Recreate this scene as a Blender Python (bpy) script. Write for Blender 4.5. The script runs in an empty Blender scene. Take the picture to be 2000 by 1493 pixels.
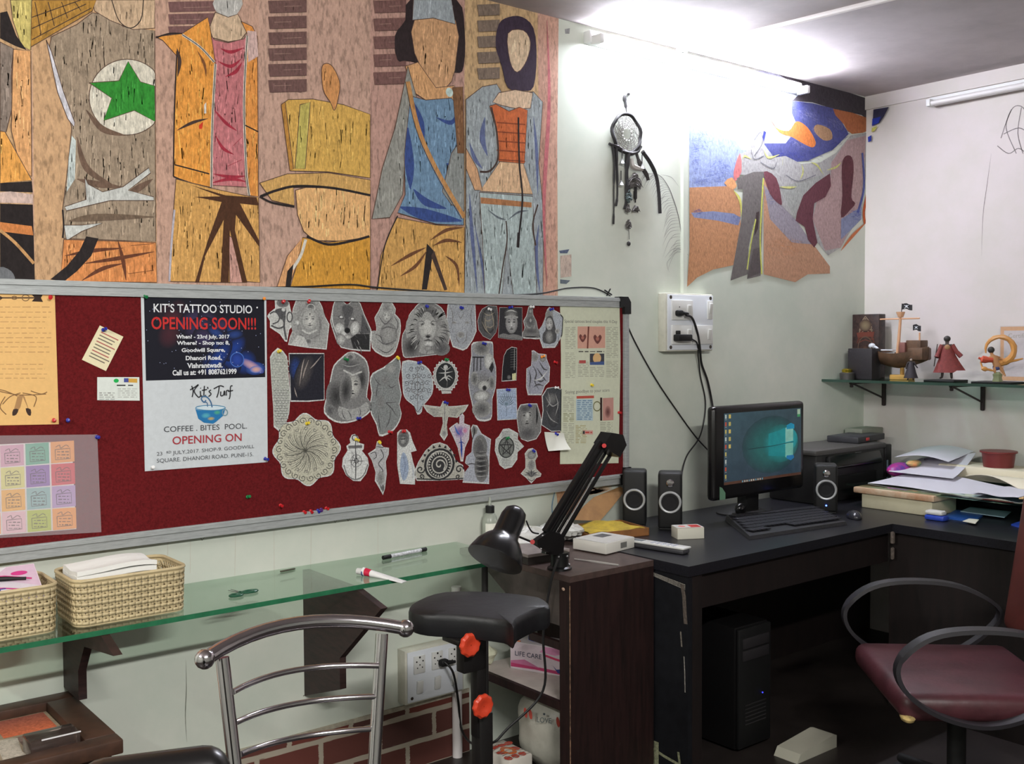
import bpy, bmesh, math, random
from math import sin, cos, pi, radians, sqrt, atan2
from mathutils import Vector, Matrix
random.seed(7)
SC = bpy.context.scene
COL = SC.collection

# ------------------------------------------------------------------ camera
FPX, CXP, CYP = 2010.0, 1000.0, 746.5
H, D, RX = 1.5, 3.0, 4.747          # eye height, back wall distance, right wall
CEIL = 2.735
AX = Vector((0.77901, 0.029446, -0.626322))    # room x axis seen from the camera (right, up, back)
AY = Vector((-0.626989, 0.027697, -0.778535))
AZ = Vector((-0.005578, 0.999183, 0.040039))
cam = bpy.data.cameras.new('camera')
cam.sensor_fit = 'HORIZONTAL'; cam.sensor_width = 36.0; cam.lens = FPX/2000*36
cam.shift_y = 0.0; cam.clip_start = 0.02
camo = bpy.data.objects.new('camera', cam); COL.objects.link(camo)
camo.matrix_world = Matrix(((AX[0], AX[1], AX[2], 0), (AY[0], AY[1], AY[2], 0), (AZ[0], AZ[1], AZ[2], H), (0, 0, 0, 1)))
SC.camera = camo

# ------------------------------------------------------------------ light
SC.view_settings.view_transform = 'Standard'
SC.view_settings.look = 'None'
SC.view_settings.gamma = 1.0
SC.view_settings.use_curve_mapping = False
SC.view_settings.exposure = 0.0
world = bpy.data.worlds.new('world'); SC.world = world; world.use_nodes = True
world.node_tree.nodes['Background'].inputs[0].default_value = (0.8, 0.85, 0.9, 1)
world.node_tree.nodes['Background'].inputs[1].default_value = 0.12
TUBE_MAIN = 262.0       # emission of the tube over the corner
def area(name, loc, rot, sx, sy, power, colr):
    l = bpy.data.lights.new(name, 'AREA'); l.shape = 'RECTANGLE'; l.size = sx; l.size_y = sy
    l.energy = power; l.color = colr
    o = bpy.data.objects.new(name, l); COL.objects.link(o); o.location = loc; o.rotation_euler = rot
    return o
# the ceiling and front-wall tubes of the rest of the room, behind the viewer
area('room_tube_lamp', (0.5, -0.7, 2.60), (radians(55), 0, 0), 1.2, 0.06, 100, (1.0, 0.98, 0.95))
area('room_tube_lamp', (-1.4, 1.6, 2.5), (radians(55), 0, radians(-90)), 1.2, 0.06, 42, (1.0, 0.98, 0.94))

# ------------------------------------------------------------------ colour + material helpers
def lin1(c):
    c = c/255.0
    return c/12.92 if c <= 0.04045 else ((c+0.055)/1.055)**2.4
def lin(c, k=1.0):
    return tuple(min(0.93, lin1(x)*k) for x in c[:3]) + (1.0,)
MATS = {}
def mat(name, col, rough=0.6, metal=0.0, noise=None, bump=None, spec=0.5, stretch=(1, 1, 1), emit=None, col2=None, trans=0, ior=1.45, alpha=1, coat=0):
    if name in MATS: return MATS[name]
    m = bpy.data.materials.new(name); m.use_nodes = True; MATS[name] = m
    nt = m.node_tree; b = nt.nodes['Principled BSDF']
    b.inputs['Base Color'].default_value = lin(col)
    b.inputs['Roughness'].default_value = rough; b.inputs['Metallic'].default_value = metal
    b.inputs['Specular IOR Level'].default_value = spec
    b.inputs['Transmission Weight'].default_value = trans; b.inputs['IOR'].default_value = ior
    b.inputs['Alpha'].default_value = alpha; b.inputs['Coat Weight'].default_value = coat
    if noise or bump:
        tc = nt.nodes.new('ShaderNodeTexCoord'); mp = nt.nodes.new('ShaderNodeMapping')
        mp.inputs['Scale'].default_value = stretch
        nt.links.new(tc.outputs['Object'], mp.inputs['Vector'])
    if noise:
        sc, amt = noise[0], noise[1]
        n = nt.nodes.new('ShaderNodeTexNoise'); n.inputs['Scale'].default_value = sc
        n.inputs['Detail'].default_value = 6; n.inputs['Roughness'].default_value = 0.65
        nt.links.new(mp.outputs[0], n.inputs['Vector'])
        mx = nt.nodes.new('ShaderNodeMix'); mx.data_type = 'RGBA'
        c2 = col2 if col2 else tuple(max(0, x*(1-amt)) for x in col)
        mx.inputs['A'].default_value = lin(col); mx.inputs['B'].default_value = lin(c2)
        r = nt.nodes.new('ShaderNodeMapRange'); r.inputs['From Min'].default_value = 0.38; r.inputs['From Max'].default_value = 0.66
        nt.links.new(n.outputs['Fac'], r.inputs['Value']); nt.links.new(r.outputs[0], mx.inputs['Factor'])
        nt.links.new(mx.outputs['Result'], b.inputs['Base Color'])
    if bump:
        n2 = nt.nodes.new('ShaderNodeTexNoise'); n2.inputs['Scale'].default_value = bump[0]; n2.inputs['Detail'].default_value = 4
        nt.links.new(mp.outputs[0], n2.inputs['Vector'])
        bp = nt.nodes.new('ShaderNodeBump'); bp.inputs['Strength'].default_value = bump[1]; bp.inputs['Distance'].default_value = 0.004
        nt.links.new(n2.outputs['Fac'], bp.inputs['Height']); nt.links.new(bp.outputs[0], b.inputs['Normal'])
    if emit:
        b.inputs['Emission Color'].default_value = lin(emit[0]); b.inputs['Emission Strength'].default_value = emit[1]
    return m
def drawn(name, scale=60, lo=0.75, hi=1.15, stretch=(1, 1, 1), rough=0.85, fleck=None, gain=1.0, emit=0):
    """a drawn or printed surface: colours from the 'Col' attribute, grain from noise"""
    if name in MATS: return MATS[name]
    m = bpy.data.materials.new(name); m.use_nodes = True; MATS[name] = m
    nt = m.node_tree; b = nt.nodes['Principled BSDF']; b.inputs['Roughness'].default_value = rough
    b.inputs['Specular IOR Level'].default_value = 0.25
    at = nt.nodes.new('ShaderNodeAttribute'); at.attribute_name = 'Col'
    tc = nt.nodes.new('ShaderNodeTexCoord'); mp = nt.nodes.new('ShaderNodeMapping'); mp.inputs['Scale'].default_value = stretch
    nt.links.new(tc.outputs['Object'], mp.inputs['Vector'])
    n = nt.nodes.new('ShaderNodeTexNoise'); n.inputs['Scale'].default_value = scale; n.inputs['Detail'].default_value = 5
    n.inputs['Roughness'].default_value = 0.7
    nt.links.new(mp.outputs[0], n.inputs['Vector'])
    r = nt.nodes.new('ShaderNodeMapRange'); r.inputs['From Min'].default_value = 0.35; r.inputs['From Max'].default_value = 0.68
    r.inputs['To Min'].default_value = lo*gain; r.inputs['To Max'].default_value = hi*gain
    nt.links.new(n.outputs['Fac'], r.inputs['Value'])
    v = nt.nodes.new('ShaderNodeVectorMath'); v.operation = 'SCALE'
    nt.links.new(at.outputs['Color'], v.inputs[0]); nt.links.new(r.outputs[0], v.inputs['Scale'])
    last = v.outputs[0]
    if fleck:
        n3 = nt.nodes.new('ShaderNodeTexNoise'); n3.inputs['Scale'].default_value = fleck[0]; n3.inputs['Detail'].default_value = 3
        mp3 = nt.nodes.new('ShaderNodeMapping'); mp3.inputs['Scale'].default_value = (1, 1, fleck[1])
        nt.links.new(tc.outputs['Object'], mp3.inputs['Vector']); nt.links.new(mp3.outputs[0], n3.inputs['Vector'])
        r3 = nt.nodes.new('ShaderNodeMapRange'); r3.inputs['From Min'].default_value = 0.52; r3.inputs['From Max'].default_value = 0.66
        r3.inputs['To Min'].default_value = 1.0; r3.inputs['To Max'].default_value = fleck[2]
        nt.links.new(n3.outputs['Fac'], r3.inputs['Value'])
        v3 = nt.nodes.new('ShaderNodeVectorMath'); v3.operation = 'SCALE'
        nt.links.new(last, v3.inputs[0]); nt.links.new(r3.outputs[0], v3.inputs['Scale']); last = v3.outputs[0]
    nt.links.new(last, b.inputs['Base Color'])
    if emit:
        nt.links.new(last, b.inputs['Emission Color']); b.inputs['Emission Strength'].default_value = emit
    return m

# ------------------------------------------------------------------ geometry helpers
def ray(u, v):
    r = Vector((u-CXP, CYP-v, -FPX))
    return Vector((AX.dot(r), AY.dot(r), AZ.dot(r)))
def wl(u, v, y=D):
    r = ray(u, v); t = y/r.y; return Vector((r.x*t, y, H+r.z*t))
def hz(u, v, z):
    r = ray(u, v); t = (z-H)/r.z; return Vector((r.x*t, r.y*t, z))
def xr(u, v, x=RX):
    r = ray(u, v); t = x/r.x; return Vector((x, r.y*t, H+r.z*t))

class MB:
    def __init__(s): s.v = []; s.f = []; s.m = []; s.cm = 0
    def add(s, vs, fs, M=None):
        o = len(s.v)
        for p in vs:
            p = Vector(p); s.v.append(M @ p if M else p)
        for f in fs: s.f.append([i+o for i in f]); s.m.append(s.cm)
        return s
    def box(s, c, d, R=None):
        x, y, z = d[0]/2, d[1]/2, d[2]/2
        vs = [(-x,-y,-z),(x,-y,-z),(x,y,-z),(-x,y,-z),(-x,-y,z),(x,-y,z),(x,y,z),(-x,y,z)]
        M = Matrix.Translation(c) @ (R.to_4x4() if R else Matrix())
        return s.add(vs, [(3,2,1,0),(4,5,6,7),(0,1,5,4),(1,2,6,5),(2,3,7,6),(3,0,4,7)], M)
    def b2(s, a, b):
        return s.box([(a[i]+b[i])/2 for i in range(3)], [abs(a[i]-b[i]) for i in range(3)])
    def rbox(s, c, d, r=0.005, seg=2, R=None, only=None):
        bm = bmesh.new(); bmesh.ops.create_cube(bm, size=1.0)
        for v in bm.verts: v.co = Vector((v.co.x*d[0], v.co.y*d[1], v.co.z*d[2]))
        ed = list(bm.edges)
        if only == 'z': ed = [e for e in ed if abs(e.verts[0].co.z-e.verts[1].co.z) > 1e-6]
        if only == 'y': ed = [e for e in ed if abs(e.verts[0].co.y-e.verts[1].co.y) > 1e-6]
        if only == 'x': ed = [e for e in ed if abs(e.verts[0].co.x-e.verts[1].co.x) > 1e-6]
        bmesh.ops.bevel(bm, geom=ed, offset=r, segments=seg, profile=0.5, affect='EDGES')
        bm.verts.index_update()
        vs = [v.co.copy() for v in bm.verts]; fs = [[v.index for v in f.verts] for f in bm.faces]; bm.free()
        return s.add(vs, fs, Matrix.Translation(c) @ (R.to_4x4() if R else Matrix()))
    def cyl(s, p0, p1, r0, r1=None, n=16, cap=True):
        r1 = r0 if r1 is None else r1
        p0, p1 = Vector(p0), Vector(p1); d = (p1-p0).normalized()
        a = d.orthogonal().normalized(); b = d.cross(a)
        vs = []
        for p, r in ((p0, r0), (p1, r1)):
            for i in range(n):
                t = 2*pi*i/n; vs.append(p+a*r*cos(t)+b*r*sin(t))
        fs = [(i, (i+1) % n, n+(i+1) % n, n+i) for i in range(n)]
        if cap: fs += [tuple(range(n-1, -1, -1)), tuple(range(n, 2*n))]
        return s.add(vs, fs)
    def tube(s, pts, r, n=8, closed=False, sub=0):
        pts = [Vector(p) for p in pts]
        if sub: pts = smooth(pts, sub, closed)
        k = len(pts); rs = r if isinstance(r, (list, tuple)) else [r]*k
        if len(rs) != k: rs = [rs[min(len(rs)-1, int(i*len(rs)/k))] for i in range(k)]
        vs = []; a = None
        for i, p in enumerate(pts):
            q0 = pts[(i-1) % k] if (i > 0 or closed) else p
            q1 = pts[(i+1) % k] if (i < k-1 or closed) else p
            d = (q1-q0).normalized()
            if a is None: a = d.orthogonal().normalized()
            a = (a-d*a.dot(d)).normalized(); b = d.cross(a)
            for j in range(n):
                t = 2*pi*j/n; vs.append(p+(a*cos(t)+b*sin(t))*rs[i])
        fs = []
        for i in range(k if closed else k-1):
            i2 = (i+1) % k
            for j in range(n): fs.append((i*n+j, i*n+(j+1) % n, i2*n+(j+1) % n, i2*n+j))
        if not closed: fs += [tuple(range(n-1, -1, -1)), tuple(range((k-1)*n, k*n))]
        return s.add(vs, fs)
    def lathe(s, prof, c=(0, 0, 0), R=None, n=24, sx=1, sy=1):
        vs = []; k = len(prof)
        for r, z in prof:
            for j in range(n):
                t = 2*pi*j/n; vs.append((r*cos(t)*sx, r*sin(t)*sy, z))
        fs = [(i*n+j, i*n+(j+1) % n, (i+1)*n+(j+1) % n, (i+1)*n+j) for i in range(k-1) for j in range(n)]
        if prof[0][0] > 1e-5: fs.append(tuple(range(n-1, -1, -1)))
        if prof[-1][0] > 1e-5: fs.append(tuple(range((k-1)*n, k*n)))
        return s.add(vs, fs, Matrix.Translation(c) @ (R.to_4x4() if R else Matrix()))
    def ball(s, c, r, n=14, sc=(1, 1, 1), R=None):
        m = n//2
        prof = [(max(1e-6, r*sin(pi*i/m)), -r*cos(pi*i/m)) for i in range(m+1)]
        vs = []; k = len(prof)
        for rr, z in prof:
            for j in range(n):
                t = 2*pi*j/n; vs.append((rr*cos(t)*sc[0], rr*sin(t)*sc[1], z*sc[2]))
        fs = [(i*n+j, i*n+(j+1) % n, (i+1)*n+(j+1) % n, (i+1)*n+j) for i in range(k-1) for j in range(n)]
        return s.add(vs, fs, Matrix.Translation(c) @ (R.to_4x4() if R else Matrix()))
    def prism(s, pts, off):
        """closed polygon of 3D points extruded by the vector off"""
        k = len(pts); off = Vector(off); pts = [Vector(p) for p in pts]
        vs = pts+[p+off for p in pts]
        fs = [tuple(range(k-1, -1, -1)), tuple(range(k, 2*k))]+[(i, (i+1) % k, k+(i+1) % k, k+i) for i in range(k)]
        return s.add(vs, fs)
    def grid(s, fn, nu, nv, thick=None):
        vs = [Vector(fn(i/nu, j/nv)) for j in range(nv+1) for i in range(nu+1)]
        fs = [(j*(nu+1)+i, j*(nu+1)+i+1, (j+1)*(nu+1)+i+1, (j+1)*(nu+1)+i) for j in range(nv) for i in range(nu)]
        if thick:
            o = len(vs); t = Vector(thick); vs += [p+t for p in vs[:o]]
            fs = fs+[tuple(i+o for i in reversed(f)) for f in fs]
            W = nu+1
            ring = [i for i in range(nu)]+[j*W+nu for j in range(nv)]+[nv*W+i for i in range(nu, 0, -1)]+[j*W for j in range(nv, 0, -1)]
            for a, b in zip(ring, ring[1:]+ring[:1]): fs.append((b, a, a+o, b+o))
        return s.add(vs, fs)
def smooth(pts, sub=6, closed=False):
    """Catmull-Rom through the points"""
    out = []; k = len(pts)
    for i in range(k if closed else k-1):
        g = lambda j: pts[j % k] if closed else pts[max(0, min(k-1, j))]
        p0, p1, p2, p3 = g(i-1), g(i), g(i+1), g(i+2)
        for q in range(sub):
            t = q/sub
            out.append(0.5*((2*p1)+(p2-p0)*t+(2*p0-5*p1+4*p2-p3)*t*t+(3*p1-p0-3*p2+p3)*t*t*t))
    if not closed: out.append(pts[-1])
    return out
WM = {}
def _mesh(name, mb, M, mats):
    me = bpy.data.meshes.new(name)
    vs = [M @ p for p in mb.v] if M else mb.v
    me.from_pydata(vs, [], mb.f)
    for m in (mats if isinstance(mats, (list, tuple)) else [mats]): me.materials.append(m)
    if any(mb.m): me.polygons.foreach_set('material_index', mb.m)
    if hasattr(mb, 'c'):
        at = me.color_attributes.new('Col', 'FLOAT_COLOR', 'CORNER')
        flat = []
        for cc in mb.c:
            for c in cc: flat.extend(c)
        at.data.foreach_set('color', flat)
    else:
        me.shade_smooth()
        me.set_sharp_from_angle(angle=radians(38))
    me.update()
    return me
def tag(o, label, cat, group=None):
    o['label'] = label; o['category'] = cat
    if group: o['group'] = group
    return o
def thing(name, label, cat, loc=(0, 0, 0), rz=0, group=None):
    o = bpy.data.objects.new(name, None); COL.objects.link(o); o.empty_display_size = 0.05
    o.location = loc; o.rotation_euler = (0, 0, rz); tag(o, label, cat, group)
    WM[o.name] = Matrix.Translation(loc) @ Matrix.Rotation(rz, 4, 'Z')
    return o
def part(name, mb, m, parent, world=False, label=None):
    """one mesh part; local coordinates of the thing unless world=True"""
    Mw = WM[parent.name]
    me = _mesh(name, mb, Mw.inverted() if world else None, m)
    o = bpy.data.objects.new(name, me); COL.objects.link(o); o.parent = parent
    WM[o.name] = Mw
    if label: o['label'] = label
    return o
def one(name, mb, m, label, cat, group=None, kind=None, origin=None):
    """a thing that is a single mesh, built in world coordinates"""
    if origin is None:
        xs = [p[0] for p in mb.v]; ys = [p[1] for p in mb.v]; zs = [p[2] for p in mb.v]
        origin = Vector(((min(xs)+max(xs))/2, (min(ys)+max(ys))/2, min(zs)))
    me = _mesh(name, mb, Matrix.Translation(-Vector(origin)), m)
    o = bpy.data.objects.new(name, me); COL.objects.link(o); o.location = origin
    WM[o.name] = Matrix.Translation(origin)
    if kind: o['kind'] = kind
    if label: tag(o, label, cat, group)
    return o
def struct(name, mb, m):
    o = one(name, mb, m, None, None); o['kind'] = 'structure'
    return o

class Sheet(MB):
    """flat artwork on a plane; points are given as places on that plane"""
    def __init__(s, O, U, V, k=1.7, eps=2.5e-5, tf=(0, 0, 1)):
        MB.__init__(s); s.O = Vector(O); s.U = Vector(U).normalized(); s.V = Vector(V).normalized()
        s.N = s.U.cross(s.V); s.c = []; s.k = k*0.59; s.eps = eps; s.lay = 1; s.tf = tf
    def px(s, u, v):
        u = s.tf[0]+u/s.tf[2]; v = s.tf[1]+v/s.tf[2]
        r = ray(u, v); E = Vector((0, 0, H)); t = (s.O-E).dot(s.N)/r.dot(s.N); p = E+r*t-s.O
        return (p.dot(s.U), p.dot(s.V))
    def P(s, q, lay=None): return s.O+s.U*q[0]+s.V*q[1]+s.N*(s.eps*(s.lay if lay is None else lay))
    def face(s, qs, cols):
        o = len(s.v); s.v += [s.P(q) for q in qs]; s.f.append(list(range(o, o+len(qs)))); s.m.append(s.cm)
        s.c.append(cols if isinstance(cols, list) else [cols]*len(qs))
    def q(s, pts): return [s.px(*p) for p in pts]
    def polyq(s, qs, col, nl=True):
        a = sum(qs[i][0]*qs[(i+1) % len(qs)][1]-qs[(i+1) % len(qs)][0]*qs[i][1] for i in range(len(qs)))
        if a < 0: qs = qs[::-1]
        s.face(qs, lin(col, s.k))
        if nl: s.lay += 1
        return s
    def poly(s, pts, col, sm=0, nl=True):
        qs = s.q(pts)
        if sm: qs = [(p.x, p.y) for p in smooth([Vector(q) for q in qs], sm, True)]
        return s.polyq(qs, col, nl)
    def scribble(s, pts, col, dens=1.0, lean=0.15):
        """crayon strokes kept inside the outline"""
        xs = [p[0] for p in pts]; ys = [p[1] for p in pts]; x0, x1, y0, y1 = min(xs), max(xs), min(ys), max(ys)
        def inside(x, y):
            r = False
            for i in range(len(pts)):
                a, b = pts[i], pts[i-1]
                if (a[1] > y) != (b[1] > y) and x < (b[0]-a[0])*(y-a[1])/(b[1]-a[1]+1e-9)+a[0]: r = not r
            return r
        for _ in range(int((x1-x0)*(y1-y0)/150*dens)):
            x, y = random.uniform(x0, x1), random.uniform(y0, y1); L = random.uniform(10, 34); dx = random.uniform(-lean, lean)*L
            if inside(x, y) and inside(x+dx, y+L) and inside(x+dx/2, y+L/2):
                k = random.choice((0.85, 0.9, 0.94, 1.06, 1.12)); w = 30*(k > 1)
                s.st([(x, y), (x+dx, y+L)], random.uniform(1.0, 2.6), tuple(min(240, c*k+w*0.4) for c in col), 0, nl=False)
        s.lay += 1
        return s
    def ellq(s, c, rx, ry, cin, cout=None, ang=0, n=20, nl=True):
        ci = lin(cin, s.k); co = lin(cout, s.k) if cout else ci
        ring = []
        for i in range(n):
            t = 2*pi*i/n; x, y = rx*cos(t), ry*sin(t)
            ring.append((c[0]+x*cos(ang)-y*sin(ang), c[1]+x*sin(ang)+y*cos(ang)))
        if cout is None: s.face(ring, ci)
        else:
            mid = [((a[0]+c[0])/2, (a[1]+c[1])/2) for a in ring]; cm = tuple((a*2+b)/3 for a, b in zip(ci, co))
            for i in range(n):
                j = (i+1) % n
                s.face([c, mid[i], mid[j]], [ci, cm, cm]); s.face([mid[i], ring[i], ring[j], mid[j]], [cm, co, co, cm])
        if nl: s.lay += 1
        return s
    def ell(s, cx, cy, rx, ry, cin, cout=None, ang=0, n=20, nl=True):
        c = s.px(cx, cy); a = s.px(cx+rx, cy); b = s.px(cx, cy+ry)
        return s.ellq(c, abs(a[0]-c[0]), abs(b[1]-c[1]), cin, cout, -ang, n, nl)
    def strokeq(s, qs, w, col, taper=False, nl=True):
        c = lin(col, s.k); k = len(qs); L = []; Rr = []
        for i in range(k):
            a = qs[max(0, i-1)]; b = qs[min(k-1, i+1)]
            dx, dy = b[0]-a[0], b[1]-a[1]; l = sqrt(dx*dx+dy*dy) or 1
            ww = w/2*(max(0.12, 1-abs(2*i/(k-1)-1)**1.5) if taper else 1)
            L.append((qs[i][0]-dy/l*ww, qs[i][1]+dx/l*ww)); Rr.append((qs[i][0]+dy/l*ww, qs[i][1]-dx/l*ww))
        for i in range(k-1): s.face([Rr[i], Rr[i+1], L[i+1], L[i]], c)
        if nl: s.lay += 1
        return s
    def st(s, pts, w, col, sm=5, taper=False, nl=True):
        """stroke; w in picture units of the current transform"""
        qs = s.q(pts)
        if sm and len(pts) > 2: qs = [(p.x, p.y) for p in smooth([Vector(q) for q in qs], sm)]
        a = s.px(*pts[0]); b = s.px(pts[0][0], pts[0][1]+w)
        return s.strokeq(qs, abs(a[1]-b[1]), col, taper, nl)
    def ring(s, cx, cy, rx, ry, w, col, n=28, nl=True):
        return s.st([(cx+rx*cos(2*pi*i/n), cy+ry*sin(2*pi*i/n)) for i in range(n+1)], w, col, 0, False, nl)
    def hatch(s, pts, col, n=10, w=3, ang=0, jit=2):
        """loose pencil strokes inside the bounding box of pts"""
        xs = [p[0] for p in pts]; ys = [p[1] for p in pts]; x0, x1, y0, y1 = min(xs), max(xs), min(ys), max(ys)
        for i in range(n):
            t = (i+0.5)/n; y = y0+(y1-y0)*t
            s.st([(x0+random.uniform(-jit, jit), y+ang+random.uniform(-jit, jit)), (x1+random.uniform(-jit, jit), y-ang+random.uniform(-jit, jit))], w, col, 0, True, nl=False)
        s.lay += 1
        return s
    def text(s, txt, u, v, width, height, col, align='C', bold=0.0, ang=0.0):
        """lettering: centre (or left) at picture point u,v; width/height in metres"""
        cu = bpy.data.curves.new('t', 'FONT'); cu.body = txt; cu.offset = bold; cu.resolution_u = 3
        ob = bpy.data.objects.new('t', cu); COL.objects.link(ob)
        me = bpy.data.meshes.new_from_object(ob)
        vs = [(p.co.x, p.co.y) for p in me.vertices]; fs = [list(f.vertices) for f in me.polygons]
        bpy.data.objects.remove(ob); bpy.data.meshes.remove(me); bpy.data.curves.remove(cu)
        x0 = min(p[0] for p in vs); x1 = max(p[0] for p in vs); y0 = min(p[1] for p in vs); y1 = max(p[1] for p in vs)
        c = s.px(u, v) if not isinstance(u, tuple) else u
        sx = width/(x1-x0); sy = height/(y1-y0)
        ax = (x0+x1)/2 if align == 'C' else x0; ay = (y0+y1)/2
        o = len(s.v); ca, sa = cos(ang), sin(ang)
        for p in vs:
            x, y = (p[0]-ax)*sx, (p[1]-ay)*sy
            s.v.append(s.P((c[0]+x*ca-y*sa, c[1]+x*sa+y*ca)))
        cc = lin(col, s.k)
        for f in fs: s.f.append([i+o for i in f]); s.m.append(s.cm); s.c.append([cc]*len(f))
        s.lay += 1
        return s
    def scrib(s, x0, x1, y, w, col, dens=9, h=6):
        """a line of unreadable small print"""
        x = x0
        while x < x1:
            l = random.uniform(0.5, 1.4)*dens
            xe = min(x+l, x1)
            s.st([(x, y), (xe, y)], w*random.uniform(0.6, 1.1), col, 0, nl=False)
            x = xe+dens*0.35
        return s
def wsheet(off=0.0, **k): return Sheet((0, D-off, 0), (1, 0, 0), (0, 0, 1), **k)
def rsheet(off=0.0, **k): return Sheet((RX-off, 0, 0), (0, -1, 0), (0, 0, 1), **k)

# ------------------------------------------------------------------ shared materials
M_CRAYON = drawn('crayon_drawing', 150, 0.72, 1.18, (1, 1, 0.4), fleck=(60, 0.6, 0.82))
M_GRAIN = drawn('crayon_woodgrain', 120, 0.8, 1.14, (1, 1, 0.4), fleck=(130, 0.3, 0.66))
M_PRINT = drawn('paper_print', 60, 0.95, 1.04, rough=0.7)
M_SKETCH = drawn('grey_photo_print', 170, 0.6, 1.3, rough=0.7)
M_SCREEN = drawn('lit_screen', 25, 0.85, 1.1, rough=0.35, emit=0.55)
M_BLACK = mat('black_plastic', (12, 12, 13), 0.6)
M_BLACKG = mat('glossy_black_enamel', (14, 14, 15), 0.22)
M_WHITEP = mat('white_plastic', (205, 205, 202), 0.4)
M_CHROME = mat('chrome', (205, 200, 205), 0.13, 1.0)
M_STEEL = mat('dull_steel', (150, 150, 150), 0.35, 1.0)
def thin_glass(name, tint, rough=0.02, ior=1.5):
    m = bpy.data.materials.new(name); m.use_nodes = True; MATS[name] = m; nt = m.node_tree; nt.nodes.clear()
    o = nt.nodes.new('ShaderNodeOutputMaterial'); mx = nt.nodes.new('ShaderNodeMixShader'); tr = nt.nodes.new('ShaderNodeBsdfTransparent')
    gl = nt.nodes.new('ShaderNodeBsdfGlossy'); lw = nt.nodes.new('ShaderNodeLayerWeight'); lw.inputs['Blend'].default_value = 0.5
    pw = nt.nodes.new('ShaderNodeMath'); pw.operation = 'POWER'; pw.inputs[1].default_value = 4.5; nt.links.new(lw.outputs['Facing'], pw.inputs[0])
    fr = nt.nodes.new('ShaderNodeMath'); fr.operation = 'MULTIPLY_ADD'; fr.inputs[1].default_value = 0.9; fr.inputs[2].default_value = 0.04; nt.links.new(pw.outputs[0], fr.inputs[0])
    tr.inputs['Color'].default_value = lin(tint); gl.inputs['Roughness'].default_value = rough; gl.inputs['Color'].default_value = (0.9, 0.95, 0.92, 1)
    nt.links.new(fr.outputs[0], mx.inputs[0]); nt.links.new(tr.outputs[0], mx.inputs[1]); nt.links.new(gl.outputs[0], mx.inputs[2]); nt.links.new(mx.outputs[0], o.inputs['Surface'])
    return m
M_GLASSG = thin_glass('green_glass', (238, 246, 240))
M_MAROON = mat('dark_maroon_laminate', (40, 22, 21), 0.5, noise=(9, 0.45), stretch=(8, 8, 0.6))
M_DKWOOD = mat('dark_brown_laminate', (72, 48, 40), 0.5, noise=(14, 0.3), stretch=(1, 6, 6))
M_BLKTOP = mat('black_laminate', (32, 32, 38), 0.33, noise=(180, 0.35), bump=(300, 0.1))
# ================================================================== the room
X0, Y0 = -1.7, -1.7
m_wall = mat('painted_plaster_back', (208, 211, 200), 0.75, noise=(2.2, 0.07), bump=(14, 0.15), col2=(194, 202, 190))
m_wallr = mat('painted_plaster_right', (212, 203, 203), 0.75, noise=(2.0, 0.06), bump=(14, 0.15), col2=(202, 197, 190))
m_ceil = mat('painted_ceiling', (190, 181, 181), 0.85, noise=(2.4, 0.10), bump=(10, 0.15))
m_floor = mat('dark_floor_tiles', (52, 46, 44), 0.4, noise=(5, 0.25))
struct('floor', MB().b2((X0, Y0, -0.05), (RX+0.1, D+0.1, 0)), m_floor)
struct('ceiling', MB().b2((X0, Y0, CEIL), (RX+0.1, D+0.1, CEIL+0.1)), m_ceil)
WB = struct('wall_back', MB().b2((X0, D, 0), (RX, D+0.1, CEIL)), m_wall)
WR = struct('wall_right', MB().b2((RX, Y0, 0), (RX+0.1, D+0.1, CEIL)), m_wallr)
struct('wall_left', MB().b2((X0-0.1, Y0, 0), (X0, D+0.1, CEIL)), m_wall)
struct('wall_front', MB().b2((X0, Y0-0.1, 0), (RX, Y0, CEIL)), m_wall)
# shallow plaster band under the ceiling on the right wall
struct('trim_1', MB().b2((RX-0.012, Y0, 2.668), (RX, D, CEIL)), m_wallr)

# painted brick dado on the lower back wall
def brick_material():
    m = bpy.data.materials.new('painted_red_bricks'); m.use_nodes = True
    nt = m.node_tree; b = nt.nodes['Principled BSDF']; b.inputs['Roughness'].default_value = 0.75
    tc = nt.nodes.new('ShaderNodeTexCoord'); sp = nt.nodes.new('ShaderNodeSeparateXYZ'); cb = nt.nodes.new('ShaderNodeCombineXYZ')
    nt.links.new(tc.outputs['Object'], sp.inputs[0]); nt.links.new(sp.outputs['X'], cb.inputs['X']); nt.links.new(sp.outputs['Z'], cb.inputs['Y'])
    br = nt.nodes.new('ShaderNodeTexBrick'); br.offset = 0.5
    br.inputs['Scale'].default_value = 1.0; br.inputs['Brick Width'].default_value = 0.225; br.inputs['Row Height'].default_value = 0.098
    br.inputs['Mortar Size'].default_value = 0.0095; br.inputs['Mortar Smooth'].default_value = 0.15
    br.inputs['Color1'].default_value = lin((106, 50, 40)); br.inputs['Color2'].default_value = lin((76, 46, 41)); br.inputs['Mortar'].default_value = lin((164, 154, 138))
    nz = nt.nodes.new('ShaderNodeTexNoise'); nz.inputs['Scale'].default_value = 40
    va = nt.nodes.new('ShaderNodeVectorMath'); va.operation = 'MULTIPLY_ADD'
    va.inputs[1].default_value = (0.012, 0.012, 0); nt.links.new(nz.outputs['Color'], va.inputs[0]); nt.links.new(cb.outputs[0], va.inputs[2])
    nt.links.new(va.outputs[0], br.inputs['Vector'])
    nt.links.new(br.outputs['Color'], b.inputs['Base Color'])
    return m
struct('trim_2', MB().b2((X0, D-0.006, 0), (2.2, D, 0.218)), brick_material())
struct('trim_3', MB().b2((X0, D-0.007, 0.218), (2.2, D, 0.232)), mat('cream_border_paint', (176, 168, 150), 0.8, noise=(30, 0.2)))

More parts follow.
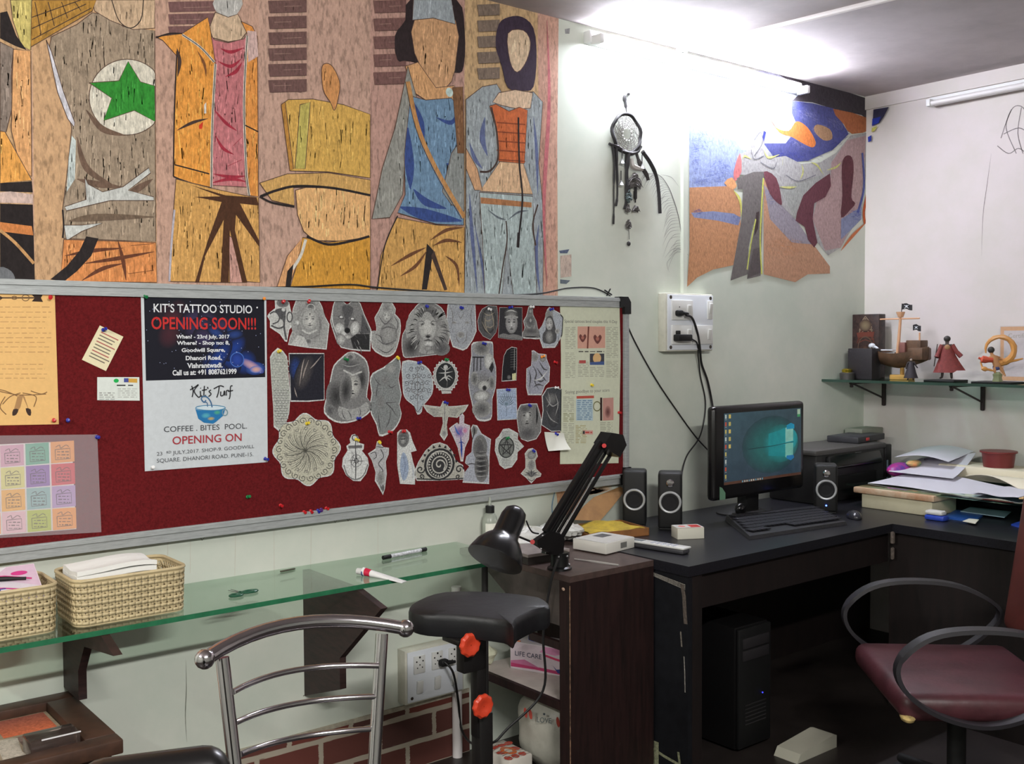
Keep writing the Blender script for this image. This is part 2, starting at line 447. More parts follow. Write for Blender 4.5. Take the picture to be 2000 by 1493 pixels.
# conduits: strip on the ceiling, PVC pipe down to the switchboard, white pipe by the cabinet
p = hz(1536, 42, CEIL); q = hz(1706, 0, CEIL)
d = (q-p).normalized(); struct('trim_4', MB().tube([p-d*0.6-Vector((0, 0, .009)), q+d*1.6-Vector((0, 0, .009))], 0.011, 8), mat('conduit_pvc', (228, 222, 222), 0.5))
xc = wl(1333, 400).x
struct('trim_5', MB().b2((xc-0.012, D-0.016, 1.70), (xc+0.012, D, CEIL)), m_wall)
struct('trim_6', MB().cyl((2.135, D-0.02, 0), (2.135, D-0.02, 0.62), 0.018), MATS['conduit_pvc'])

# hairline cracks, drips and stains with shapes of their own on the back wall
def marks():
    s = wsheet(0.0006, k=1.7)
    s.st([(363, 1290), (364, 1345), (362, 1400), (365, 1450)], 1.6, (110, 112, 100), 4, True)
    for u, v0, v1 in ((328, 1052, 1085), (460, 1040, 1125), (535, 1035, 1120), (608, 1032, 1130), (738, 1010, 1085), (372, 1050, 1120)):
        s.st([(u, v0), (u+random.uniform(-2, 2), v1)], 2.2, (188, 158, 144), 0, True, nl=False)
    for u, v in ((366, 1048), (395, 1050), (562, 1022), (655, 1015), (680, 1012)):
        s.st([(u-9, v-8), (u, v+6), (u+9, v-7), (u+2, v-2)], 1.8, (130, 126, 118), 0)
    s.st([(592, 1360), (600, 1357), (663, 1342)], 2, (120, 116, 104), 0)
    s.st([(783, 1310), (800, 1278), (850, 1268), (895, 1243), (905, 1248)], 3.5, (140, 132, 108), 4)
    return s
part('stains', marks(), M_CRAYON, WB, True)
# small painted smudges right of the large mural
s = wsheet(0.0006, k=1.5)
s.poly([(1103, 57), (1113, 55), (1112, 66), (1104, 66)], (150, 150, 150)); s.poly([(1092, 490), (1112, 487), (1108, 495), (1094, 495)], (95, 105, 130))
s.poly([(1094, 500), (1116, 497), (1116, 540), (1095, 543)], (205, 185, 172)); s.poly([(1094, 546), (1114, 548), (1106, 555), (1094, 554)], (110, 120, 130))
part('paint_smudge', s, M_CRAYON, WB, True)
s = rsheet(0.0006, k=1.25)
for pp in ([(1955, 270), (1975, 215), (1995, 208), (2010, 230)], [(1948, 285), (1970, 300), (1990, 290), (2010, 305)], [(1975, 215), (1965, 250), (1985, 300)], [(1960, 262), (1990, 250), (2010, 262)], [(1995, 210), (1988, 260), (1998, 300)]):
    s.st(pp, 1.6, (150, 142, 142), 5, nl=False)
one('pencil_sketch', s, M_CRAYON, 'faint pencil line sketch on the white right wall near the frame edge', 'drawing')
s = rsheet(0.0006, k=1.25)
s.st([(1936, 300), (1928, 360), (1920, 420), (1917, 500)], 1.5, (165, 155, 152), 5, True)
part('crack', s, M_CRAYON, WR, True)
# ================================================================== wall art
def grainpanel(s, x0, x1, col, y0=-40, y1=575):
    s.cm = 1; s.poly([(x0, y0), (x1, y0), (x1, y1), (x0, y1)], col); s.cm = 0
s = wsheet(0.0008, k=1.75)
DK = (72, 56, 50); BK = (44, 38, 38)
def crayon_poly(pts, col, sm=0, nl=True, s=s, line=(92, 70, 60)):
    Sheet.poly(s, pts, col, sm, nl)
    xs = [p[0] for p in pts]; ys = [p[1] for p in pts]; A = (max(xs)-min(xs))*(max(ys)-min(ys))
    if s.cm == 0 and A > 900 and sum(col) > 200:
        q = [(p.x, p.y) for p in smooth([Vector(a) for a in pts], sm, True)] if sm else pts
        s.scribble(q, col, 1.1)
        if A > 2500: s.st(list(q)+[q[0]], 1.5, line, 0)
    return s
s.poly = crayon_poly
# coloured vertical panels
qx0, qx1 = -0.3, 2.643
s.cm = 1; s.polyq([(qx0, 1.60), (qx1, 1.60), (qx1, CEIL-0.003), (qx0, CEIL-0.003)], (196, 160, 138)); s.cm = 0
grainpanel(s, -160, 62, (196, 160, 120)); 
s.cm = 1
s.poly([(62, -40), (302, -40), (307, 575), (68, 575)], (198, 160, 122))
s.poly([(302, -40), (505, -40), (508, 575), (307, 575)], (192, 156, 138))
s.poly([(505, -40), (724, -40), (721, 580), (508, 575)], (190, 156, 140))
s.poly([(724, -40), (908, -40), (905, 580), (721, 580)], (186, 148, 136))
s.poly([(908, -40), (1086, 0), (1083, 582), (905, 580)], (200, 168, 128))
s.poly([(1050, 26), (1091, 28), (1085, 582), (1055, 582)], (200, 158, 140))
s.cm = 0
# panel 1: ochre slab, dark cloth, tan and orange shapes
s.poly([(20, 0), (62, 0), (60, 98), (42, 90), (25, 40)], (200, 184, 112))
s.poly([(0, 25), (14, 22), (32, 70), (52, 98), (30, 90), (0, 75)], BK, 0)
s.poly([(0, 82), (26, 95), (22, 150), (24, 210), (12, 258), (0, 255)], (136, 122, 112))
s.poly([(26, 96), (60, 100), (62, 345), (40, 330), (22, 255), (24, 150)], (218, 164, 112))
s.poly([(0, 256), (10, 258), (62, 352), (0, 358)], (226, 162, 84))
s.poly([(0, 358), (62, 354), (64, 376), (0, 374)], BK); s.poly([(0, 376), (20, 374), (64, 380), (64, 398), (0, 396)], (205, 180, 170))
s.poly([(0, 398), (64, 400), (68, 548), (0, 545)], (40, 34, 34)); s.poly([(0, 434), (62, 442), (65, 460), (0, 452)], (205, 130, 75))
s.st([(0, 450), (30, 475), (66, 515)], 6, (196, 150, 100)); s.poly([(0, 522), (22, 530), (28, 548), (0, 548)], (110, 112, 116), 3)
# panel 2: draped grey-brown shirt with pale disc and star
s.poly([(100, 72), (150, 48), (180, 25), (215, 30), (240, 52), (302, 60), (304, 472), (240, 470), (124, 466), (122, 410), (132, 330), (140, 250), (122, 180), (95, 100)], (160, 142, 122))
s.poly([(180, 0), (302, 0), (302, 55), (260, 58), (215, 40), (185, 22)], (200, 172, 142))
s.st([(218, 0), (232, 40), (255, 55), (275, 38), (280, 0)], 1.8, BK)
s.poly([(62, 0), (188, 0), (180, 22), (60, 92)], (176, 132, 62))
for k in range(4): s.st([(68+k*26, 4), (72+k*26+8, 66-k*15)], 1.6, DK, 0, nl=False)
for k in range(3): s.st([(62, 78-k*22), (178-k*10, 16-k*8)], 1.6, DK, 0, nl=False)
s.lay += 1
s.poly([(90, 78), (100, 100), (124, 180), (146, 240), (144, 248), (132, 232), (112, 180)], (208, 206, 214))
pts = [(248+74*cos(t*pi/24), 190+74*sin(t*pi/24)) for t in range(0, 49)]
s.poly([(min(303, a), b) for a, b in pts], (214, 208, 192))
s.poly([(174, 162), (232, 158), (250, 120), (274, 160), (302, 168), (303, 238), (262, 216), (202, 236), (218, 192)], (52, 140, 52))
for pp in ([(168, 215), (200, 252), (245, 265)], [(150, 268), (170, 330), (230, 368)], [(150, 350), (190, 360), (240, 366)], [(230, 390), (270, 368), (298, 350)]):
    s.st(pp, 13, (112, 90, 76), 6, True)
s.poly([(140, 265), (148, 275), (146, 350), (130, 375), (134, 310)], (196, 206, 204))
s.poly([(165, 345), (172, 360), (200, 375), (240, 365), (290, 328), (294, 338), (250, 372), (300, 385), (300, 392), (215, 392), (130, 412), (126, 404), (168, 390)], (196, 198, 194))
s.st([(134, 432), (190, 425), (300, 424)], 15, (116, 98, 82), 5, True); s.poly([(124, 440), (160, 440), (200, 436), (160, 452), (130, 470)], (198, 200, 196))
s.st([(172, 350), (175, 395)], 4, DK, 0, True); s.st([(122, 410), (124, 440), (122, 465)], 3, BK)
s.poly([(124, 468), (304, 474), (306, 552), (118, 550)], (214, 140, 84))
for pp in ([(126, 500), (180, 490), (240, 485)], [(165, 515), (230, 505), (300, 492)], [(160, 548), (200, 525), (240, 515)], [(230, 470), (240, 510), (246, 548)], [(250, 535), (300, 528)], [(255, 480), (300, 476)]):
    s.st(pp, 8, (104, 62, 44), 5, True)
s.poly([(168, 462), (192, 466), (178, 500), (150, 530), (125, 550), (98, 546), (130, 520), (155, 490)], BK)
# panel 3: orange jacket over a rose top, ochre trousers
for x in range(3): s.poly([(328, 4+x*24), (420, 4+x*24-2), (420, 22+x*24), (328+3, 22+x*24+2)], (120, 88, 86)); s.st([(328+(12 if x % 2 else 30), (4+x*24)+11), ((420)-(30 if x % 2 else 10), (4+x*24)+10)], 4.5, (182, 150, 136), 0, True)
s.poly([(418, 0), (472, 0), (462, 28), (445, 34), (424, 26)], (186, 184, 180), 3)
s.poly([(420, 24), (445, 34), (464, 28), (482, 62), (470, 78), (445, 82), (415, 74), (408, 55)], (204, 178, 150))
s.poly([(406, 62), (418, 78), (445, 84), (476, 76), (484, 66), (480, 200), (478, 300), (484, 366), (412, 362), (414, 200)], (190, 118, 122))
for pp in ([(430, 95), (450, 102), (475, 94)], [(425, 120), (450, 130), (470, 116)], [(440, 150), (460, 140), (472, 122)], [(418, 215), (440, 240), (462, 256)], [(420, 265), (435, 290), (456, 302)], [(455, 285), (472, 268)], [(444, 325), (472, 312)], [(416, 340), (450, 346), (480, 344)], [(412, 358), (450, 350), (482, 356)]):
    s.st(pp, 7, (160, 50, 66), 5, True)
s.poly([(304, 72), (355, 66), (405, 34), (410, 56), (420, 125), (415, 250), (412, 366), (375, 358), (338, 345), (340, 230), (345, 110), (318, 80)], (226, 154, 72))
s.poly([(470, 42), (492, 52), (502, 72), (504, 384), (486, 382), (478, 350), (476, 220), (480, 120), (484, 70)], (220, 146, 74))
s.poly([(482, 60), (500, 62), (504, 110), (484, 122)], (206, 176, 170))
for pp in ([(355, 68), (390, 92), (418, 122)], [(420, 125), (414, 240), (412, 366)], [(482, 70), (476, 200), (480, 330), (486, 382)]):
    s.st(pp, 5, (206, 200, 188), 5); s.st(pp, 1.6, BK, 5)
for pp in ([(338, 345), (375, 360), (412, 368)], [(340, 322), (378, 332), (408, 340)], [(345, 100), (340, 220), (338, 345)], [(478, 245), (504, 258)], [(304, 74), (330, 66), (355, 66)]): s.st(pp, 2.6, BK)
s.st([(345, 255), (375, 240), (405, 232)], 6, DK, 5, True); s.st([(385, 100), (398, 125), (402, 150)], 6, (130, 84, 50), 5, True); s.st([(345, 95), (350, 120), (346, 150)], 8, DK, 5, True)
s.poly([(388, 245), (396, 238), (394, 252), (388, 252)], (206, 60, 40)); s.poly([(398, 205), (402, 200), (402, 222), (398, 222)], (226, 220, 210))
s.poly([(343, 350), (412, 368), (486, 384), (504, 386), (507, 552), (478, 550), (468, 548), (452, 470), (446, 470), (448, 552), (330, 550), (336, 440)], (206, 158, 92))
s.poly([(446, 460), (460, 470), (478, 552), (448, 552)], (198, 152, 140))
s.poly([(372, 362), (440, 382), (500, 386), (505, 402), (468, 398), (505, 470), (505, 482), (460, 420), (458, 450), (482, 552), (472, 552), (448, 450), (446, 552), (430, 552), (436, 430), (400, 500), (388, 552), (380, 552), (405, 470), (432, 395), (380, 385), (430, 384)], (78, 50, 34))
s.st([(340, 410), (334, 480), (330, 550)], 4, (186, 180, 190))
# panel 4: plain ochre block, brim band and round tan shape
for x in range(6): s.poly([(523, 2+x*31), (598, 2+x*31-2), (598, 24+x*31), (523+3, 24+x*31+2)], (112, 84, 80)); s.st([(523+(12 if x % 2 else 30), (2+x*31)+11), ((598)-(30 if x % 2 else 10), (2+x*31)+10)], 4.5, (182, 150, 136), 0, True)
s.ell(518+66, 190-15, 6, 6, (112, 84, 80))
s.poly([(548, 205), (562, 195), (610, 194), (670, 205), (722, 224), (722, 348), (640, 336), (565, 334)], (210, 168, 88), 0)
s.poly([(585, 205), (605, 200), (595, 330), (575, 330)], (190, 176, 96)); s.poly([(548, 205), (556, 200), (572, 330), (565, 334)], (186, 134, 64))
s.poly([(628, 130), (646, 128), (662, 160), (660, 190), (652, 216), (644, 200), (630, 175)], (206, 146, 92), 4)
s.poly([(576, 372), (580, 420), (592, 452), (612, 470), (690, 472), (722, 462), (722, 366), (650, 352)], (226, 178, 122))
s.poly([(506, 358), (560, 340), (640, 338), (722, 352), (722, 382), (650, 368), (572, 366), (574, 402), (530, 392)], (204, 162, 98))
s.st([(508, 384), (540, 372), (580, 364), (650, 368), (722, 382)], 5, BK); s.st([(506, 384), (530, 396), (574, 404)], 4, BK)
s.poly([(590, 464), (640, 474), (690, 468), (722, 462), (722, 566), (566, 562), (578, 520)], (206, 150, 62)); s.poly([(560, 500), (590, 464), (578, 520), (562, 562), (540, 560)], (214, 160, 112))
s.st([(596, 468), (586, 500), (570, 526)], 6, (210, 206, 196)); s.poly([(560, 530), (572, 516), (566, 562), (556, 562)], BK)
s.st([(598, 462), (640, 478), (690, 470), (720, 462)], 5, BK)
# panel 5: blue vest, grey coat, strap and ochre trousers
for x in range(5): s.poly([(728, 2+x*35), (792, 2+x*35-2), (792, 24+x*35), (728+3, 24+x*35+2)], (118, 86, 82)); s.st([(728+(12 if x % 2 else 30), (2+x*35)+11), ((792)-(30 if x % 2 else 10), (2+x*35)+10)], 4.5, (182, 150, 136), 0, True)
s.poly([(800, 0), (890, 0), (906, 60), (904, 130), (885, 142), (800, 120), (775, 118), (770, 70), (790, 40)], (48, 38, 40), 3)
s.poly([(808, 40), (888, 40), (890, 110), (880, 160), (850, 178), (815, 120), (806, 90)], (200, 156, 116), 2)
s.poly([(806, 0), (880, 0), (888, 48), (845, 36), (804, 40)], (156, 164, 170), 0)
s.poly([(790, 130), (815, 122), (850, 172), (885, 168), (896, 200), (830, 196), (805, 180)], (206, 158, 112))
s.poly([(795, 130), (812, 190), (800, 220), (790, 300), (785, 380), (760, 425), (725, 428), (745, 330), (770, 250), (785, 180)], (146, 146, 140))
s.poly([(800, 188), (830, 196), (880, 192), (902, 220), (904, 440), (850, 438), (775, 416), (790, 380), (788, 300)], (112, 142, 170))
for pp, w in (([(806, 200), (820, 240), (826, 280)], 16), ([(795, 250), (798, 320), (800, 370)], 22), ([(780, 405), (830, 420), (900, 432)], 24), ([(850, 230), (880, 240), (895, 215)], 9), ([(806, 370), (830, 395), (870, 408)], 16), ([(870, 320), (890, 330), (900, 360)], 12)):
    s.st(pp, w, (58, 78, 136), 5, True)
s.poly([(880, 300), (905, 265), (905, 412), (880, 400), (862, 375)], (140, 144, 142))
s.st([(795, 160), (815, 250), (850, 330), (905, 425)], 10, (190, 140, 88)); s.st([(790, 160), (810, 250), (845, 332), (900, 428)], 1.6, DK)
s.poly([(882, 172), (902, 170), (905, 300), (892, 300)], (126, 90, 62)); s.ell(876, 181, 7, 9, (190, 210, 206))
s.poly([(772, 425), (850, 440), (905, 444), (905, 574), (735, 568), (742, 500)], (204, 158, 92))
s.poly([(832, 476), (845, 490), (832, 566), (822, 566)], BK); s.poly([(846, 490), (872, 566), (866, 568), (840, 500)], DK)
for pp in ([(762, 520), (800, 498), (830, 484)], [(780, 540), (810, 520), (832, 490)], [(838, 470), (870, 450), (902, 445)], [(845, 480), (870, 470), (900, 474)], [(868, 500), (890, 520), (895, 560)]): s.st(pp, 7, (110, 72, 48), 5, True)
s.st([(775, 422), (750, 480), (735, 566)], 2.4, BK)
# panel 6: blue-grey robe, rust bodice, pale trousers
for x in range(5): s.poly([(930, 10+x*31), (974, 10+x*31-2), (974, 30+x*31), (930+3, 30+x*31+2)], (126, 110, 98)); s.st([(930+(12 if x % 2 else 30), (10+x*31)+11), ((974)-(30 if x % 2 else 10), (10+x*31)+10)], 4.5, (182, 150, 136), 0, True)
s.poly([(972, 48), (992, 34), (1018, 34), (1040, 56), (1046, 110), (1040, 170), (1020, 178), (990, 172), (978, 130), (966, 90)], (62, 50, 66), 3)
s.poly([(990, 66), (1020, 60), (1034, 84), (1026, 120), (1008, 142), (994, 120)], (214, 188, 158), 3)
s.poly([(908, 195), (940, 170), (968, 165), (980, 185), (1040, 180), (1058, 200), (1050, 320), (1060, 420), (1058, 578), (905, 576), (908, 400)], (154, 162, 166))
for pp, w in (([(945, 230), (940, 270), (950, 305)], 14), ([(1040, 230), (1046, 300), (1048, 380)], 8), ([(915, 380), (920, 460), (930, 570)], 9), ([(1050, 440), (1045, 500), (1052, 570)], 9), ([(925, 440), (940, 520), (945, 575)], 6), ([(915, 280), (925, 310), (940, 330)], 10)):
    s.st(pp, w, (96, 106, 144), 5, True)
s.poly([(972, 182), (1004, 176), (1038, 182), (1034, 212), (1010, 214), (975, 206), (960, 200)], (214, 186, 158))
s.poly([(954, 208), (966, 204), (992, 218), (1012, 210), (1028, 216), (1022, 320), (972, 316), (966, 250)], (196, 104, 60))
for yy in (240, 258, 276, 294, 312): s.st([(968, yy), (1024, yy+4)], 2.6, (140, 70, 42), 0)
s.poly([(974, 316), (1020, 320), (1038, 380), (935, 374)], (214, 178, 142)); s.poly([(908, 290), (930, 330), (940, 372), (925, 372), (908, 330)], (206, 162, 124))
s.poly([(934, 376), (1038, 384), (1040, 440), (1046, 578), (1000, 576), (988, 470), (978, 576), (945, 576), (940, 470)], (168, 182, 182))
s.poly([(936, 386), (1036, 396), (1036, 406), (937, 398)], (168, 116, 78)); s.st([(986, 432), (988, 470), (980, 520), (972, 576)], 3, DK)
for pp in ([(950, 410), (970, 425), (986, 430)], [(990, 430), (1010, 415), (1030, 412)], [(944, 440), (950, 500)], [(1030, 440), (1034, 520)]): s.st(pp, 4, (96, 104, 112), 5, True)
s.st([(1010, 230), (1012, 320), (1018, 390), (1010, 470)], 4.5, BK); s.st([(1011, 455), (1009, 484)], 7, BK, 0)
s.st([(957, 210), (968, 260), (970, 310), (955, 334), (935, 336)], 4, DK); s.st([(1048, 400), (1038, 440), (1044, 480)], 3.5, DK)
s.st([(1066, 40), (1070, 200), (1060, 400), (1066, 560)], 10, (190, 110, 116), 6, True)
o = one('wall_mural', s, [M_CRAYON, M_GRAIN], 'large crayon mural of clothes in tall wood-grained panels above the pin board', 'mural')
# raised edge of the mural sheet
# second painting in the corner
s = wsheet(0.0008, k=1.35)
s.tf = (1300, 120, 3.245)
def crayon_poly2(pts, col, sm=0, nl=True, s=s):
    Sheet.poly(s, pts, col, sm, nl)
    q = [(p.x, p.y) for p in smooth([Vector(a) for a in pts], sm, True)] if sm else pts
    n0 = s.tf
    xs = [p[0] for p in q]; ys = [p[1] for p in q]
    for _ in range(int((max(xs)-min(xs))*(max(ys)-min(ys))/900)):
        x, y = random.uniform(min(xs), max(xs)), random.uniform(min(ys), max(ys)); L = random.uniform(20, 80); a = random.uniform(0.6, 1.9)
        ins = lambda X, Y: sum(((q[i][1] > Y) != (q[i-1][1] > Y)) and X < (q[i-1][0]-q[i][0])*(Y-q[i][1])/(q[i-1][1]-q[i][1]+1e-9)+q[i][0] for i in range(len(q))) % 2
        x2, y2 = x+L*cos(a), y+L*sin(a)
        if ins(x, y) and ins(x2, y2):
            k = random.choice((0.82, 0.9, 1.0, 1.1)); w = 14*(k >= 1)
            s.st([(x, y), (x2, y2)], random.uniform(5, 13), tuple(min(240, c*k+w) for c in col), 0, True, nl=False)
    s.lay += 1
    return s
s.poly = crayon_poly2
def blotch(cx, cy, rx, ry, cin, cout=None, ang=0, n=20, nl=True, s=s):
    """a patch rubbed in with many short crayon strokes"""
    cout = cout or cin
    for _ in range(int(14+rx*ry/55)):
        r = sqrt(random.random()); a = random.uniform(0, 2*pi); x0, y0 = r*rx*cos(a), r*ry*sin(a)
        x, y = cx+x0*cos(ang)-y0*sin(ang), cy+x0*sin(ang)+y0*cos(ang); g = ang+random.uniform(-0.5, 0.9); L = random.uniform(14, 34)
        c = tuple(p*(1-r)+q*r*0.75+p*r*0.25 for p, q in zip(cin, cout))
        s.st([(x-L*cos(g)/2, y-L*sin(g)/2), (x+L*cos(g)/2, y+L*sin(g)/2)], random.uniform(5, 12), c, 0, True, nl=False)
    s.lay += 1
    return s
s.ell = blotch
s.poly([(150, 330), (420, 330), (620, 440), (640, 700), (450, 720), (400, 800), (150, 805)], (168, 182, 226))
s.poly([(150, 60), (800, 60), (1000, 560), (700, 600), (480, 560), (300, 300), (150, 400)], (196, 200, 220))
for (a, b), r1, r2, g in (((230, 500), 60, 70, 0.3), ((300, 700), 110, 60, -0.6), ((370, 720), 60, 70, 0.4), ((190, 600), 30, 120, 0), ((260, 760), 90, 30, 0)): s.ell(a, b, r1, r2, (86, 100, 190), (140, 154, 212), g)
s.poly([(700, 75), (900, 110), (1320, 250), (1325, 400), (1240, 340), (1060, 300), (930, 260), (800, 250), (880, 180)], (74, 68, 74))
s.poly([(800, 250), (930, 265), (1070, 300), (1160, 460), (1060, 560), (900, 630), (800, 640), (680, 600), (620, 520), (760, 520), (840, 420), (800, 330)], (88, 92, 150))
for (a, b), r1, r2, g in (((900, 340), 70, 40, 0.4), ((980, 440), 60, 40, -0.3), ((860, 500), 70, 50, 0), ((1080, 400), 60, 30, 0.6)): s.ell(a, b, r1, r2, (168, 166, 196), (110, 110, 160), g)
for (a, b), r1, r2, g in (((740, 590), 90, 30, 0.15), ((880, 600), 110, 34, 0), ((1080, 520), 90, 26, -0.7), ((1120, 440), 50, 24, 0.2), ((840, 285), 60, 30, 0)): s.ell(a, b, r1, r2, (46, 56, 148), (70, 76, 150), g)
s.poly([(655, 355), (700, 420), (780, 440), (830, 380), (900, 420), (950, 510), (930, 545), (870, 520), (800, 480), (720, 450)], (238, 140, 76), 4)
s.poly([(960, 400), (1040, 430), (1055, 490), (1000, 500), (940, 440)], (190, 150, 116), 3); s.poly([(1060, 300), (1310, 370), (1310, 430), (1180, 460), (1130, 400)], (190, 116, 76), 2)
s.poly([(580, 280), (660, 285), (640, 320), (590, 330)], (224, 150, 170), 3)
s.poly([(450, 600), (530, 560), (600, 430), (640, 440), (620, 560), (680, 610), (760, 600), (860, 650), (980, 640), (1080, 580), (1170, 470), (1290, 450), (1290, 560), (1240, 960), (1110, 1180), (1030, 1230), (880, 1050), (740, 920), (620, 720), (450, 720)], (188, 186, 186))
s.poly([(1050, 640), (1150, 500), (1270, 470), (1240, 900), (1110, 1180), (1010, 1200), (930, 1000), (960, 880), (1040, 800)], (196, 166, 166))
s.poly([(720, 800), (860, 760), (1000, 720), (900, 940), (820, 1000)], (176, 178, 174))
s.poly([(150, 800), (420, 790), (470, 900), (480, 1150), (440, 1290), (300, 1320), (200, 1370), (135, 1430), (150, 1200)], (208, 152, 112))
s.poly([(160, 960), (300, 950), (430, 965), (475, 990), (460, 1040), (330, 1010), (180, 990)], (144, 152, 190)); s.ell(205, 955, 26, 20, (70, 84, 160)); s.ell(440, 1010, 30, 30, (96, 108, 176), (144, 152, 190))
s.poly([(430, 700), (470, 580), (480, 700), (440, 760)], (220, 130, 130), 2); s.poly([(370, 770), (420, 735), (450, 790), (420, 810)], (236, 172, 120), 2)
s.poly([(620, 740), (720, 900), (830, 1020), (950, 1180), (1040, 1300), (1040, 1345), (900, 1350), (820, 1400), (620, 1350)], (206, 158, 128))
s.poly([(620, 780), (700, 880), (830, 1010), (930, 1160), (800, 1150), (660, 1000)], (168, 160, 172)); s.ell(660, 850, 40, 60, (112, 124, 180), (160, 156, 176), -0.5); s.ell(760, 1180, 120, 60, (222, 148, 96), (206, 158, 128))
s.poly([(450, 740), (560, 700), (620, 700), (615, 900), (600, 1360), (515, 1380), (560, 1000), (525, 1180), (520, 1350), (410, 1390), (480, 1000), (490, 810), (455, 810)], (122, 116, 114))
s.poly([(555, 1190), (600, 1180), (600, 1340), (515, 1375)], (100, 92, 92)); s.poly([(572, 960), (592, 950), (585, 1060), (560, 1110)], (70, 56, 56))
s.st([(618, 740), (608, 900), (598, 1130), (608, 1350)], 14, (222, 226, 110)); s.st([(570, 1000), (540, 1150), (515, 1320)], 12, (220, 224, 120)); s.st([(430, 820), (470, 880), (480, 980)], 24, (226, 220, 120), 5, True)
for pp in ([(540, 620), (500, 600), (490, 620)], [(620, 560), (650, 610), (720, 590)], [(740, 600), (740, 660)], [(860, 650), (870, 700), (850, 750)], [(920, 640), (960, 660), (1000, 720)], [(1020, 690), (1080, 670), (1110, 640)], [(720, 795), (780, 800), (830, 795)]): s.st(pp, 14, (222, 222, 140), 5, True)
for pp in ([(560, 500), (600, 450), (610, 520), (560, 600)], [(540, 560), (560, 620), (620, 600)], [(600, 640), (680, 680), (700, 640)], [(760, 720), (840, 760), (950, 720)]): s.st(pp, 5, (120, 120, 130), 5)
s.poly([(620, 700), (700, 740), (735, 890), (720, 905), (660, 840)], (120, 70, 80), 3)
s.poly([(830, 960), (870, 850), (950, 770), (1040, 710), (1046, 790), (1010, 860), (940, 900), (930, 1000), (960, 1150), (940, 1180), (900, 1130), (880, 1050), (822, 1010)], (112, 66, 76))
s.poly([(1115, 660), (1140, 600), (1180, 610), (1190, 700), (1175, 860), (1200, 900), (1170, 940), (1110, 990), (1118, 850)], (106, 62, 70), 3)
s.poly([(1110, 1000), (1240, 920), (1240, 1000), (1110, 1130)], (150, 156, 190)); s.st([(1110, 1200), (1180, 1110), (1270, 1020)], 24, (214, 128, 84), 5, True)
s.st([(1245, 580), (1255, 800), (1215, 960)], 22, (96, 104, 168), 5); s.st([(1290, 520), (1280, 800), (1255, 950), (1262, 1030)], 26, (216, 108, 64), 5)
s.poly([(620, 440), (635, 450), (620, 510), (612, 480)], (50, 56, 130)); s.ell(1205, 975, 34, 34, (40, 60, 170), (96, 110, 180))
one('corner_painting', s, M_CRAYON, 'unfinished blue and orange painting with maroon shapes on the back wall beside the corner', 'painting')
s = rsheet(0.014, k=1.3)
s.poly([(1706, 214), (1736, 209), (1726, 228), (1718, 240), (1704, 246)], (50, 48, 72)); s.poly([(1704, 232), (1720, 228), (1716, 240), (1703, 246)], (44, 62, 170))
s.poly([(1703, 250), (1714, 246), (1708, 256), (1702, 258)], (214, 214, 110)); s.poly([(1695, 268), (1702, 264), (1702, 275), (1696, 278)], (50, 66, 170))
part('paint_overrun', s, M_CRAYON, WR, True)
# sketched feather beside the pipe
s = wsheet(0.001, k=1.5)
s.tf = (1170, 170, 4.525)
spine = [(380, 765), (520, 775), (600, 860), (660, 1000), (710, 1180), (740, 1400), (790, 1490)]
s.st(spine, 9, (96, 92, 94), 6, True)
rnd = random.Random(3)
sp = smooth([Vector(p) for p in spine], 8)
for i in range(4, len(sp)-4, 1):
    x, y = sp[i]; L = rnd.uniform(60, 150)*(1 if i < 34 else 1.2)
    s.st([(x, y), (x-L*0.6, y+L*0.12), (x-L, y+L*rnd.uniform(0.55, 1.1))], 3.2, (128, 124, 126), 5, True, nl=False)
for pp in ([(540, 775), (640, 800), (710, 890)], [(790, 1490), (700, 1430), (620, 1500)], [(790, 1490), (740, 1600), (720, 1720)], [(640, 1500), (600, 1560), (620, 1640)]): s.st(pp, 3.5, (120, 116, 118), 6, True)
one('feather_drawing', s, M_CRAYON, 'long curling feather sketched in pencil on the wall below the dreamcatcher', 'drawing')
# ================================================================== pin board and what hangs on it
BY = 0.02                                   # board face stands this far off the wall
bx0, bx1, bz0, bz1 = 0.30, 3.005, 0.915, 1.672
t = thing('pin_board', 'long dark red felt pin board with an aluminium frame on the back wall', 'pin board', ((bx0+bx1)/2, D-0.01, bz0))
part('felt_panel', MB().b2((bx0+0.01, D-BY, bz0+0.01), (bx1-0.01, D-0.001, bz1-0.01)), mat('dark_red_felt', (108, 30, 33), 0.95, noise=(160, 0.22), bump=(400, 0.3), spec=0.1), t, True)
m_alu = mat('brushed_aluminium', (172, 176, 176), 0.5, 0.15, noise=(30, 0.12), stretch=(1, 1, 10))
fr = 0.040
for a, b in (((bx0, bz1-fr), (bx1, bz1)), ((bx0, bz0), (bx1, bz0+fr))):
    m = MB().b2((a[0], D-0.028, a[1]), (b[0], D, b[1])); m.b2((a[0], D-0.0325, a[1]+fr*0.62), (b[0], D-0.02, b[1]-0.004)); part('frame_rail', m, m_alu, t, True)
m = MB().b2((bx1-0.028, D-0.028, bz0+fr), (bx1, D, bz1-fr)); m.b2((bx1-0.022, D-0.0325, bz0+fr), (bx1-0.010, D-0.02, bz1-fr)); part('frame_rail', m, m_alu, t, True)
for z, sg in ((bz1, -1), (bz0, 1)):
    m = MB(); zz = z+0.004*-sg
    m.prism([(bx1-0.055, D-0.036, zz), (bx1-0.012, D-0.036, zz), (bx1+0.004, D-0.036, zz+sg*0.022), (bx1+0.004, D-0.036, zz+sg*0.07), (bx1-0.032, D-0.036, zz+sg*0.07), (bx1-0.032, D-0.036, zz+sg*0.042), (bx1-0.055, D-0.036, zz+sg*0.042)][::(-1 if sg > 0 else 1)], (0, 0.036, 0))
    part('corner_cap', m, M_BLACK, t, True)

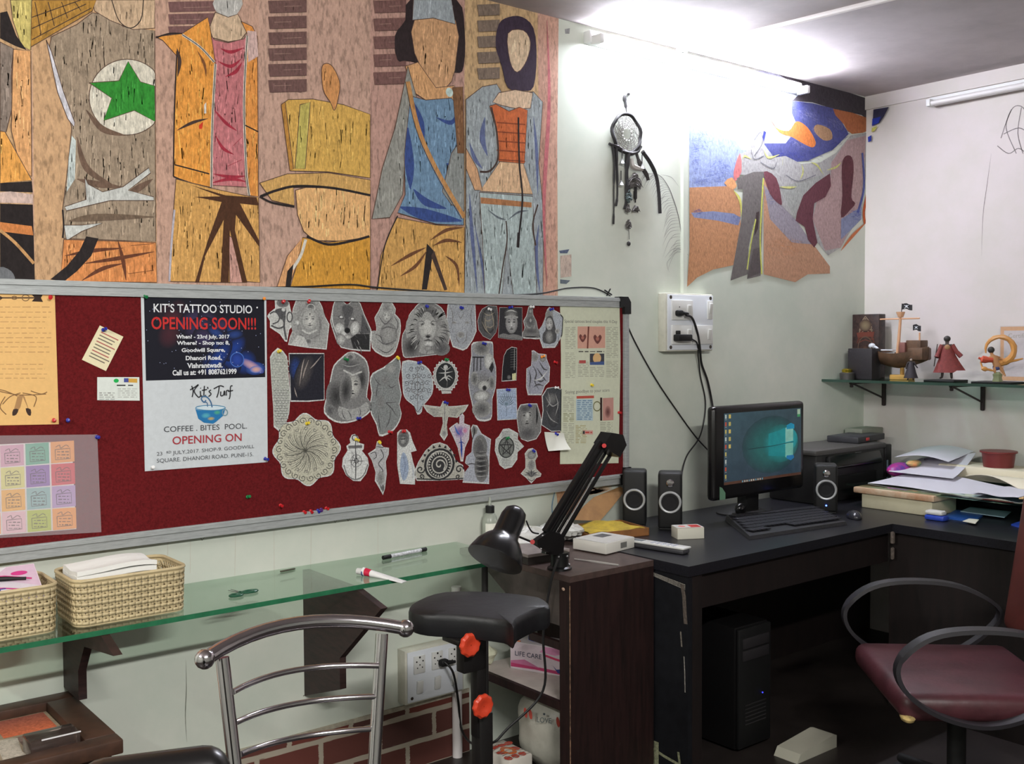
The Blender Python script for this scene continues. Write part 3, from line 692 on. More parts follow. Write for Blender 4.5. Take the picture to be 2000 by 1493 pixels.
def bsheet(off=0.0, **k): return wsheet(BY+0.0012+off, **k)
def sheet_base(s, pts, col, th=0.0009, sm=0):
    """the paper itself, with real thickness, under the drawing"""
    s.cm = 0; qs = s.q(pts)
    if sm: qs = [(p.x, p.y) for p in smooth([Vector(q) for q in qs], sm, True)]
    a = sum(qs[i][0]*qs[(i+1) % len(qs)][1]-qs[(i+1) % len(qs)][0]*qs[i][1] for i in range(len(qs)))
    if a < 0: qs = qs[::-1]
    c = lin(col, s.k); s.face(qs, c); s.lay += 1
    for i in range(len(qs)):
        p, q = qs[i], qs[(i+1) % len(qs)]; o = len(s.v)
        s.v += [s.O+s.U*p[0]+s.V*p[1]-s.N*th, s.O+s.U*q[0]+s.V*q[1]-s.N*th, s.P(q, 1), s.P(p, 1)]
        s.f.append([o, o+1, o+2, o+3]); s.m.append(0); s.c.append([c]*4)
KB = 1.75
def shrink(pts, f, dx=0, dy=0):
    cx = sum(p[0] for p in pts)/len(pts); cy = sum(p[1] for p in pts)/len(pts)
    return [(cx+(p[0]-cx)*f+dx, cy+(p[1]-cy)*f+dy) for p in pts]

PINCOL = {'red': (190, 30, 36), 'blue': (36, 44, 150), 'green': (24, 120, 66), 'yellow': (222, 196, 50), 'orange': (232, 140, 50), 'white': (225, 225, 225), 'purple': (80, 40, 110)}
PIN0 = {}
def pin(u, v, c, what):
    p = wl(u, v, D-BY-0.003)
    if c not in PIN0:
        m = MB(); R = Matrix.Rotation(radians(90), 3, 'X')
        m.lathe([(0.0012, 0.0), (0.0055, 0.0008), (0.0055, 0.003), (0.0032, 0.005), (0.003, 0.010), (0.0048, 0.0135), (0.0048, 0.0155), (0.001, 0.0162)], (0, 0, 0), R, 14)
        me = _mesh('push_pin', m, None, mat('pin_plastic_'+c, PINCOL[c], 0.35)); PIN0[c] = me
    o = bpy.data.objects.new('push_pin', PIN0[c]); COL.objects.link(o); o.location = p
    o.rotation_euler = (radians(random.uniform(-18, 18)), 0, radians(random.uniform(-22, 22)))
    tag(o, what, 'push pin', 'push pins on the red board')

# ---- tan letter sheet at the far left
s = bsheet(k=KB)
sheet_base(s, [(-90, 566), (107, 573), (115, 829), (-90, 833)], (226, 182, 118))
s.st([(-30, 582), (70, 582)], 3, (92, 70, 50), 0); s.poly([(62, 576), (84, 575), (80, 582), (84, 590), (62, 589), (68, 582)], (50, 36, 30)); s.poly([(0, 578), (6, 582), (0, 587)], (60, 44, 36))
s.ring(50, 582, 7, 6, 1.6, (120, 90, 60)); s.ring(28, 582, 5, 3, 1.6, (120, 90, 60))
for y in (600, 610, 620, 629, 641, 651, 660, 669, 678, 688, 712, 721, 731, 739): s.scrib(-60, random.choice((88, 100, 84, 96)), y, 2.0, (196, 152, 100), 12)
s.poly([(24, 812), (34, 775), (46, 770), (40, 795), (30, 812)], (170, 130, 86)); s.poly([(60, 812), (48, 775), (42, 770), (52, 792)], (170, 130, 86))
s.poly([(24, 812), (26, 800), (36, 800), (32, 810)], (60, 44, 38), 2); s.poly([(60, 812), (60, 800), (50, 798), (54, 810)], (60, 44, 38), 2)
for pp in ([(0, 765), (40, 772), (90, 770)], [(5, 790), (20, 775), (40, 768)], [(44, 768), (70, 775), (66, 795)], [(10, 775), (0, 795), (12, 810)], [(60, 764), (80, 770), (92, 766)], [(-10, 760), (10, 764), (34, 774)]): s.st(pp, 1.8, (130, 96, 62), 5)
one('letter_sheet', s, M_PRINT, 'tan printed sheet with arrow heading and two feathers at the left edge of the board', 'poster')
# ---- sticker grid in plastic sleeve
s = bsheet(k=KB)
sheet_base(s, [(-80, 872), (140, 862), (149, 1034), (-80, 1052)], (222, 218, 216))
cols = [[(206, 160, 180), (96, 170, 146), (226, 156, 78)], [(212, 208, 130), (140, 106, 176), (206, 70, 78)], [(230, 176, 74), (142, 182, 182), (178, 152, 196)], [(222, 186, 194), (178, 192, 70), (230, 160, 78)]]
for j in range(4):
    for i in range(-1, 3):
        x0 = 48*i+i*1.2-0+j*1.2; y0 = 871-i*3.6+j*43.5-0
        c = cols[j][i]
        P = [(x0, y0), (x0+46, y0-3), (x0+47.2, y0+38), (x0+1.2, y0+42)]
        s.poly(P, c); d = tuple(int(a*0.52) for a in c)
        s.st([(x0+10, y0+10), (x0+18, y0+6), (x0+20, y0+12), (x0+30, y0+6), (x0+36, y0+9)], 1.5, d, 4)
        s.st([(x0+9, y0+15), (x0+38, y0+12), (x0+39, y0+32), (x0+10, y0+35), (x0+9, y0+15)], 1.6, d, 0)
        for k in range(3): s.scrib(x0+13, x0+36, y0+19+k*6, 2.4, d, 6)
one('sticker_sheet', s, M_PRINT, 'sheet of twelve bright coloured squares with small drawings at lower left of the board', 'poster')
s = MB(); P = [wl(*p, D-BY-0.004) for p in ((-80, 852), (190, 849), (198, 1040), (-80, 1056))]
s.prism(P[::-1], (0, 0.0006, 0)); 
one('plastic_sleeve', s, mat('thin_clear_plastic', (225, 215, 220), 0.25, alpha=0.16), 'clear plastic sleeve over the sheet of coloured squares', 'plastic sleeve')
# ---- small slip and card
s = bsheet(k=KB)
sheet_base(s, [(195, 636), (241, 658), (207, 725), (160, 703)], (226, 216, 180))
a = Vector((195, 636)); ex = Vector((46, 22)); ey = Vector((-34, 68))
for k in range(9):
    p = a+ex*0.15+ey*(0.14+k*0.085); q = a+ex*random.uniform(0.75, 0.95)+ey*(0.14+k*0.085)
    s.st([(p.x, p.y), (q.x, q.y)], 2.2, (176, 96, 92) if k % 3 == 0 else (120, 110, 96), 0)
one('paper_slip', s, M_PRINT, 'small tilted cream slip with faint red print, pinned left of the tattoo studio poster', 'note')
s = bsheet(k=KB)
sheet_base(s, [(190, 737), (272, 737), (273, 783), (190, 782)], (214, 220, 214))
s.ell(227, 744, 5, 4, (30, 170, 80)); s.poly([(242, 739), (268, 740), (268, 748), (242, 747)], (206, 160, 70)); s.poly([(242, 739), (251, 739), (251, 747), (242, 747)], (70, 80, 150))
s.scrib(228, 260, 753, 2.4, (50, 50, 50), 14)
for k in range(5): s.scrib(230, 268, 760+k*4, 1.2, (150, 152, 148), 8)
for k in range(4): s.scrib(194, 224, 768+k*4, 1.4, (110, 110, 106), 8)
one('business_card', s, M_PRINT, 'white business card with green dot below the tilted cream slip', 'card')
# ---- the studio poster
s = bsheet(k=1.62)
sheet_base(s, [(275, 573), (520, 579), (523, 903), (283, 921)], (206, 212, 216))
s.cm = 0
s.poly([(281, 578), (516, 583), (518, 737), (285, 744)], (22, 22, 34))
rr = random.Random(5)
def cloud(cx, cy, rx, ry, c, n=5, bg=(22, 22, 34)):
    for i in range(n):
        a, b = cx+rr.uniform(-rx, rx)*0.5, cy+rr.uniform(-ry, ry)*0.5
        s.ell(a, b, rx*rr.uniform(0.3, 0.5), ry*rr.uniform(0.3, 0.5), c, bg, rr.uniform(-1, 1), 16)
cloud(325, 640, 50, 60, (70, 34, 44)); cloud(400, 650, 70, 50, (58, 50, 84), 7); cloud(455, 690, 80, 50, (26, 60, 140), 8)
cloud(440, 650, 40, 30, (40, 66, 130), 4)
s.ell(498, 720, 20, 13, (70, 110, 190), (22, 40, 100)); s.ell(492, 715, 26, 9, (200, 160, 170), (40, 70, 150), 0.5); s.ell(500, 722, 12, 7, (220, 170, 150), (70, 110, 190))
s.ring(463, 703, 13, 14, 1.8, (70, 110, 190)); s.ell(463, 703, 12, 13, (40, 70, 160), (26, 50, 120))
for i in range(60):
    a, b = rr.uniform(286, 514), rr.uniform(584, 734); s.ell(a, b, 0.8, 0.8, (170, 180, 220), None, 0, 6, False)
s.lay += 1
def mpx(u0, u1, v): a = s.px(u0, v); b = s.px(u1, v); return abs(b[0]-a[0])
def mpy(v0, v1, u): a = s.px(u, v0); b = s.px(u, v1); return abs(b[1]-a[1])
W = (226, 228, 232)
def T(txt, u0, u1, v, h, col, bold=0.0): s.text(txt, (u0+u1)/2+0.0, v, mpx(u0, u1, v), mpy(v-h/2, v+h/2, (u0+u1)/2), col, 'C', bold)
T("KIT'S TATTOO STUDIO", 303, 495, 603, 17, W, 0.012); s.ell(502, 601, 1.6, 1.6, W)
T("OPENING SOON!!!", 299, 503, 632, 24, (198, 48, 46), 0.016)
T("When? - 23rd July, 2017", 345, 449, 659, 10, W, 0.03); T("Where? - Shop no: 8,", 346, 449, 671, 10, W, 0.03)
T("Goodwill Square,", 355, 440, 685, 10, W, 0.03); T("Dhanori Road,", 363, 433, 700, 10, W, 0.03); T("Vishrantwadi.", 366, 435, 714, 10, W, 0.03)
T("Call us at: +91 8087621999", 338, 463, 727, 11, W, 0.03)
BKT = (52, 52, 56)
def script_word(x, y, strokes):
    for pp in strokes: s.st([(x+a, y+b) for a, b in pp], 2.4, BKT, 6, False, nl=False)
    s.lay += 1
script_word(371, 752, [[(3, 2), (6, 12), (4, 24)], [(0, 10), (10, 4), (16, 0), (8, 12), (16, 24), (20, 22)], [(20, 12), (21, 22), (24, 21)], [(20, 6), (21, 7)], [(28, 2), (27, 22), (31, 20)], [(23, 11), (33, 9)], [(34, 4), (35, 8)], [(41, 10), (37, 13), (41, 18), (36, 23)],
    [(46, 8), (58, 2), (66, 4)], [(57, 3), (55, 16), (52, 25)], [(60, 13), (60, 21), (65, 20), (67, 12), (68, 21)], [(71, 21), (71, 12), (76, 11)], [(83, 2), (79, 4), (78, 22), (76, 28)], [(74, 13), (84, 11)]])
s.poly([(381, 798), (392, 795), (430, 795), (440, 798), (436, 812), (422, 824), (416, 828), (398, 826), (387, 818)], (40, 120, 176))
s.ellq(s.px(411, 797), abs(s.px(440, 797)[0]-s.px(411, 797)[0]), abs(s.px(411, 802)[1]-s.px(411, 797)[1]), (206, 222, 230)); s.ring(411, 797, 29, 5, 1.5, (60, 130, 170))
s.ell(402, 812, 10, 6, (90, 176, 190), (40, 120, 176)); s.ell(424, 806, 8, 5, (80, 170, 130), (40, 120, 176)); s.ell(412, 818, 8, 4, (190, 170, 90), (40, 120, 176))
s.ring(439, 806, 5, 6, 2, (120, 150, 160)); s.st([(414, 796), (411, 785), (404, 776), (396, 775), (393, 780), (398, 786), (402, 782)], 2.6, (70, 110, 150), 5); s.st([(405, 795), (404, 787), (398, 786)], 1.8, (70, 110, 150), 4)
def TL(txt, u0, u1, v0, v1, h, col, bold=0.0):
    """line of type printed along a slope"""
    c = s.px((u0+u1)/2, (v0+v1)/2); a = s.px(u0, v0); b = s.px(u1, v1)
    L = sqrt((b[0]-a[0])**2+(b[1]-a[1])**2); s.text(txt, (c[0], c[1]), 0, L, h, col, 'C', bold, atan2(b[1]-a[1], b[0]-a[0]))
TL("COFFEE . BITES  POOL.", 322, 484, 839, 832, 0.0165, (70, 72, 76)); TL("OPENING ON", 338, 473, 861, 854, 0.024, (170, 56, 66), 0.01)
TL("23      JULY,2017. SHOP-9. GOODWILL", 309, 499, 888, 873, 0.014, (92, 94, 98)); TL("RD", 325, 334, 884, 883, 0.007, (92, 94, 98)); TL("SQUARE. DHANORI ROAD. PUNE-15.", 309, 497, 901, 888, 0.014, (92, 94, 98))
one('opening_poster', s, M_PRINT, "poster with a galaxy top headed KIT'S TATTOO STUDIO and a blue cup below", 'poster')
for a in ((281, 578, 'green', 'green push pin at the top left corner of the galaxy poster'), (515, 582, 'orange', 'orange push pin at the top right corner of the galaxy poster'), (517, 896, 'blue', 'blue push pin at the bottom right corner of the galaxy poster'), (298, 914, 'white', 'pale push pin at the bottom left corner of the galaxy poster'),
          (99, 580, 'red', 'red push pin at the top right of the tan letter sheet'), (106, 822, 'red', 'red push pin at the bottom right of the tan letter sheet'), (133, 822, 'blue', 'dark blue push pin alone just right of the tan letter sheet'), (189, 854, 'blue', 'blue push pin at the corner of the clear plastic sleeve'), (201, 645, 'blue', 'blue push pin through the tilted cream slip'),
          (483, 971, 'green', 'green push pin alone in the red felt below the galaxy poster'), (547, 987, 'red', 'red push pin at the far left of the row along the bottom rail'), (593, 1000, 'red', 'red push pin third along the bottom rail'), (606, 998, 'red', 'red push pin beside a blue one along the bottom rail'), (620, 997, 'blue', 'blue push pin fifth along the bottom rail'), (636, 993, 'red', 'red push pin at the right end of the row along the bottom rail'), (627, 995, 'purple', 'purple push pin among the row along the bottom rail')): pin(*a)

# ---- newspaper clippings on a long cream sheet
s = bsheet(k=1.75)
sheet_base(s, [(1094, 593), (1210, 594), (1212, 700), (1208, 905), (1094, 907), (1096, 700)], (204, 208, 186))
s.scrib(1150, 1160, 599, 3, (80, 80, 76), 6)
s.text("Special tattoos bind couples this V-Day", 1155, 629, mpx(1104, 1207, 629), 0.016, (96, 96, 90))
def column(x0, x1, y0, y1, c=(168, 170, 152), dy=3.4):
    y = y0
    while y < y1: s.scrib(x0, x1, y, 1.7, c, 9); y += dy
for x0, x1, y0, y1 in ((1104, 1124, 640, 682), (1104, 1124, 690, 738), (1184, 1207, 640, 700), (1184, 1207, 706, 738), (1129, 1150, 708, 736), (1152, 1180, 718, 736)): column(x0, x1, y0, y1)
s.poly([(1128, 638), (1182, 638), (1182, 680), (1128, 681)], (206, 158, 140)); s.poly([(1148, 638), (1151, 638), (1149, 681), (1146, 681)], (120, 70, 60))
for cx, cy, w in ((1138, 660, 7), (1167, 662, 8)):
    s.poly([(cx, cy+w*1.3), (cx-w, cy-w*0.2), (cx-w*0.6, cy-w), (cx, cy-w*0.4), (cx+w*0.6, cy-w), (cx+w, cy-w*0.2)], (110, 66, 62), 3); s.ell(cx, cy, w*0.4, w*0.5, (170, 110, 96))
s.scrib(1130, 1180, 687, 2.4, (90, 90, 84), 8)
s.poly([(1152, 691), (1180, 691), (1180, 713), (1152, 713)], (70, 70, 76)); s.ell(1166, 700, 8, 10, (214, 176, 124)); s.poly([(1152, 708), (1180, 706), (1180, 713), (1152, 713)], (70, 90, 140))
s.poly([(1131, 704), (1144, 704), (1144, 710), (1131, 710)], (178, 84, 80))
s.text("Saying goodbye to your scars", 1148, 765, mpx(1106, 1192, 765), 0.017, (120, 120, 112))
for x0, x1, y0, y1 in ((1100, 1121, 776, 806), (1100, 1121, 828, 866), (1172, 1196, 826, 868)): column(x0, x1, y0, y1)
column(1100, 1121, 808, 826, (150, 152, 120), 3); column(1124, 1146, 832, 866, (176, 170, 130), 3)
s.poly([(1126, 774), (1160, 773), (1160, 778), (1126, 779)], (186, 84, 72)); s.poly([(1125, 780), (1158, 780), (1158, 822), (1125, 822)], (176, 196, 204))
for y in range(783, 821, 4): s.scrib(1127, 1156, y, 1.7, (100, 130, 158), 8)
s.ring(1166, 794, 7, 9, 2, (110, 110, 70)); s.poly([(1172, 777), (1176, 777), (1176, 822), (1172, 822)], (60, 44, 40)); s.poly([(1177, 778), (1198, 777), (1198, 821), (1177, 822)], (190, 142, 132)); s.ell(1187, 805, 6, 12, (96, 56, 56), (176, 128, 120))
s.poly([(1138, 841), (1158, 841), (1158, 849), (1138, 849)], (206, 160, 150)); s.poly([(1138, 842), (1142, 842), (1142, 848), (1138, 848)], (60, 60, 60)); s.scrib(1143, 1157, 845, 3, (186, 70, 66), 6)
one('newspaper_clippings', s, M_PRINT, 'tall cream sheet with two newspaper clippings at the right end of the board', 'newspaper')
pin(1155, 752, 'yellow', 'yellow push pin between the two newspaper articles'); pin(1208, 806, 'red', 'red push pin at the right margin beside the newspaper sheet')
pin(1082, 707, 'red', 'red push pin in bare felt left of the newspaper sheet')
# blank curled slip
s = MB(); P = [wl(*p, D-BY-0.001) for p in ((1062, 844), (1100, 846), (1104, 880), (1066, 884))]
s.grid(lambda a, b: (P[0]*(1-a)*(1-b)+P[1]*a*(1-b)+P[2]*a*b+P[3]*(1-a)*b)+Vector((0, -0.004-0.03*(b*b)*(0.4+0.6*a), 0.006*b*b)), 8, 8, (0, 0.0006, 0))
one('blank_slip', s, mat('white_paper', (214, 214, 204), 0.8), 'blank white slip curling away from the board beside the newspaper sheet', 'note')
# ---- cut-out tattoo designs, drawn in the coordinates of two enlargements
TA = (510, 560, 3.554); TB = (800, 560, 3.555)
PAPER = (204, 206, 204); K1, K2, K3, K4, K5 = (44, 44, 46), (82, 82, 84), (122, 122, 122), (156, 157, 155), (186, 187, 184)
def cut(tf, outline, border=0.94, base=K4, sm=0, m=None, k=KB, off=0.0):
    s = bsheet(off, k=k, tf=tf); sheet_base(s, outline, PAPER, 0.0009, sm)
    if border: s.poly(shrink(outline, border), base, sm)
    return s
def fin(s, label, pincol, pu, pv, pinlab, cat='cutout picture'):
    one('design_cutout', s, M_SKETCH, label, cat, 'cut-out designs on the board')
    if pincol:
        x, y = s.tf[0]+pu/s.tf[2], s.tf[1]+pv/s.tf[2]; pin(x, y, pincol, pinlab)
def face(s, x, y, w, h, lt, md, dk):
    """soft printed human face: w,h half sizes"""
    s.ell(x, y, w, h, lt, md); s.poly([(x-w*0.1, y-h*0.1), (x+w*0.05, y-h*0.1), (x+w*0.16, y+h*0.32), (x-w*0.18, y+h*0.34)], tuple(min(255, c+18) for c in lt))
    for sx in (-1, 1):
        s.ell(x+sx*w*0.42, y-h*0.12, w*0.24, h*0.09, dk, md); s.st([(x+sx*w*0.7, y-h*0.28), (x+sx*w*0.4, y-h*0.36), (x+sx*w*0.14, y-h*0.28)], max(3, h*0.07), dk, 4, True)
    s.ell(x, y+h*0.36, w*0.18, h*0.05, dk, md); s.st([(x-w*0.32, y+h*0.58), (x, y+h*0.54), (x+w*0.32, y+h*0.58)], max(4, h*0.1), dk, 4, True)
def curl(s, x, y, r, a0, turns, w, col, sgn=1):
    pts = []
    for i in range(14):
        t = i/13; rr = r*(1-t*0.85); a = a0+sgn*turns*2*pi*t; pts.append((x+rr*cos(a), y+rr*sin(a)))
    s.st(pts, w, col, 2, nl=False)
# row 1 ------------------------------------------------------------
s = cut(TA, [(95, 92), (150, 82), (195, 110), (205, 160), (222, 215), (232, 260), (195, 300), (180, 385), (165, 380), (130, 330), (62, 285), (62, 240), (42, 205), (60, 180), (98, 150)], 0.9, K5)
s.ell(150, 115, 42, 30, K2, K3); s.poly([(100, 160), (170, 150), (165, 210), (140, 230), (110, 190)], K2, 3)
s.st([(60, 190), (90, 175), (125, 195), (120, 240), (80, 260)], 10, K2); s.st([(70, 270), (120, 290), (160, 270), (150, 220)], 12, K2); s.ring(198, 212, 18, 34, 9, K2); s.st([(165, 200), (160, 280), (175, 370)], 14, K2); s.ell(155, 160, 14, 14, PAPER, K4)
fin(s, 'small swirling ornament cutout at the left end of the top row', 'red', 152, 108, 'red push pin in the leftmost ornament of the top row')
s = cut(TA, [(248, 78), (400, 92), (425, 140), (440, 200), (474, 262), (455, 438), (320, 425), (188, 405), (200, 350), (240, 260), (215, 190), (222, 150)], 0.96, K4)
s.ell(330, 250, 120, 160, K3, K4); s.ell(340, 130, 42, 40, K2, K4); s.ring(345, 148, 28, 26, 6, K5); s.ell(338, 235, 72, 85, K2, K4)
face(s, 338, 232, 52, 68, (190, 190, 186), K4, K2); s.st([(285, 300), (330, 325), (390, 300)], 12, K5); s.st([(270, 330), (330, 365), (410, 330)], 9, K3); s.ell(328, 380, 24, 22, K2, K4); s.ell(250, 250, 16, 18, PAPER, K4)
s.poly([(205, 400), (250, 340), (300, 350), (330, 420)], K5); s.st([(395, 190), (412, 260), (400, 330)], 16, K3, 5, True); s.poly([(335, 185), (342, 185), (340, 200), (336, 200)], K1)
fin(s, 'grey deity portrait with crescent and garlands, second in the top row', 'red', 330, 108, 'red push pin at the crown of the crescent portrait')
s = cut(TA, [(520, 75), (545, 82), (598, 128), (635, 95), (662, 88), (690, 118), (716, 190), (765, 300), (758, 450), (690, 448), (620, 440), (555, 425), (520, 370), (490, 280), (480, 240), (490, 180), (500, 130)], 0.96, K3)
s.poly([(508, 130), (528, 90), (580, 130), (560, 180), (510, 190)], K3); s.poly([(640, 100), (660, 96), (680, 130), (690, 180), (640, 170), (620, 130)], K3)
s.ell(600, 180, 50, 60, K2, K3); s.poly([(560, 140), (600, 130), (640, 150), (625, 200), (598, 290), (580, 290), (575, 200)], K2, 2)
for (a, b), c in (((555, 215), K1), ((636, 228), K1)): s.ell(a, b, 30, 16, c, K3, 0.3)
s.ell(556, 212, 11, 7, PAPER); s.ell(634, 224, 11, 7, PAPER)
s.ell(545, 290, 34, 36, PAPER, K4, 0.5); s.ell(650, 290, 30, 50, PAPER, K4, 0.3); s.ell(575, 330, 22, 26, PAPER, K4); s.ell(598, 305, 20, 20, (20, 20, 22), K1); s.ell(600, 350, 30, 16, K5, K3)
s.poly([(620, 360), (660, 330), (750, 330), (752, 440), (640, 430)], K1); s.poly([(700, 190), (730, 250), (760, 320), (690, 330)], K2)
for i in range(12): a = random.uniform(640, 740); b = random.uniform(250, 430); s.st([(a, b), (a+12, b+22), (a+16, b+40)], 6, random.choice([K2, K4, K1]), 3, True, nl=False)
s.lay += 1; s.ell(555, 370, 34, 40, K5, K3, 0.4); s.st([(500, 150), (495, 240), (530, 340)], 8, PAPER, 5, True)
fin(s, 'sharp black and white wolf head facing out, third in the top row', None, 0, 0, '')
s = cut(TA, [(850, 95), (870, 88), (895, 92), (935, 155), (930, 190), (965, 230), (968, 320), (945, 420), (920, 470), (870, 490), (820, 470), (770, 425), (765, 310), (800, 310), (795, 250), (788, 215), (815, 170)], 0.95, K4, 2)
s.ell(870, 150, 30, 40, K3, K4); s.ell(875, 220, 50, 50, K3, K4); face(s, 872, 205, 26, 34, K5, K4, K2); s.ell(885, 330, 60, 80, K4, K3)
for pp in ([(810, 190), (860, 260), (920, 200)], [(830, 300), (880, 280), (940, 300)], [(800, 360), (860, 400), (940, 370)], [(850, 320), (900, 320)], [(850, 345), (905, 345)], [(800, 420), (870, 460), (930, 410)], [(920, 200), (950, 260), (930, 330)], [(790, 330), (830, 350), (850, 420)]): s.st(pp, 7, K2, 5, True)
fin(s, 'pale grey cutout of a kneeling deity with folded hands beside the lion', None, 0, 0, '')
s = cut(TB, [(30, 155), (60, 120), (110, 108), (165, 112), (220, 145), (250, 200), (262, 290), (278, 340), (270, 400), (235, 462), (150, 478), (60, 488), (-30, 495), (-48, 465), (-55, 400), (-48, 330), (-15, 270), (-5, 200)], 0.975, K3, 2)
s.ell(125, 300, 150, 170, K3, K4); s.ell(130, 190, 70, 60, K2, K3); s.ell(60, 330, 60, 120, K3, K4, 0.2); s.ell(215, 330, 50, 110, K4, K3); s.ell(10, 420, 60, 70, K1, K3); s.ell(220, 430, 60, 50, K2, K3)
for i in range(70):
    a = random.uniform(-2.9, 2.9)+pi/2; r0 = random.uniform(75, 100); L = random.uniform(35, 70)
    x, y = 128+r0*cos(a)*0.95, 290+r0*sin(a)*1.15; s.st([(x, y), (x+L*0.6*cos(a)+4, y+L*0.6*sin(a)), (x+L*cos(a), y+L*sin(a)+12)], 7, random.choice([K2, K3, K5, K4, K1]), 3, True, nl=False)
s.lay += 1
s.ell(125, 285, 62, 92, K5, K4); s.ell(122, 215, 34, 40, K4, K4); s.poly([(105, 240), (140, 240), (150, 320), (100, 320)], K5, 3)
for sx in (-1, 1): s.ell(124+sx*36, 262, 17, 9, K1, K4, sx*0.35); s.st([(124+sx*60, 245), (124+sx*36, 240), (124+sx*16, 258)], 6, K2, 4, True)
s.ell(128, 345, 26, 15, K2, K4); s.ell(128, 348, 14, 8, K1); s.st([(128, 350), (128, 372)], 4, K1, 0); s.st([(95, 378), (128, 370), (160, 378)], 7, K1, 4, True); s.ell(132, 398, 34, 20, PAPER, K4); s.ell(128, 430, 26, 20, K4, K3)
fin(s, 'big lion head with full mane in the middle of the top row', 'blue', 118, 135, 'blue push pin on the forehead of the lion')
s = cut(TB, [(262, 150), (270, 95), (290, 98), (325, 120), (400, 122), (430, 98), (455, 95), (460, 200), (465, 310), (440, 370), (400, 430), (370, 445), (300, 420), (275, 340), (255, 250)], 0.95, (158, 162, 168))
s.ell(358, 270, 80, 120, (164, 168, 174), (150, 154, 160)); s.ell(355, 335, 26, 22, K3, K4); s.ell(310, 250, 16, 8, K3, K4); s.ell(400, 250, 16, 8, K3, K4)
for pp in ([(280, 130), (300, 200), (290, 280)], [(440, 130), (425, 200), (440, 300)], [(330, 170), (355, 220), (380, 170)], [(320, 300), (330, 370), (355, 400)], [(400, 300), (390, 370), (360, 400)]): s.st(pp, 7, K3, 5, True)
fin(s, 'pale washed-out wolf head right of the lion', 'blue', 355, 145, 'blue push pin in the pale wolf head')
s = cut(TB, [(505, 155), (545, 132), (605, 135), (612, 180), (612, 270), (600, 320), (560, 370), (510, 345), (480, 300), (472, 240), (485, 190)], 0.98, K2)
s.ell(550, 235, 50, 90, K3, K1); 
for pp in ([(510, 180), (550, 200), (590, 180)], [(515, 220), (545, 240), (580, 215)], [(520, 270), (560, 285), (590, 260)], [(500, 240), (530, 300), (570, 340)], [(560, 150), (580, 230), (585, 300)], [(530, 200), (525, 260), (545, 320)]): s.st(pp, 8, (146, 138, 122), 5, True)
fin(s, 'dark carved mask cutout between the pale wolf and the crowned face', 'white', 548, 155, 'white push pin in the dark carved mask')
s = cut(TB, [(625, 145), (782, 145), (782, 372), (700, 368), (616, 355)], 0.985, (52, 52, 56))
s.ell(705, 190, 52, 50, K3, K1); face(s, 708, 255, 42, 72, (176, 176, 176), K3, K1); s.st([(660, 215), (705, 205), (752, 215)], 12, K4); s.st([(670, 175), (705, 165), (745, 178)], 9, K5, 4, True); s.poly([(620, 350), (650, 325), (690, 335), (720, 330), (778, 345), (778, 368)], K3, 2)
fin(s, 'dark square portrait of a crowned face near the right of the top row', 'blue', 690, 147, 'blue push pin on the crowned face portrait')
s = cut(TB, [(822, 160), (830, 135), (848, 135), (856, 160), (858, 195), (880, 240), (888, 285), (905, 320), (902, 365), (840, 362), (782, 358), (785, 320), (800, 285), (790, 240), (810, 205)], 0.93, K3, 2)
s.ell(840, 172, 15, 20, K4, K2); s.ell(838, 240, 34, 44, K2, K3); s.st([(800, 230), (820, 280), (860, 290), (878, 240)], 9, K4, 5, True); s.ell(842, 310, 52, 22, K2, K3); s.st([(795, 345), (840, 350), (890, 345)], 10, K1, 4, True); s.ell(840, 235, 8, 14, K5, K3)
fin(s, 'small seated meditating statue cutout in the top row', 'white', 840, 140, 'pale push pin above the seated statue')
s = cut(TB, [(955, 160), (970, 142), (985, 150), (1045, 185), (1068, 215), (1060, 340), (1010, 425), (925, 428), (905, 370), (892, 310), (920, 270), (940, 220)], 0.94, (170, 176, 184))
s.ell(970, 200, 28, 40, K3, K4); s.poly([(945, 230), (970, 205), (995, 220), (1020, 330), (1005, 390), (930, 390), (925, 330), (945, 300)], K2, 3); face(s, 970, 260, 24, 44, (190, 190, 190), K4, K2); s.ell(970, 350, 30, 50, K4, K2); s.ell(1025, 310, 15, 18, K3, K5); s.st([(1035, 330), (1030, 400), (1015, 420)], 6, K2, 4, True)
fin(s, 'long-haired portrait cutout at the right end of the top row', 'blue', 975, 160, 'blue push pin at the top of the long-haired portrait')
# row 2 ------------------------------------------------------------
s = cut(TA, [(62, 490), (78, 460), (115, 425), (150, 445), (180, 485), (190, 600), (203, 760), (195, 880), (175, 945), (130, 1010), (88, 975), (85, 850), (72, 660)], 0.95, (170, 174, 166))
for r in range(26):
    for c in range(5):
        x, y = 84+c*22+(r % 2)*11+r*0.9, 500+r*18
        if y < 960 and (x < 188): s.poly([(x-9, y), (x, y-7), (x+9, y), (x, y+7)], (188, 190, 182) if r < 12 else K5, nl=False); s.st([(x-9, y), (x, y+7), (x+9, y)], 2.2 if r < 12 else 3.4, K3 if r < 12 else K2, 0, nl=False)
s.lay += 1
fin(s, 'tall narrow strip cutout covered in a scale pattern right of the poster', 'yellow', 122, 452, 'yellow push pin at the tip of the scale-pattern strip')
s = cut(TA, [(192, 462), (438, 462), (440, 790), (330, 800), (205, 800)], 0, K1)
s.poly([(196, 468), (436, 468), (436, 784), (320, 792), (208, 790)], (34, 34, 44)); s.ell(240, 570, 46, 90, (36, 60, 120), (34, 34, 44)); s.ell(300, 600, 60, 140, (78, 74, 74), (34, 34, 44), 0.4)
for pp in ([(300, 500), (285, 560), (265, 690)], [(330, 510), (300, 590), (290, 640)], [(230, 700), (240, 740), (250, 770)], [(420, 480), (370, 540), (340, 570)]): s.st(pp, 9, (156, 146, 140), 5, True)
fin(s, 'dark square photo with blue glow left of the statue head', None, 0, 0, '', 'photo')
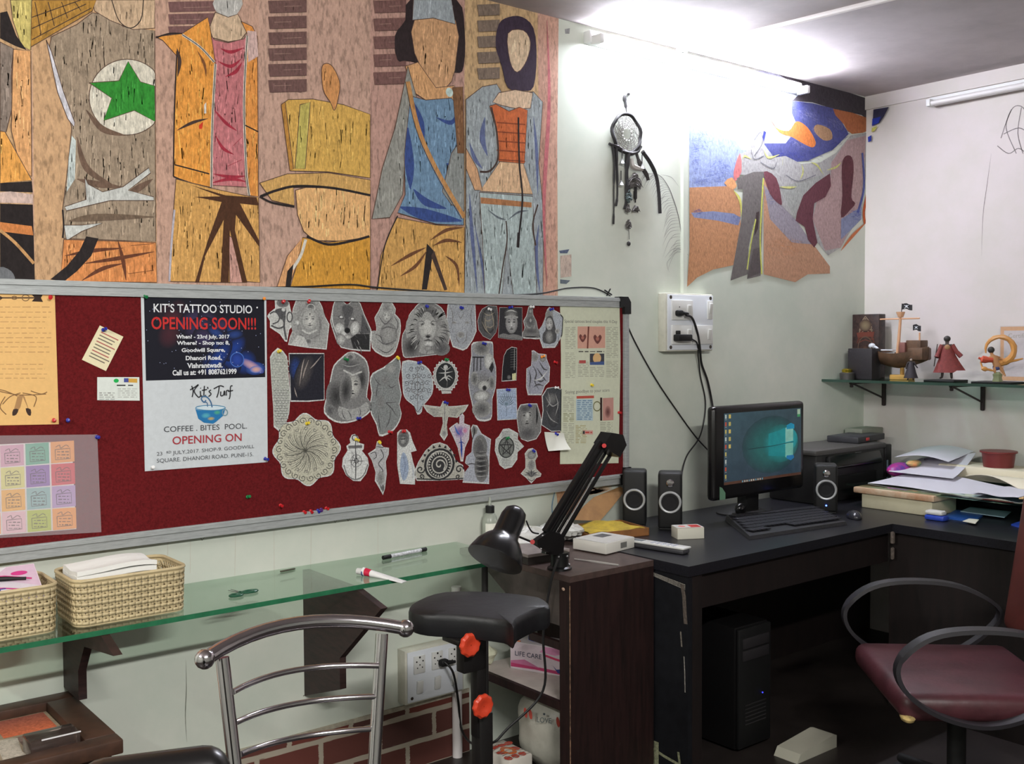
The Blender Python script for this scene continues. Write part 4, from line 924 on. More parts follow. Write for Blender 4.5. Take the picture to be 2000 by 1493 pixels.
s = cut(TA, [(560, 490), (600, 458), (650, 452), (700, 480), (735, 520), (752, 600), (745, 680), (735, 770), (768, 810), (765, 860), (700, 915), (600, 948), (510, 940), (438, 880), (445, 800), (465, 720), (485, 620), (505, 545)], 0.955, K3, 2)
s.ell(620, 490, 34, 34, K2, K4); s.ring(620, 492, 20, 20, 5, K4); s.ell(620, 550, 80, 46, K2, K3); s.ell(520, 760, 70, 120, K1, K3); s.ell(700, 640, 36, 90, K1, K3)
face(s, 632, 690, 62, 96, (190, 190, 184), K3, K1); s.ell(588, 720, 44, 110, (40, 40, 42), K3, 0.1)
s.st([(570, 580), (620, 605), (640, 612), (700, 590)], 12, K5); s.st([(560, 540), (620, 555), (690, 535)], 8, K4, 5, True)
s.poly([(540, 830), (600, 850), (680, 840), (730, 800), (750, 850), (690, 905), (600, 930), (540, 900)], K4, 2)
for pp in ([(560, 850), (570, 900), (590, 925)], [(600, 860), (620, 890), (625, 925)], [(680, 840), (690, 870), (680, 905)]): s.st(pp, 7, K2, 4, True)
s.ell(480, 860, 30, 40, K2, K3)
fin(s, 'large statue head of a stern deity with half its face in shade, middle row', 'green', 580, 500, 'green push pin above the large statue head'); pin(510+668/3.554, 560+915/3.554, 'blue', 'blue push pin at the lower edge of the large statue head')
s = cut(TA, [(925, 500), (945, 482), (962, 500), (970, 560), (955, 640), (975, 750), (960, 820), (975, 880), (960, 940), (920, 1000), (870, 1030), (820, 1038), (800, 960), (765, 890), (755, 820), (768, 740), (755, 660), (775, 600), (850, 560)], 0.95, (128, 132, 132), 2)
for pp in ([(780, 620), (830, 680), (900, 600)], [(820, 640), (800, 760), (830, 900)], [(800, 700), (850, 800), (950, 800)], [(860, 650), (900, 700), (940, 680)], [(830, 780), (900, 840), (940, 900)], [(810, 860), (820, 950), (830, 1010)], [(900, 850), (890, 930), (860, 990)]): s.st(pp, 8, K2, 5, True)
s.ell(860, 650, 40, 50, K3, (128, 132, 132)); s.ell(830, 800, 36, 70, K3, (128, 132, 132)); s.ell(900, 570, 40, 40, K4, (128, 132, 132))
fin(s, 'crooked grey cutout of two faint figures right of the statue head', 'yellow', 945, 490, 'yellow push pin at the top of the crooked grey cutout'); pin(510+885/3.554, 560+1008/3.554, 'red', 'red push pin at the foot of the crooked grey cutout')
s = cut(TB, [(-50, 520), (40, 518), (110, 550), (150, 600), (165, 680), (155, 750), (110, 810), (90, 830), (85, 870), (55, 890), (30, 830), (-20, 790), (-45, 740), (-50, 640)], 0.95, (164, 172, 178), 2)
for i in range(5):
    for j in range(5):
        x, y = -22+i*36+(j % 2)*14, 570+j*50
        if ((x-55)/100)**2+((y-670)/130)**2 < 0.95: curl(s, x, y, 19, i+j, 1.2, 4, K2, 1 if (i+j) % 2 else -1)
s.lay += 1; s.ring(55, 690, 40, 60, 5, K3); s.ring(55, 690, 18, 30, 5, K2); s.st([(55, 560), (55, 860)], 5, K3, 0); s.st([(30, 830), (55, 870), (85, 830)], 5, K2)
fin(s, 'shield-shaped cutout filled with curly elephant ornament', 'blue', 60, 530, 'blue push pin at the top of the curly ornament shield')
gear = []
for i in range(48): a = 2*pi*i/48; r = 1.0 if i % 2 else 1.12; gear.append((250+82*r*cos(a), 622+104*r*sin(a)))
s = cut(TB, gear, 0.93, K4)
s.ell(250, 618, 68, 90, (44, 46, 48)); s.ring(250, 618, 70, 92, 8, K5); s.poly([(215, 705), (285, 705), (290, 742), (225, 745)], K5); s.st([(222, 722), (288, 722)], 4, K2, 0)
for pp, w in (([(250, 570), (248, 620), (262, 660)], 14), ([(200, 600), (245, 600), (300, 590)], 8), ([(205, 660), (245, 630), (285, 650)], 11), ([(262, 650), (258, 700)], 11), ([(215, 560), (250, 580), (290, 555)], 6), ([(300, 640), (270, 620), (245, 640)], 8)): s.st(pp, w, K5, 5, True)
s.ell(250, 560, 15, 16, K5)
fin(s, 'round cutout of a dancing figure in a ring of flames', 'green', 250, 506, 'green push pin at the top of the ringed dancing figure')
s = cut(TB, [(430, 400), (470, 382), (560, 380), (580, 400), (582, 490), (600, 560), (598, 700), (575, 780), (572, 900), (550, 932), (490, 935), (455, 905), (430, 800), (410, 690), (418, 560), (430, 480)], 0.955, (140, 142, 150), 2)
s.ell(500, 430, 60, 50, K2, K4); s.st([(436, 490), (515, 492)], 9, K1, 0); 
for x in (448, 470, 495): s.st([(x, 490), (x-3, 600)], 8, K1, 0)
s.ell(550, 520, 32, 60, PAPER, K4); s.ell(500, 660, 90, 80, K3, (140, 142, 150)); s.poly([(575, 520), (585, 560), (570, 600), (550, 570)], K1); s.ell(470, 650, 20, 9, K1, K4, 0.3); s.ell(545, 650, 18, 9, K1, K4, -0.3)
s.ell(515, 690, 40, 36, K5, K4); s.ell(520, 705, 15, 18, (26, 26, 28), K2); s.ell(450, 640, 26, 50, K2, K4); s.ell(570, 670, 22, 50, K2, K4); s.ell(500, 760, 60, 40, PAPER, K3); s.ell(500, 850, 66, 60, K2, K4)
for i in range(14): a = random.uniform(450, 560); b = random.uniform(760, 880); s.st([(a, b), (a+3, b+40)], 6, random.choice([K1, K2, K4]), 0, True, nl=False)
fin(s, 'tall rounded cutout of a wolf below a misty forest gate', 'blue', 508, 393, 'blue push pin on the wolf-and-gate cutout')
s = cut(TB, [(655, 480), (675, 440), (710, 418), (745, 425), (745, 530), (742, 652), (640, 660), (645, 560)], 0.96, (30, 30, 34))
for i in range(8): s.st([(700, 440+i*17), (738, 436+i*17)], 7, K5, 0, True, nl=False)
s.st([(728, 430), (726, 580)], 5, K4, 0); s.ell(690, 630, 16, 18, K3, (30, 30, 34)); s.poly([(712, 605), (738, 600), (738, 648), (712, 650)], (206, 206, 160))
fin(s, 'small black spine-like cutout between the two wolves of the middle row', None, 0, 0, '')
s = cut(TB, [(850, 470), (848, 445), (862, 442), (895, 465), (930, 468), (950, 472), (952, 500), (975, 560), (970, 660), (940, 690), (915, 755), (822, 755), (810, 700), (812, 570), (845, 550)], 0.95, (158, 160, 172))
s.ell(870, 490, 24, 30, K3, K4); s.ell(925, 500, 20, 24, K4, K3)
for pp in ([(850, 540), (880, 600), (870, 660), (900, 720)], [(900, 520), (930, 570), (960, 580)], [(880, 560), (920, 620), (950, 660)], [(830, 580), (840, 640), (830, 700)], [(870, 640), (910, 660), (940, 640)], [(860, 700), (890, 680), (930, 690)]): s.st(pp, 12, K2, 5, True)
s.st([(960, 580), (910, 640), (860, 650)], 12, PAPER, 5, True); s.st([(835, 600), (835, 740)], 3, K2, 0)
fin(s, 'half wolf, half geometric forest cutout near the newspaper sheet', 'orange', 915, 490, 'orange push pin on the geometric wolf cutout')
s = cut(TB, [(604, 712), (742, 705), (748, 922), (610, 930)], 0, K4)
s.poly([(608, 716), (738, 709), (744, 918), (613, 925)], (160, 176, 200)); s.ell(672, 800, 60, 70, (176, 188, 206), (160, 176, 200))
for i in range(11): a = pi+pi*i/10; s.st([(672, 830), (672+34*cos(a), 815+44*sin(a)), (672+58*cos(a)*0.9, 800+66*sin(a))], 6, (86, 108, 122), 3, True, nl=False)
s.lay += 1; s.st([(672, 740), (672, 900)], 4, (86, 104, 120), 0); s.st([(612, 765), (740, 768)], 3, (90, 100, 120), 0); s.ell(672, 815, 20, 20, (96, 120, 130), (160, 176, 200))
fin(s, 'pale blue square print of a dotted lotus', 'blue', 675, 716, 'blue push pin on the pale blue lotus square')
s = cut(TB, [(750, 860), (770, 820), (820, 812), (885, 812), (900, 860), (915, 920), (912, 1010), (880, 1060), (820, 1078), (775, 1060), (755, 1000), (745, 920)], 0.955, K3, 1)
face(s, 815, 905, 46, 84, K4, K3, K1); s.ell(818, 895, 16, 22, PAPER, K4); s.st([(880, 830), (885, 900), (880, 960)], 18, K1, 5, True); s.ell(820, 1020, 60, 46, K2, K3); s.ell(800, 850, 40, 26, K2, K3)
fin(s, 'grey cutout of a bearded face looking up, below the geometric wolf', 'blue', 830, 822, 'blue push pin on the bearded face cutout')
s = cut(TB, [(955, 705), (1000, 698), (1055, 712), (1052, 1005), (985, 1008), (912, 960), (925, 860), (918, 760)], 0, K1)
s.poly([(955, 710), (1000, 702), (1050, 716), (1048, 1000), (985, 1003), (918, 958), (930, 860), (924, 764)], (70, 72, 76)); s.ell(985, 780, 44, 50, K3, (60, 62, 66)); s.ell(1000, 900, 40, 80, K2, (56, 58, 62))
for pp in ([(940, 760), (990, 830), (1040, 800)], [(950, 860), (980, 920), (1030, 950)], [(960, 730), (975, 800), (950, 840)], [(1010, 740), (1030, 820), (1010, 900)]): s.st(pp, 9, K4, 5, True)
fin(s, 'dark smoky figure cutout tucked against the newspaper sheet', 'white', 1010, 702, 'white push pin on the dark smoky cutout'); pin(800+1012/3.555, 560+1020/3.555, 'blue', 'blue push pin at the foot of the dark smoky cutout')
# winged figure
s = cut(TB, [(88, 818), (150, 828), (215, 835), (232, 795), (255, 800), (270, 832), (340, 828), (410, 820), (385, 865), (330, 912), (268, 905), (258, 960), (265, 1030), (240, 1072), (210, 1030), (232, 950), (228, 905), (170, 905), (120, 870)], 0.93, (176, 176, 166))
for sx in (-1, 1):
    for i in range(6): s.st([(242+sx*22, 850+i*8), (242+sx*80, 850+i*9), (242+sx*(146-i*17), 832+i*13)], 4, K3, 4, True, nl=False)
s.lay += 1; s.st([(242, 800), (244, 880), (240, 1060)], 8, K3, 0, True); s.ell(241, 1020, 14, 20, K3, K4)
fin(s, 'narrow winged emblem cutout with spread wings, above the tribal half-round', 'blue', 242, 802, 'blue push pin at the head of the winged emblem')
s = cut(TB, [(348, 890), (362, 870), (380, 900), (378, 950), (420, 965), (412, 1060), (385, 1120), (372, 1215), (355, 1215), (335, 1120), (310, 1060), (275, 985), (300, 965), (330, 945), (345, 960)], 0.92, (190, 180, 190))
s.ell(350, 1010, 44, 50, (120, 90, 160), (190, 180, 190)); s.st([(310, 960), (330, 1010), (350, 1030)], 14, (70, 100, 170), 4, True); s.ell(385, 1000, 20, 24, (200, 120, 150), (180, 170, 190)); s.st([(355, 1040), (360, 1120), (362, 1190)], 16, (40, 70, 150), 4, True); s.st([(335, 1090), (360, 1080), (385, 1095)], 7, (40, 60, 130), 4, True); s.st([(345, 1120), (352, 1180), (360, 1205)], 5, (200, 140, 80), 4, True)
fin(s, 'small violet and blue watercolour key shape among the grey cutouts', None, 0, 0, '')
# row 3 ------------------------------------------------------------
out = []
for i in range(64):
    a = 2*pi*i/64; r = 1+0.075*cos(8*a+0.5); out.append((316+222*r*cos(a), 1132+238*r*sin(a)))
s = cut(TA, out, 0.965, (188, 186, 168), 1)
cx, cy = 306, 1138
for i in range(16):
    a = 2*pi*i/16
    for tw, w in ((0.0, 5.0), (0.12, 3.6), (0.24, 2.6)):
        pts = [(cx+r*cos(a+tw+r*0.0042), cy+r*1.04*sin(a+tw+r*0.0042)) for r in (14, 50, 90, 130, 165)]
        s.st(pts, w, K1 if tw == 0 else K2, 5, True, nl=False)
s.lay += 1
for i in range(8):
    a = 2*pi*i/8+0.2; c, d = cos(a), sin(a)
    s.poly([(cx, cy), (cx+50*c-16*d, cy+50*d+16*c), (cx+95*cos(a+0.25), cy+95*sin(a+0.25)), (cx+50*c+16*d, cy+50*d-16*c)], (156, 154, 140), 3, nl=False)
s.lay += 1
for i in range(8):
    a = 2*pi*i/8+0.2; s.st([(cx, cy), (cx+50*cos(a+0.08), cy+50*sin(a+0.08)), (cx+92*cos(a+0.25), cy+92*sin(a+0.25))], 5, K1, 5, True, nl=False)
for i in range(22):
    a = 2*pi*i/22; curl(s, 316+190*cos(a), 1132+200*sin(a), 26, a+2, 1.25, 4.2, K1, -1)
for i in range(14):
    a = 2*pi*i/14+0.2; curl(s, 312+146*cos(a), 1134+152*sin(a), 15, a+1, 1.1, 3.6, K2, 1)
s.lay += 1
fin(s, 'large scalloped swirling flower cutout at lower left of the designs', 'yellow', 315, 952, 'yellow push pin on the large swirling flower')
s = cut(TA, [(615, 1060), (630, 1030), (650, 1024), (672, 1040), (680, 1085), (715, 1095), (712, 1130), (700, 1140), (740, 1190), (748, 1240), (730, 1300), (690, 1352), (640, 1350), (590, 1310), (562, 1250), (568, 1190), (600, 1140), (592, 1108), (620, 1085)], 0.93, (206, 208, 206), 1)
s.ring(650, 1050, 18, 18, 8, K2); s.poly([(605, 1105), (700, 1100), (702, 1122), (607, 1126)], K3); s.st([(605, 1114), (702, 1110)], 3, K1, 0); s.st([(655, 1070), (656, 1345)], 7, K2, 0); s.ring(660, 1210, 38, 42, 5, K3); s.ring(660, 1210, 14, 16, 6, K2)
for i in range(8): a = 2*pi*i/8; r = 80 if i % 2 == 0 else 46; s.poly([(660, 1210), (660+12*cos(a+0.5), 1210+12*sin(a+0.5)), (660+r*cos(a), 1210+r*sin(a))], K1 if i % 2 == 0 else K3, nl=False)
s.lay += 1; s.st([(575, 1240), (600, 1310), (656, 1340), (710, 1310), (740, 1235)], 9, K3, 5); s.st([(620, 1140), (640, 1170), (625, 1240), (640, 1300)], 5, K2, 5, True)
fin(s, 'anchor with compass cutout below the statue head', 'yellow', 655, 1060, 'yellow push pin in the ring of the anchor cutout')
s = cut(TA, [(805, 1075), (830, 1070), (835, 1100), (850, 1115), (888, 1120), (885, 1165), (865, 1215), (872, 1300), (860, 1400), (846, 1448), (820, 1400), (790, 1350), (795, 1290), (770, 1210), (742, 1160), (795, 1125)], 0.92, (176, 176, 178))
s.st([(760, 1160), (790, 1150), (800, 1180), (780, 1200)], 6, K2); s.st([(830, 1130), (850, 1180), (815, 1230), (845, 1280), (825, 1340), (835, 1410)], 7, K2); s.st([(800, 1110), (850, 1118)], 5, K2, 0); s.ell(830, 1330, 26, 50, K3, K4); s.ell(845, 1400, 10, 26, K2, K3)
fin(s, 'dagger-shaped cutout with a twisting snake', 'yellow', 820, 1078, 'yellow push pin at the top of the dagger cutout')
s = cut(TA, [(945, 1015), (965, 995), (1010, 992), (1035, 1015), (1050, 1070), (1080, 1140), (1040, 1150), (1055, 1220), (1072, 1270), (1068, 1375), (965, 1370), (945, 1240)], 0, K4)
s.ell(988, 1055, 40, 62, K2, K3); s.ell(985, 1070, 26, 34, K4, K2); s.st([(960, 1020), (990, 1012), (1015, 1022)], 8, (140, 60, 60), 4, True); s.st([(970, 1060), (1000, 1058)], 6, K1, 0)
s.poly([(985, 1150), (1010, 1180), (1025, 1260), (1010, 1330), (985, 1345), (965, 1280), (968, 1200)], (150, 164, 186), 2); s.st([(975, 1350), (1000, 1250), (985, 1160)], 4, (96, 110, 140), 5, True); s.st([(1040, 1210), (1055, 1290), (1050, 1350)], 4, (140, 156, 180), 5, True)
fin(s, 'white folded cutout with a small dark face and a blue feather', 'red', 985, 1005, 'red push pin on the folded cutout with the blue feather')
s = cut(TB, [(40, 1270), (60, 1220), (110, 1140), (160, 1095), (210, 1082), (260, 1100), (300, 1150), (320, 1210), (370, 1240), (382, 1290), (375, 1340), (200, 1348), (50, 1350), (35, 1310)], 0.96, (176, 174, 164), 1)
s.ell(208, 1235, 106, 112, (50, 50, 52)); s.ell(208, 1236, 90, 98, (190, 188, 180)); s.ell(208, 1238, 82, 90, (50, 50, 52)); s.ell(208, 1238, 56, 62, (186, 184, 176)); s.ell(208, 1238, 48, 53, (56, 56, 58))
for i in range(26): a = 2*pi*i/26; s.poly([(208+62*cos(a), 1238+68*sin(a)), (208+78*cos(a-0.08), 1238+86*sin(a-0.08)), (208+78*cos(a+0.1), 1238+86*sin(a+0.1))], (190, 188, 180), nl=False)
s.lay += 1; pts = [(208+(4+3.3*i*0.9)*cos(i*0.55), 1238+(4+3.6*i*0.9)*sin(i*0.55)) for i in range(14)]; s.st(pts, 10, (190, 188, 180), 3)
for i in range(9): a = pi+pi*(i+0.5)/9; s.poly([(208+112*cos(a-0.1), 1235+120*sin(a-0.1)), (208+112*cos(a+0.1), 1235+120*sin(a+0.1)), (208+132*cos(a), 1235+142*sin(a))], K1, nl=False)
s.lay += 1
for x, g in ((75, 1), (345, -1)): curl(s, x, 1270, 30, 0, 1.2, 9, K1, g); curl(s, x+g*8, 1320, 18, 1, 1.2, 8, K1, -g)
s.lay += 1; s.st([(48, 1335), (205, 1340), (372, 1332)], 8, K1, 3)
fin(s, 'half-round tribal spiral cutout along the bottom row', None, 0, 0, '')
s = cut(TB, [(425, 985), (440, 958), (470, 965), (500, 1020), (565, 1060), (555, 1180), (552, 1372), (368, 1362), (385, 1290), (415, 1250), (385, 1225), (395, 1180), (430, 1150), (438, 1060)], 0.955, (166, 170, 180))
s.ell(450, 1000, 22, 34, K2, K4); s.ell(490, 1120, 50, 90, K2, K3); s.ell(500, 1250, 50, 110, K1, K3)
for i in range(10): s.st([(455, 1150+i*18), (490, 1158+i*18), (540, 1150+i*18)], 6, K4 if i % 2 else K1, 4, True, nl=False)
s.lay += 1; s.st([(470, 1040), (510, 1080), (520, 1130)], 12, K3, 5, True); s.st([(390, 1240), (430, 1230), (470, 1240)], 9, K2, 5, True); s.st([(440, 960), (450, 1010), (430, 1080)], 10, K1, 5, True)
fin(s, 'armoured warrior cutout standing sideways, right of the tribal half-round', None, 0, 0, '')
s = cut(TB, [(650, 990), (690, 985), (720, 1000), (755, 1020), (750, 1060), (795, 1110), (750, 1150), (748, 1200), (710, 1255), (660, 1268), (625, 1240), (610, 1190), (592, 1140), (598, 1060), (620, 1040)], 0.95, (190, 194, 190))
s.ell(672, 1118, 56, 74, (60, 62, 62)); s.ell(672, 1118, 48, 66, (120, 124, 120)); s.ring(672, 1118, 30, 40, 6, K2)
for i in range(5): a = 2*pi*i/5-pi/2; b = a+2*pi*2/5; s.st([(672+46*cos(a), 1118+62*sin(a)), (672+46*cos(b), 1118+62*sin(b))], 6, K1, 0, nl=False)
for i in range(5): s.st([(640, 1010+i*9), (700, 1006+i*9)], 3, K3, 0, nl=False); s.st([(640, 1200+i*11), (700, 1198+i*11)], 3, K3, 0, nl=False); s.st([(725+i*3, 1030+i*22), (745+i*3, 1040+i*22)], 3, K3, 0, nl=False)
s.lay += 1
fin(s, 'white cutout with a round star seal in the middle, right part of the bottom row', 'green', 675, 1056, 'green push pin on the round star seal')
s = cut(TB, [(825, 1128), (855, 1122), (880, 1140), (890, 1180), (872, 1210), (880, 1265), (915, 1300), (910, 1320), (880, 1330), (845, 1368), (810, 1330), (772, 1300), (805, 1260), (805, 1200), (800, 1160)], 0.93, (180, 180, 172))
s.ell(848, 1170, 30, 30, K4, K3); s.ell(845, 1240, 24, 36, K3, K4)
for i in range(7): a = pi*1.05+pi*0.9*i/6; s.poly([(845, 1325), (845+26*cos(a-0.25), 1310+24*sin(a-0.25)), (845+58*cos(a), 1318+50*sin(a)), (845+26*cos(a+0.25), 1310+24*sin(a+0.25))], K2 if i % 2 else K3, nl=False)
s.lay += 1; s.st([(820, 1335), (845, 1350), (870, 1335)], 5, K2)
fin(s, 'small lotus charm cutout at the right end of the bottom row', 'blue', 858, 1138, 'blue push pin at the top of the lotus charm')
# ================================================================== tubes, switchboards, dreamcatcher
def tube_light(x0, x1, z, lit, along='x', y0=None, y1=None, label=''):
    if along == 'x':
        t = thing('tube_light', label, 'tube light', ((x0+x1)/2, D, z-0.03))
        m = MB().rbox(((x0+x1)/2, D-0.020, z+0.02), (x1-x0+0.04, 0.04, 0.05), 0.006); part('batten', m, mat('batten_enamel', (225, 225, 225), 0.4), t, True)
        m = MB().cyl((x0+0.02, D-0.075, z), (x1-0.02, D-0.075, z), 0.0135, n=16)
        part('glass_tube', m, mat('lit_tube', (255, 255, 255), 0.3, emit=((232, 236, 255), TUBE_MAIN)), t, True)
        for x in (x0, x1):
            m = MB().rbox((x, D-0.06, z+0.004), (0.022, 0.06, 0.036), 0.004); part('lamp_holder', m, MATS['batten_enamel'], t, True)
    else:
        t = thing('tube_light', label, 'tube light', (RX, (y0+y1)/2, z-0.03))
        m = MB().rbox((RX-0.030, (y0+y1)/2, z+0.012), (0.034, y1-y0+0.03, 0.040), 0.004); part('batten', m, mat('batten_enamel', (225, 225, 225), 0.4), t, True)
        m = MB().cyl((RX-0.062, y0+0.01, z), (RX-0.062, y1-0.01, z), 0.013, n=16); part('glass_tube', m, mat('unlit_tube', (216, 212, 212), 0.25), t, True)
        for y in (y0, y1):
            m = MB().rbox((RX-0.055, y, z+0.002), (0.05, 0.02, 0.034), 0.003); part('lamp_holder', m, MATS['batten_enamel'], t, True)
    return t
tube_light(2.80, 4.13, 2.664, True, label='lit fluorescent tube glaring high on the back wall near the corner')
tube_light(0, 0, 2.625, False, 'y', 1.40, 2.62, 'unlit fluorescent tube high on the right wall')

m_box = mat('cream_box_plastic', (206, 204, 190), 0.55, noise=(12, 0.1)); m_plate = mat('switch_plate', (212, 216, 222), 0.35); m_hole = mat('socket_hole', (30, 28, 26), 0.6); m_scr = mat('screw_head', (90, 84, 78), 0.4, 0.8)
def holes(t, parent, cx, cz, y, s=1.0, five=True):
    m = MB()
    pts = [(0, 0.022, .0035), (-0.013, 0.008, .0028), (0.013, 0.008, .0028), (-0.010, -0.014, .0022), (0.010, -0.014, .0022), (0, -0.004, .0024)] if five else [(0, 0.010, .003), (-0.009, -0.008, .0025), (0.009, -0.008, .0025)]
    for dx, dz, r in pts: m.cyl((cx+dx*s, y-0.0007, cz+dz*s), (cx+dx*s, y+0.0005, cz+dz*s), r*s, n=10)
    return part('socket_holes', m, m_hole, parent, True)
# upper switchboard
yb = D-0.045
a = wl(1303, 575, yb); b = wl(1391, 683, yb); x0, x1, z0, z1 = a.x, b.x, b.z, a.z
t = thing('switchboard', 'upper switchboard box with two black plugs, right of the pin board', 'switchboard', ((x0+x1)/2, D, z0-0.012))
part('box', MB().rbox(((x0+x1)/2-0.002, D-0.022, (z0+z1)/2), (x1-x0+0.012, 0.044, z1-z0+0.012), 0.004), m_box, t, True)
pl = part('plate', MB().rbox(((x0+x1)/2, yb-0.002, (z0+z1)/2), (x1-x0, 0.005, z1-z0), 0.002), m_plate, t, True)
yp = yb-0.0046; w = x1-x0; h = z1-z0
def fx(f): return x0+w*f
def fz(f): return z1-h*f
for (f0, g0, f1, g1) in ((0.07, 0.10, 0.52, 0.46), (0.07, 0.55, 0.50, 0.90), (0.53, 0.55, 0.97, 0.90), (0.86, 0.10, 0.965, 0.44)):
    part('module', MB().rbox(((fx(f0)+fx(f1))/2, yp-0.003, (fz(g0)+fz(g1))/2), (w*(f1-f0), 0.008, h*(g1-g0)), 0.002), M_WHITEP, t, True)
for (f, g) in ((0.42, 0.28), (0.42, 0.72), (0.88, 0.72), (0.91, 0.24)):
    part('rocker_switch', MB().rbox((fx(f), yp-0.009, fz(g)), (0.02, 0.008, 0.045), 0.002, R=Matrix.Rotation(0.15, 3, 'X')), M_WHITEP, t, True)
for (f, g) in ((0.06, 0.05), (0.94, 0.05), (0.06, 0.95), (0.94, 0.95)):
    part('screw', MB().cyl((fx(f), yp-0.001, fz(g)), (fx(f), yp+0.002, fz(g)), 0.008, n=12), m_scr, t, True)
for (f, g) in ((0.22, 0.22), (0.22, 0.66)): holes(t, pl, fx(f), fz(g)-0.01, yp-0.0072, 0.9, False)
# lower switchboard
yb2 = D-0.05; a = wl(795, 1276, yb2); b = wl(903, 1342, yb2); x0, x1, z0, z1 = a.x, b.x, 0.255, 0.430
t = thing('switchboard', 'lower socket box under the glass shelf with one plug in it', 'switchboard', ((x0+x1)/2, D, z0-0.006))
part('box', MB().rbox(((x0+x1)/2, D-0.024, (z0+z1)/2), (x1-x0+0.016, 0.048, z1-z0+0.014), 0.004), m_box, t, True)
pl = part('plate', MB().rbox(((x0+x1)/2, yb2-0.001, (z0+z1)/2), (x1-x0, 0.005, z1-z0), 0.0015), m_plate, t, True)
w = x1-x0; h = z1-z0; yp = yb2-0.0036
for i, f in enumerate((0.20, 0.52, 0.83)):
    part('module', MB().rbox((fx(f), yp-0.002, fz(0.27)), (0.046, 0.006, 0.062), 0.0015), M_WHITEP, t, True); holes(t, pl, fx(f), fz(0.25), yp-0.0055, 1.0)
for f in (0.20, 0.52, 0.83):
    part('rocker_switch', MB().rbox((fx(f), yp-0.004, fz(0.72)), (0.024, 0.009, 0.046), 0.002, R=Matrix.Rotation(0.12, 3, 'X')), M_WHITEP, t, True)
part('screw', MB().cyl((fx(0.07), yp-0.001, fz(0.92)), (fx(0.07), yp+0.002, fz(0.92)), 0.006, n=6), m_scr, t, True)

m_cable = mat('black_cable', (24, 23, 24), 0.5)
def cable(name, pts, r, label, cat='cable', sub=8):
    return one(name, MB().tube(pts, r, 8, sub=sub), m_cable, label, cat)
def W(u, v, y): return wl(u, v, y)
# plugs with their cords
def plug(pl, R, pts, label, long=False):
    t = thing('power_plug', label, 'plug', pl)
    m = MB()
    if long: m.rbox(pl+Vector((0.018, -0.018, 0)), (0.085, 0.034, 0.028), 0.005); m.rbox(pl+Vector((-0.005, -0.012, 0.02)), (0.012, 0.02, 0.02), 0.003)
    else: m.rbox(pl+Vector((0, -0.014, 0)), (0.034, 0.028, 0.026), 0.009); m.cyl(pl+Vector((0.012, -0.02, 0)), pl+Vector((0.042, -0.026, -0.002)), 0.008, 0.005)
    part('plug_body', m, M_BLACK, t, True)
    part('cord', MB().tube(pts, R, 8, sub=8), m_cable, t, True)
yy = D-0.06
plug(W(1322, 612, D-0.052), 0.0052, [W(1340, 616, yy-0.02), W(1352, 622, yy-0.02), W(1362, 650, yy), W(1367, 680, D-0.055), W(1370, 710, D-0.02), W(1382, 745, D-0.02), W(1391, 790, D-0.02), W(1396, 830, D-0.06)], 'upper black plug with thick cord running down towards the monitor')
plug(W(1322, 660, D-0.056), 0.0032, [W(1352, 663, yy-0.01), W(1362, 672, yy), W(1364, 700, D-0.03), W(1368, 735, D-0.012), W(1378, 790, D-0.012), W(1368, 850, D-0.012), W(1342, 890, D-0.012), W(1332, 925, D-0.03), W(1331, 960, D-0.10)], 'black adapter in the lower socket with thin cord down to the speakers', True)
plug(W(862, 1293, D-0.058), 0.0042, [W(868, 1293, D-0.085), W(885, 1315, D-0.10), W(895, 1370, D-0.05), W(900, 1420, D-0.04), W(915, 1448, D-0.12), W(935, 1454, D-0.3), W(965, 1450, D-0.4), W(990, 1425, D-0.42), (2.15, 2.52, 0.36), (2.135, 2.50, 0.55), (2.14, 2.47, 0.72), (2.165, 2.46, 0.80)], 'black plug in the lower socket box with cord looping up to the lamp')
cable('loose_cable', [W(1218, 618, D-0.008), W(1240, 668, D-0.006), W(1280, 740, D-0.006), W(1320, 800, D-0.006), W(1360, 855, D-0.006), W(1396, 893, D-0.006)], 0.0032, 'thin black cable slanting down the wall from the board to the monitor')
cable('loose_cable', [W(525, 562, D-0.012), W(600, 560, D-0.012), W(685, 556, D-0.012), W(740, 562, D-0.012), W(850, 570, D-0.012), W(960, 576, D-0.012), W(1050, 574, D-0.012), W(1110, 563, D-0.012), W(1160, 563, D-0.012), W(1192, 578, D-0.012)], 0.0026, 'thin black wire lying wavy along the top of the pin board')
m = MB(); p = W(1188, 572, D-0.016); m.cyl(p+Vector((-.02, 0, .01)), p+Vector((.02, 0, -.008)), 0.003, n=6); m.cyl(p+Vector((-.008, 0, -.012)), p+Vector((.012, 0, .016)), 0.003, n=6)
one('wire_clip', m, M_BLACK, 'small dark clip fixing the wire above the right corner of the board', 'clip')

# dreamcatcher
yd = D-0.018
c = W(1224, 261, yd); R0 = 0.078
t = thing('dreamcatcher', 'black hoop dreamcatcher with white beads and hanging feathers', 'dreamcatcher', (c.x, D, W(1230, 480, yd).z))
m_rib = mat('black_ribbon', (42, 40, 42), 0.6); m_fea = mat('grey_feather', (104, 100, 98), 0.9, noise=(60, 0.35)); m_silver = mat('silver_bell', (190, 190, 190), 0.3, 0.9)
ring = [c+Vector((R0*1.02*cos(a*2*pi/36), -0.004*sin(a), R0*sin(a*2*pi/36))) for a in range(36)]
part('hoop', MB().tube(ring, 0.0075, 10, True), m_rib, t, True)
m = MB()
for k in range(7):
    r = R0*(0.94-0.10*k); n = 16
    q = [c+Vector((r*(1 if i % 2 else 0.90)*cos(2*pi*(i+k*0.5)/n/1), 0, r*(1 if i % 2 else 0.90)*sin(2*pi*(i+k*0.5)/n))) for i in range(n)]
    m.tube(q, 0.0011, 5, True)
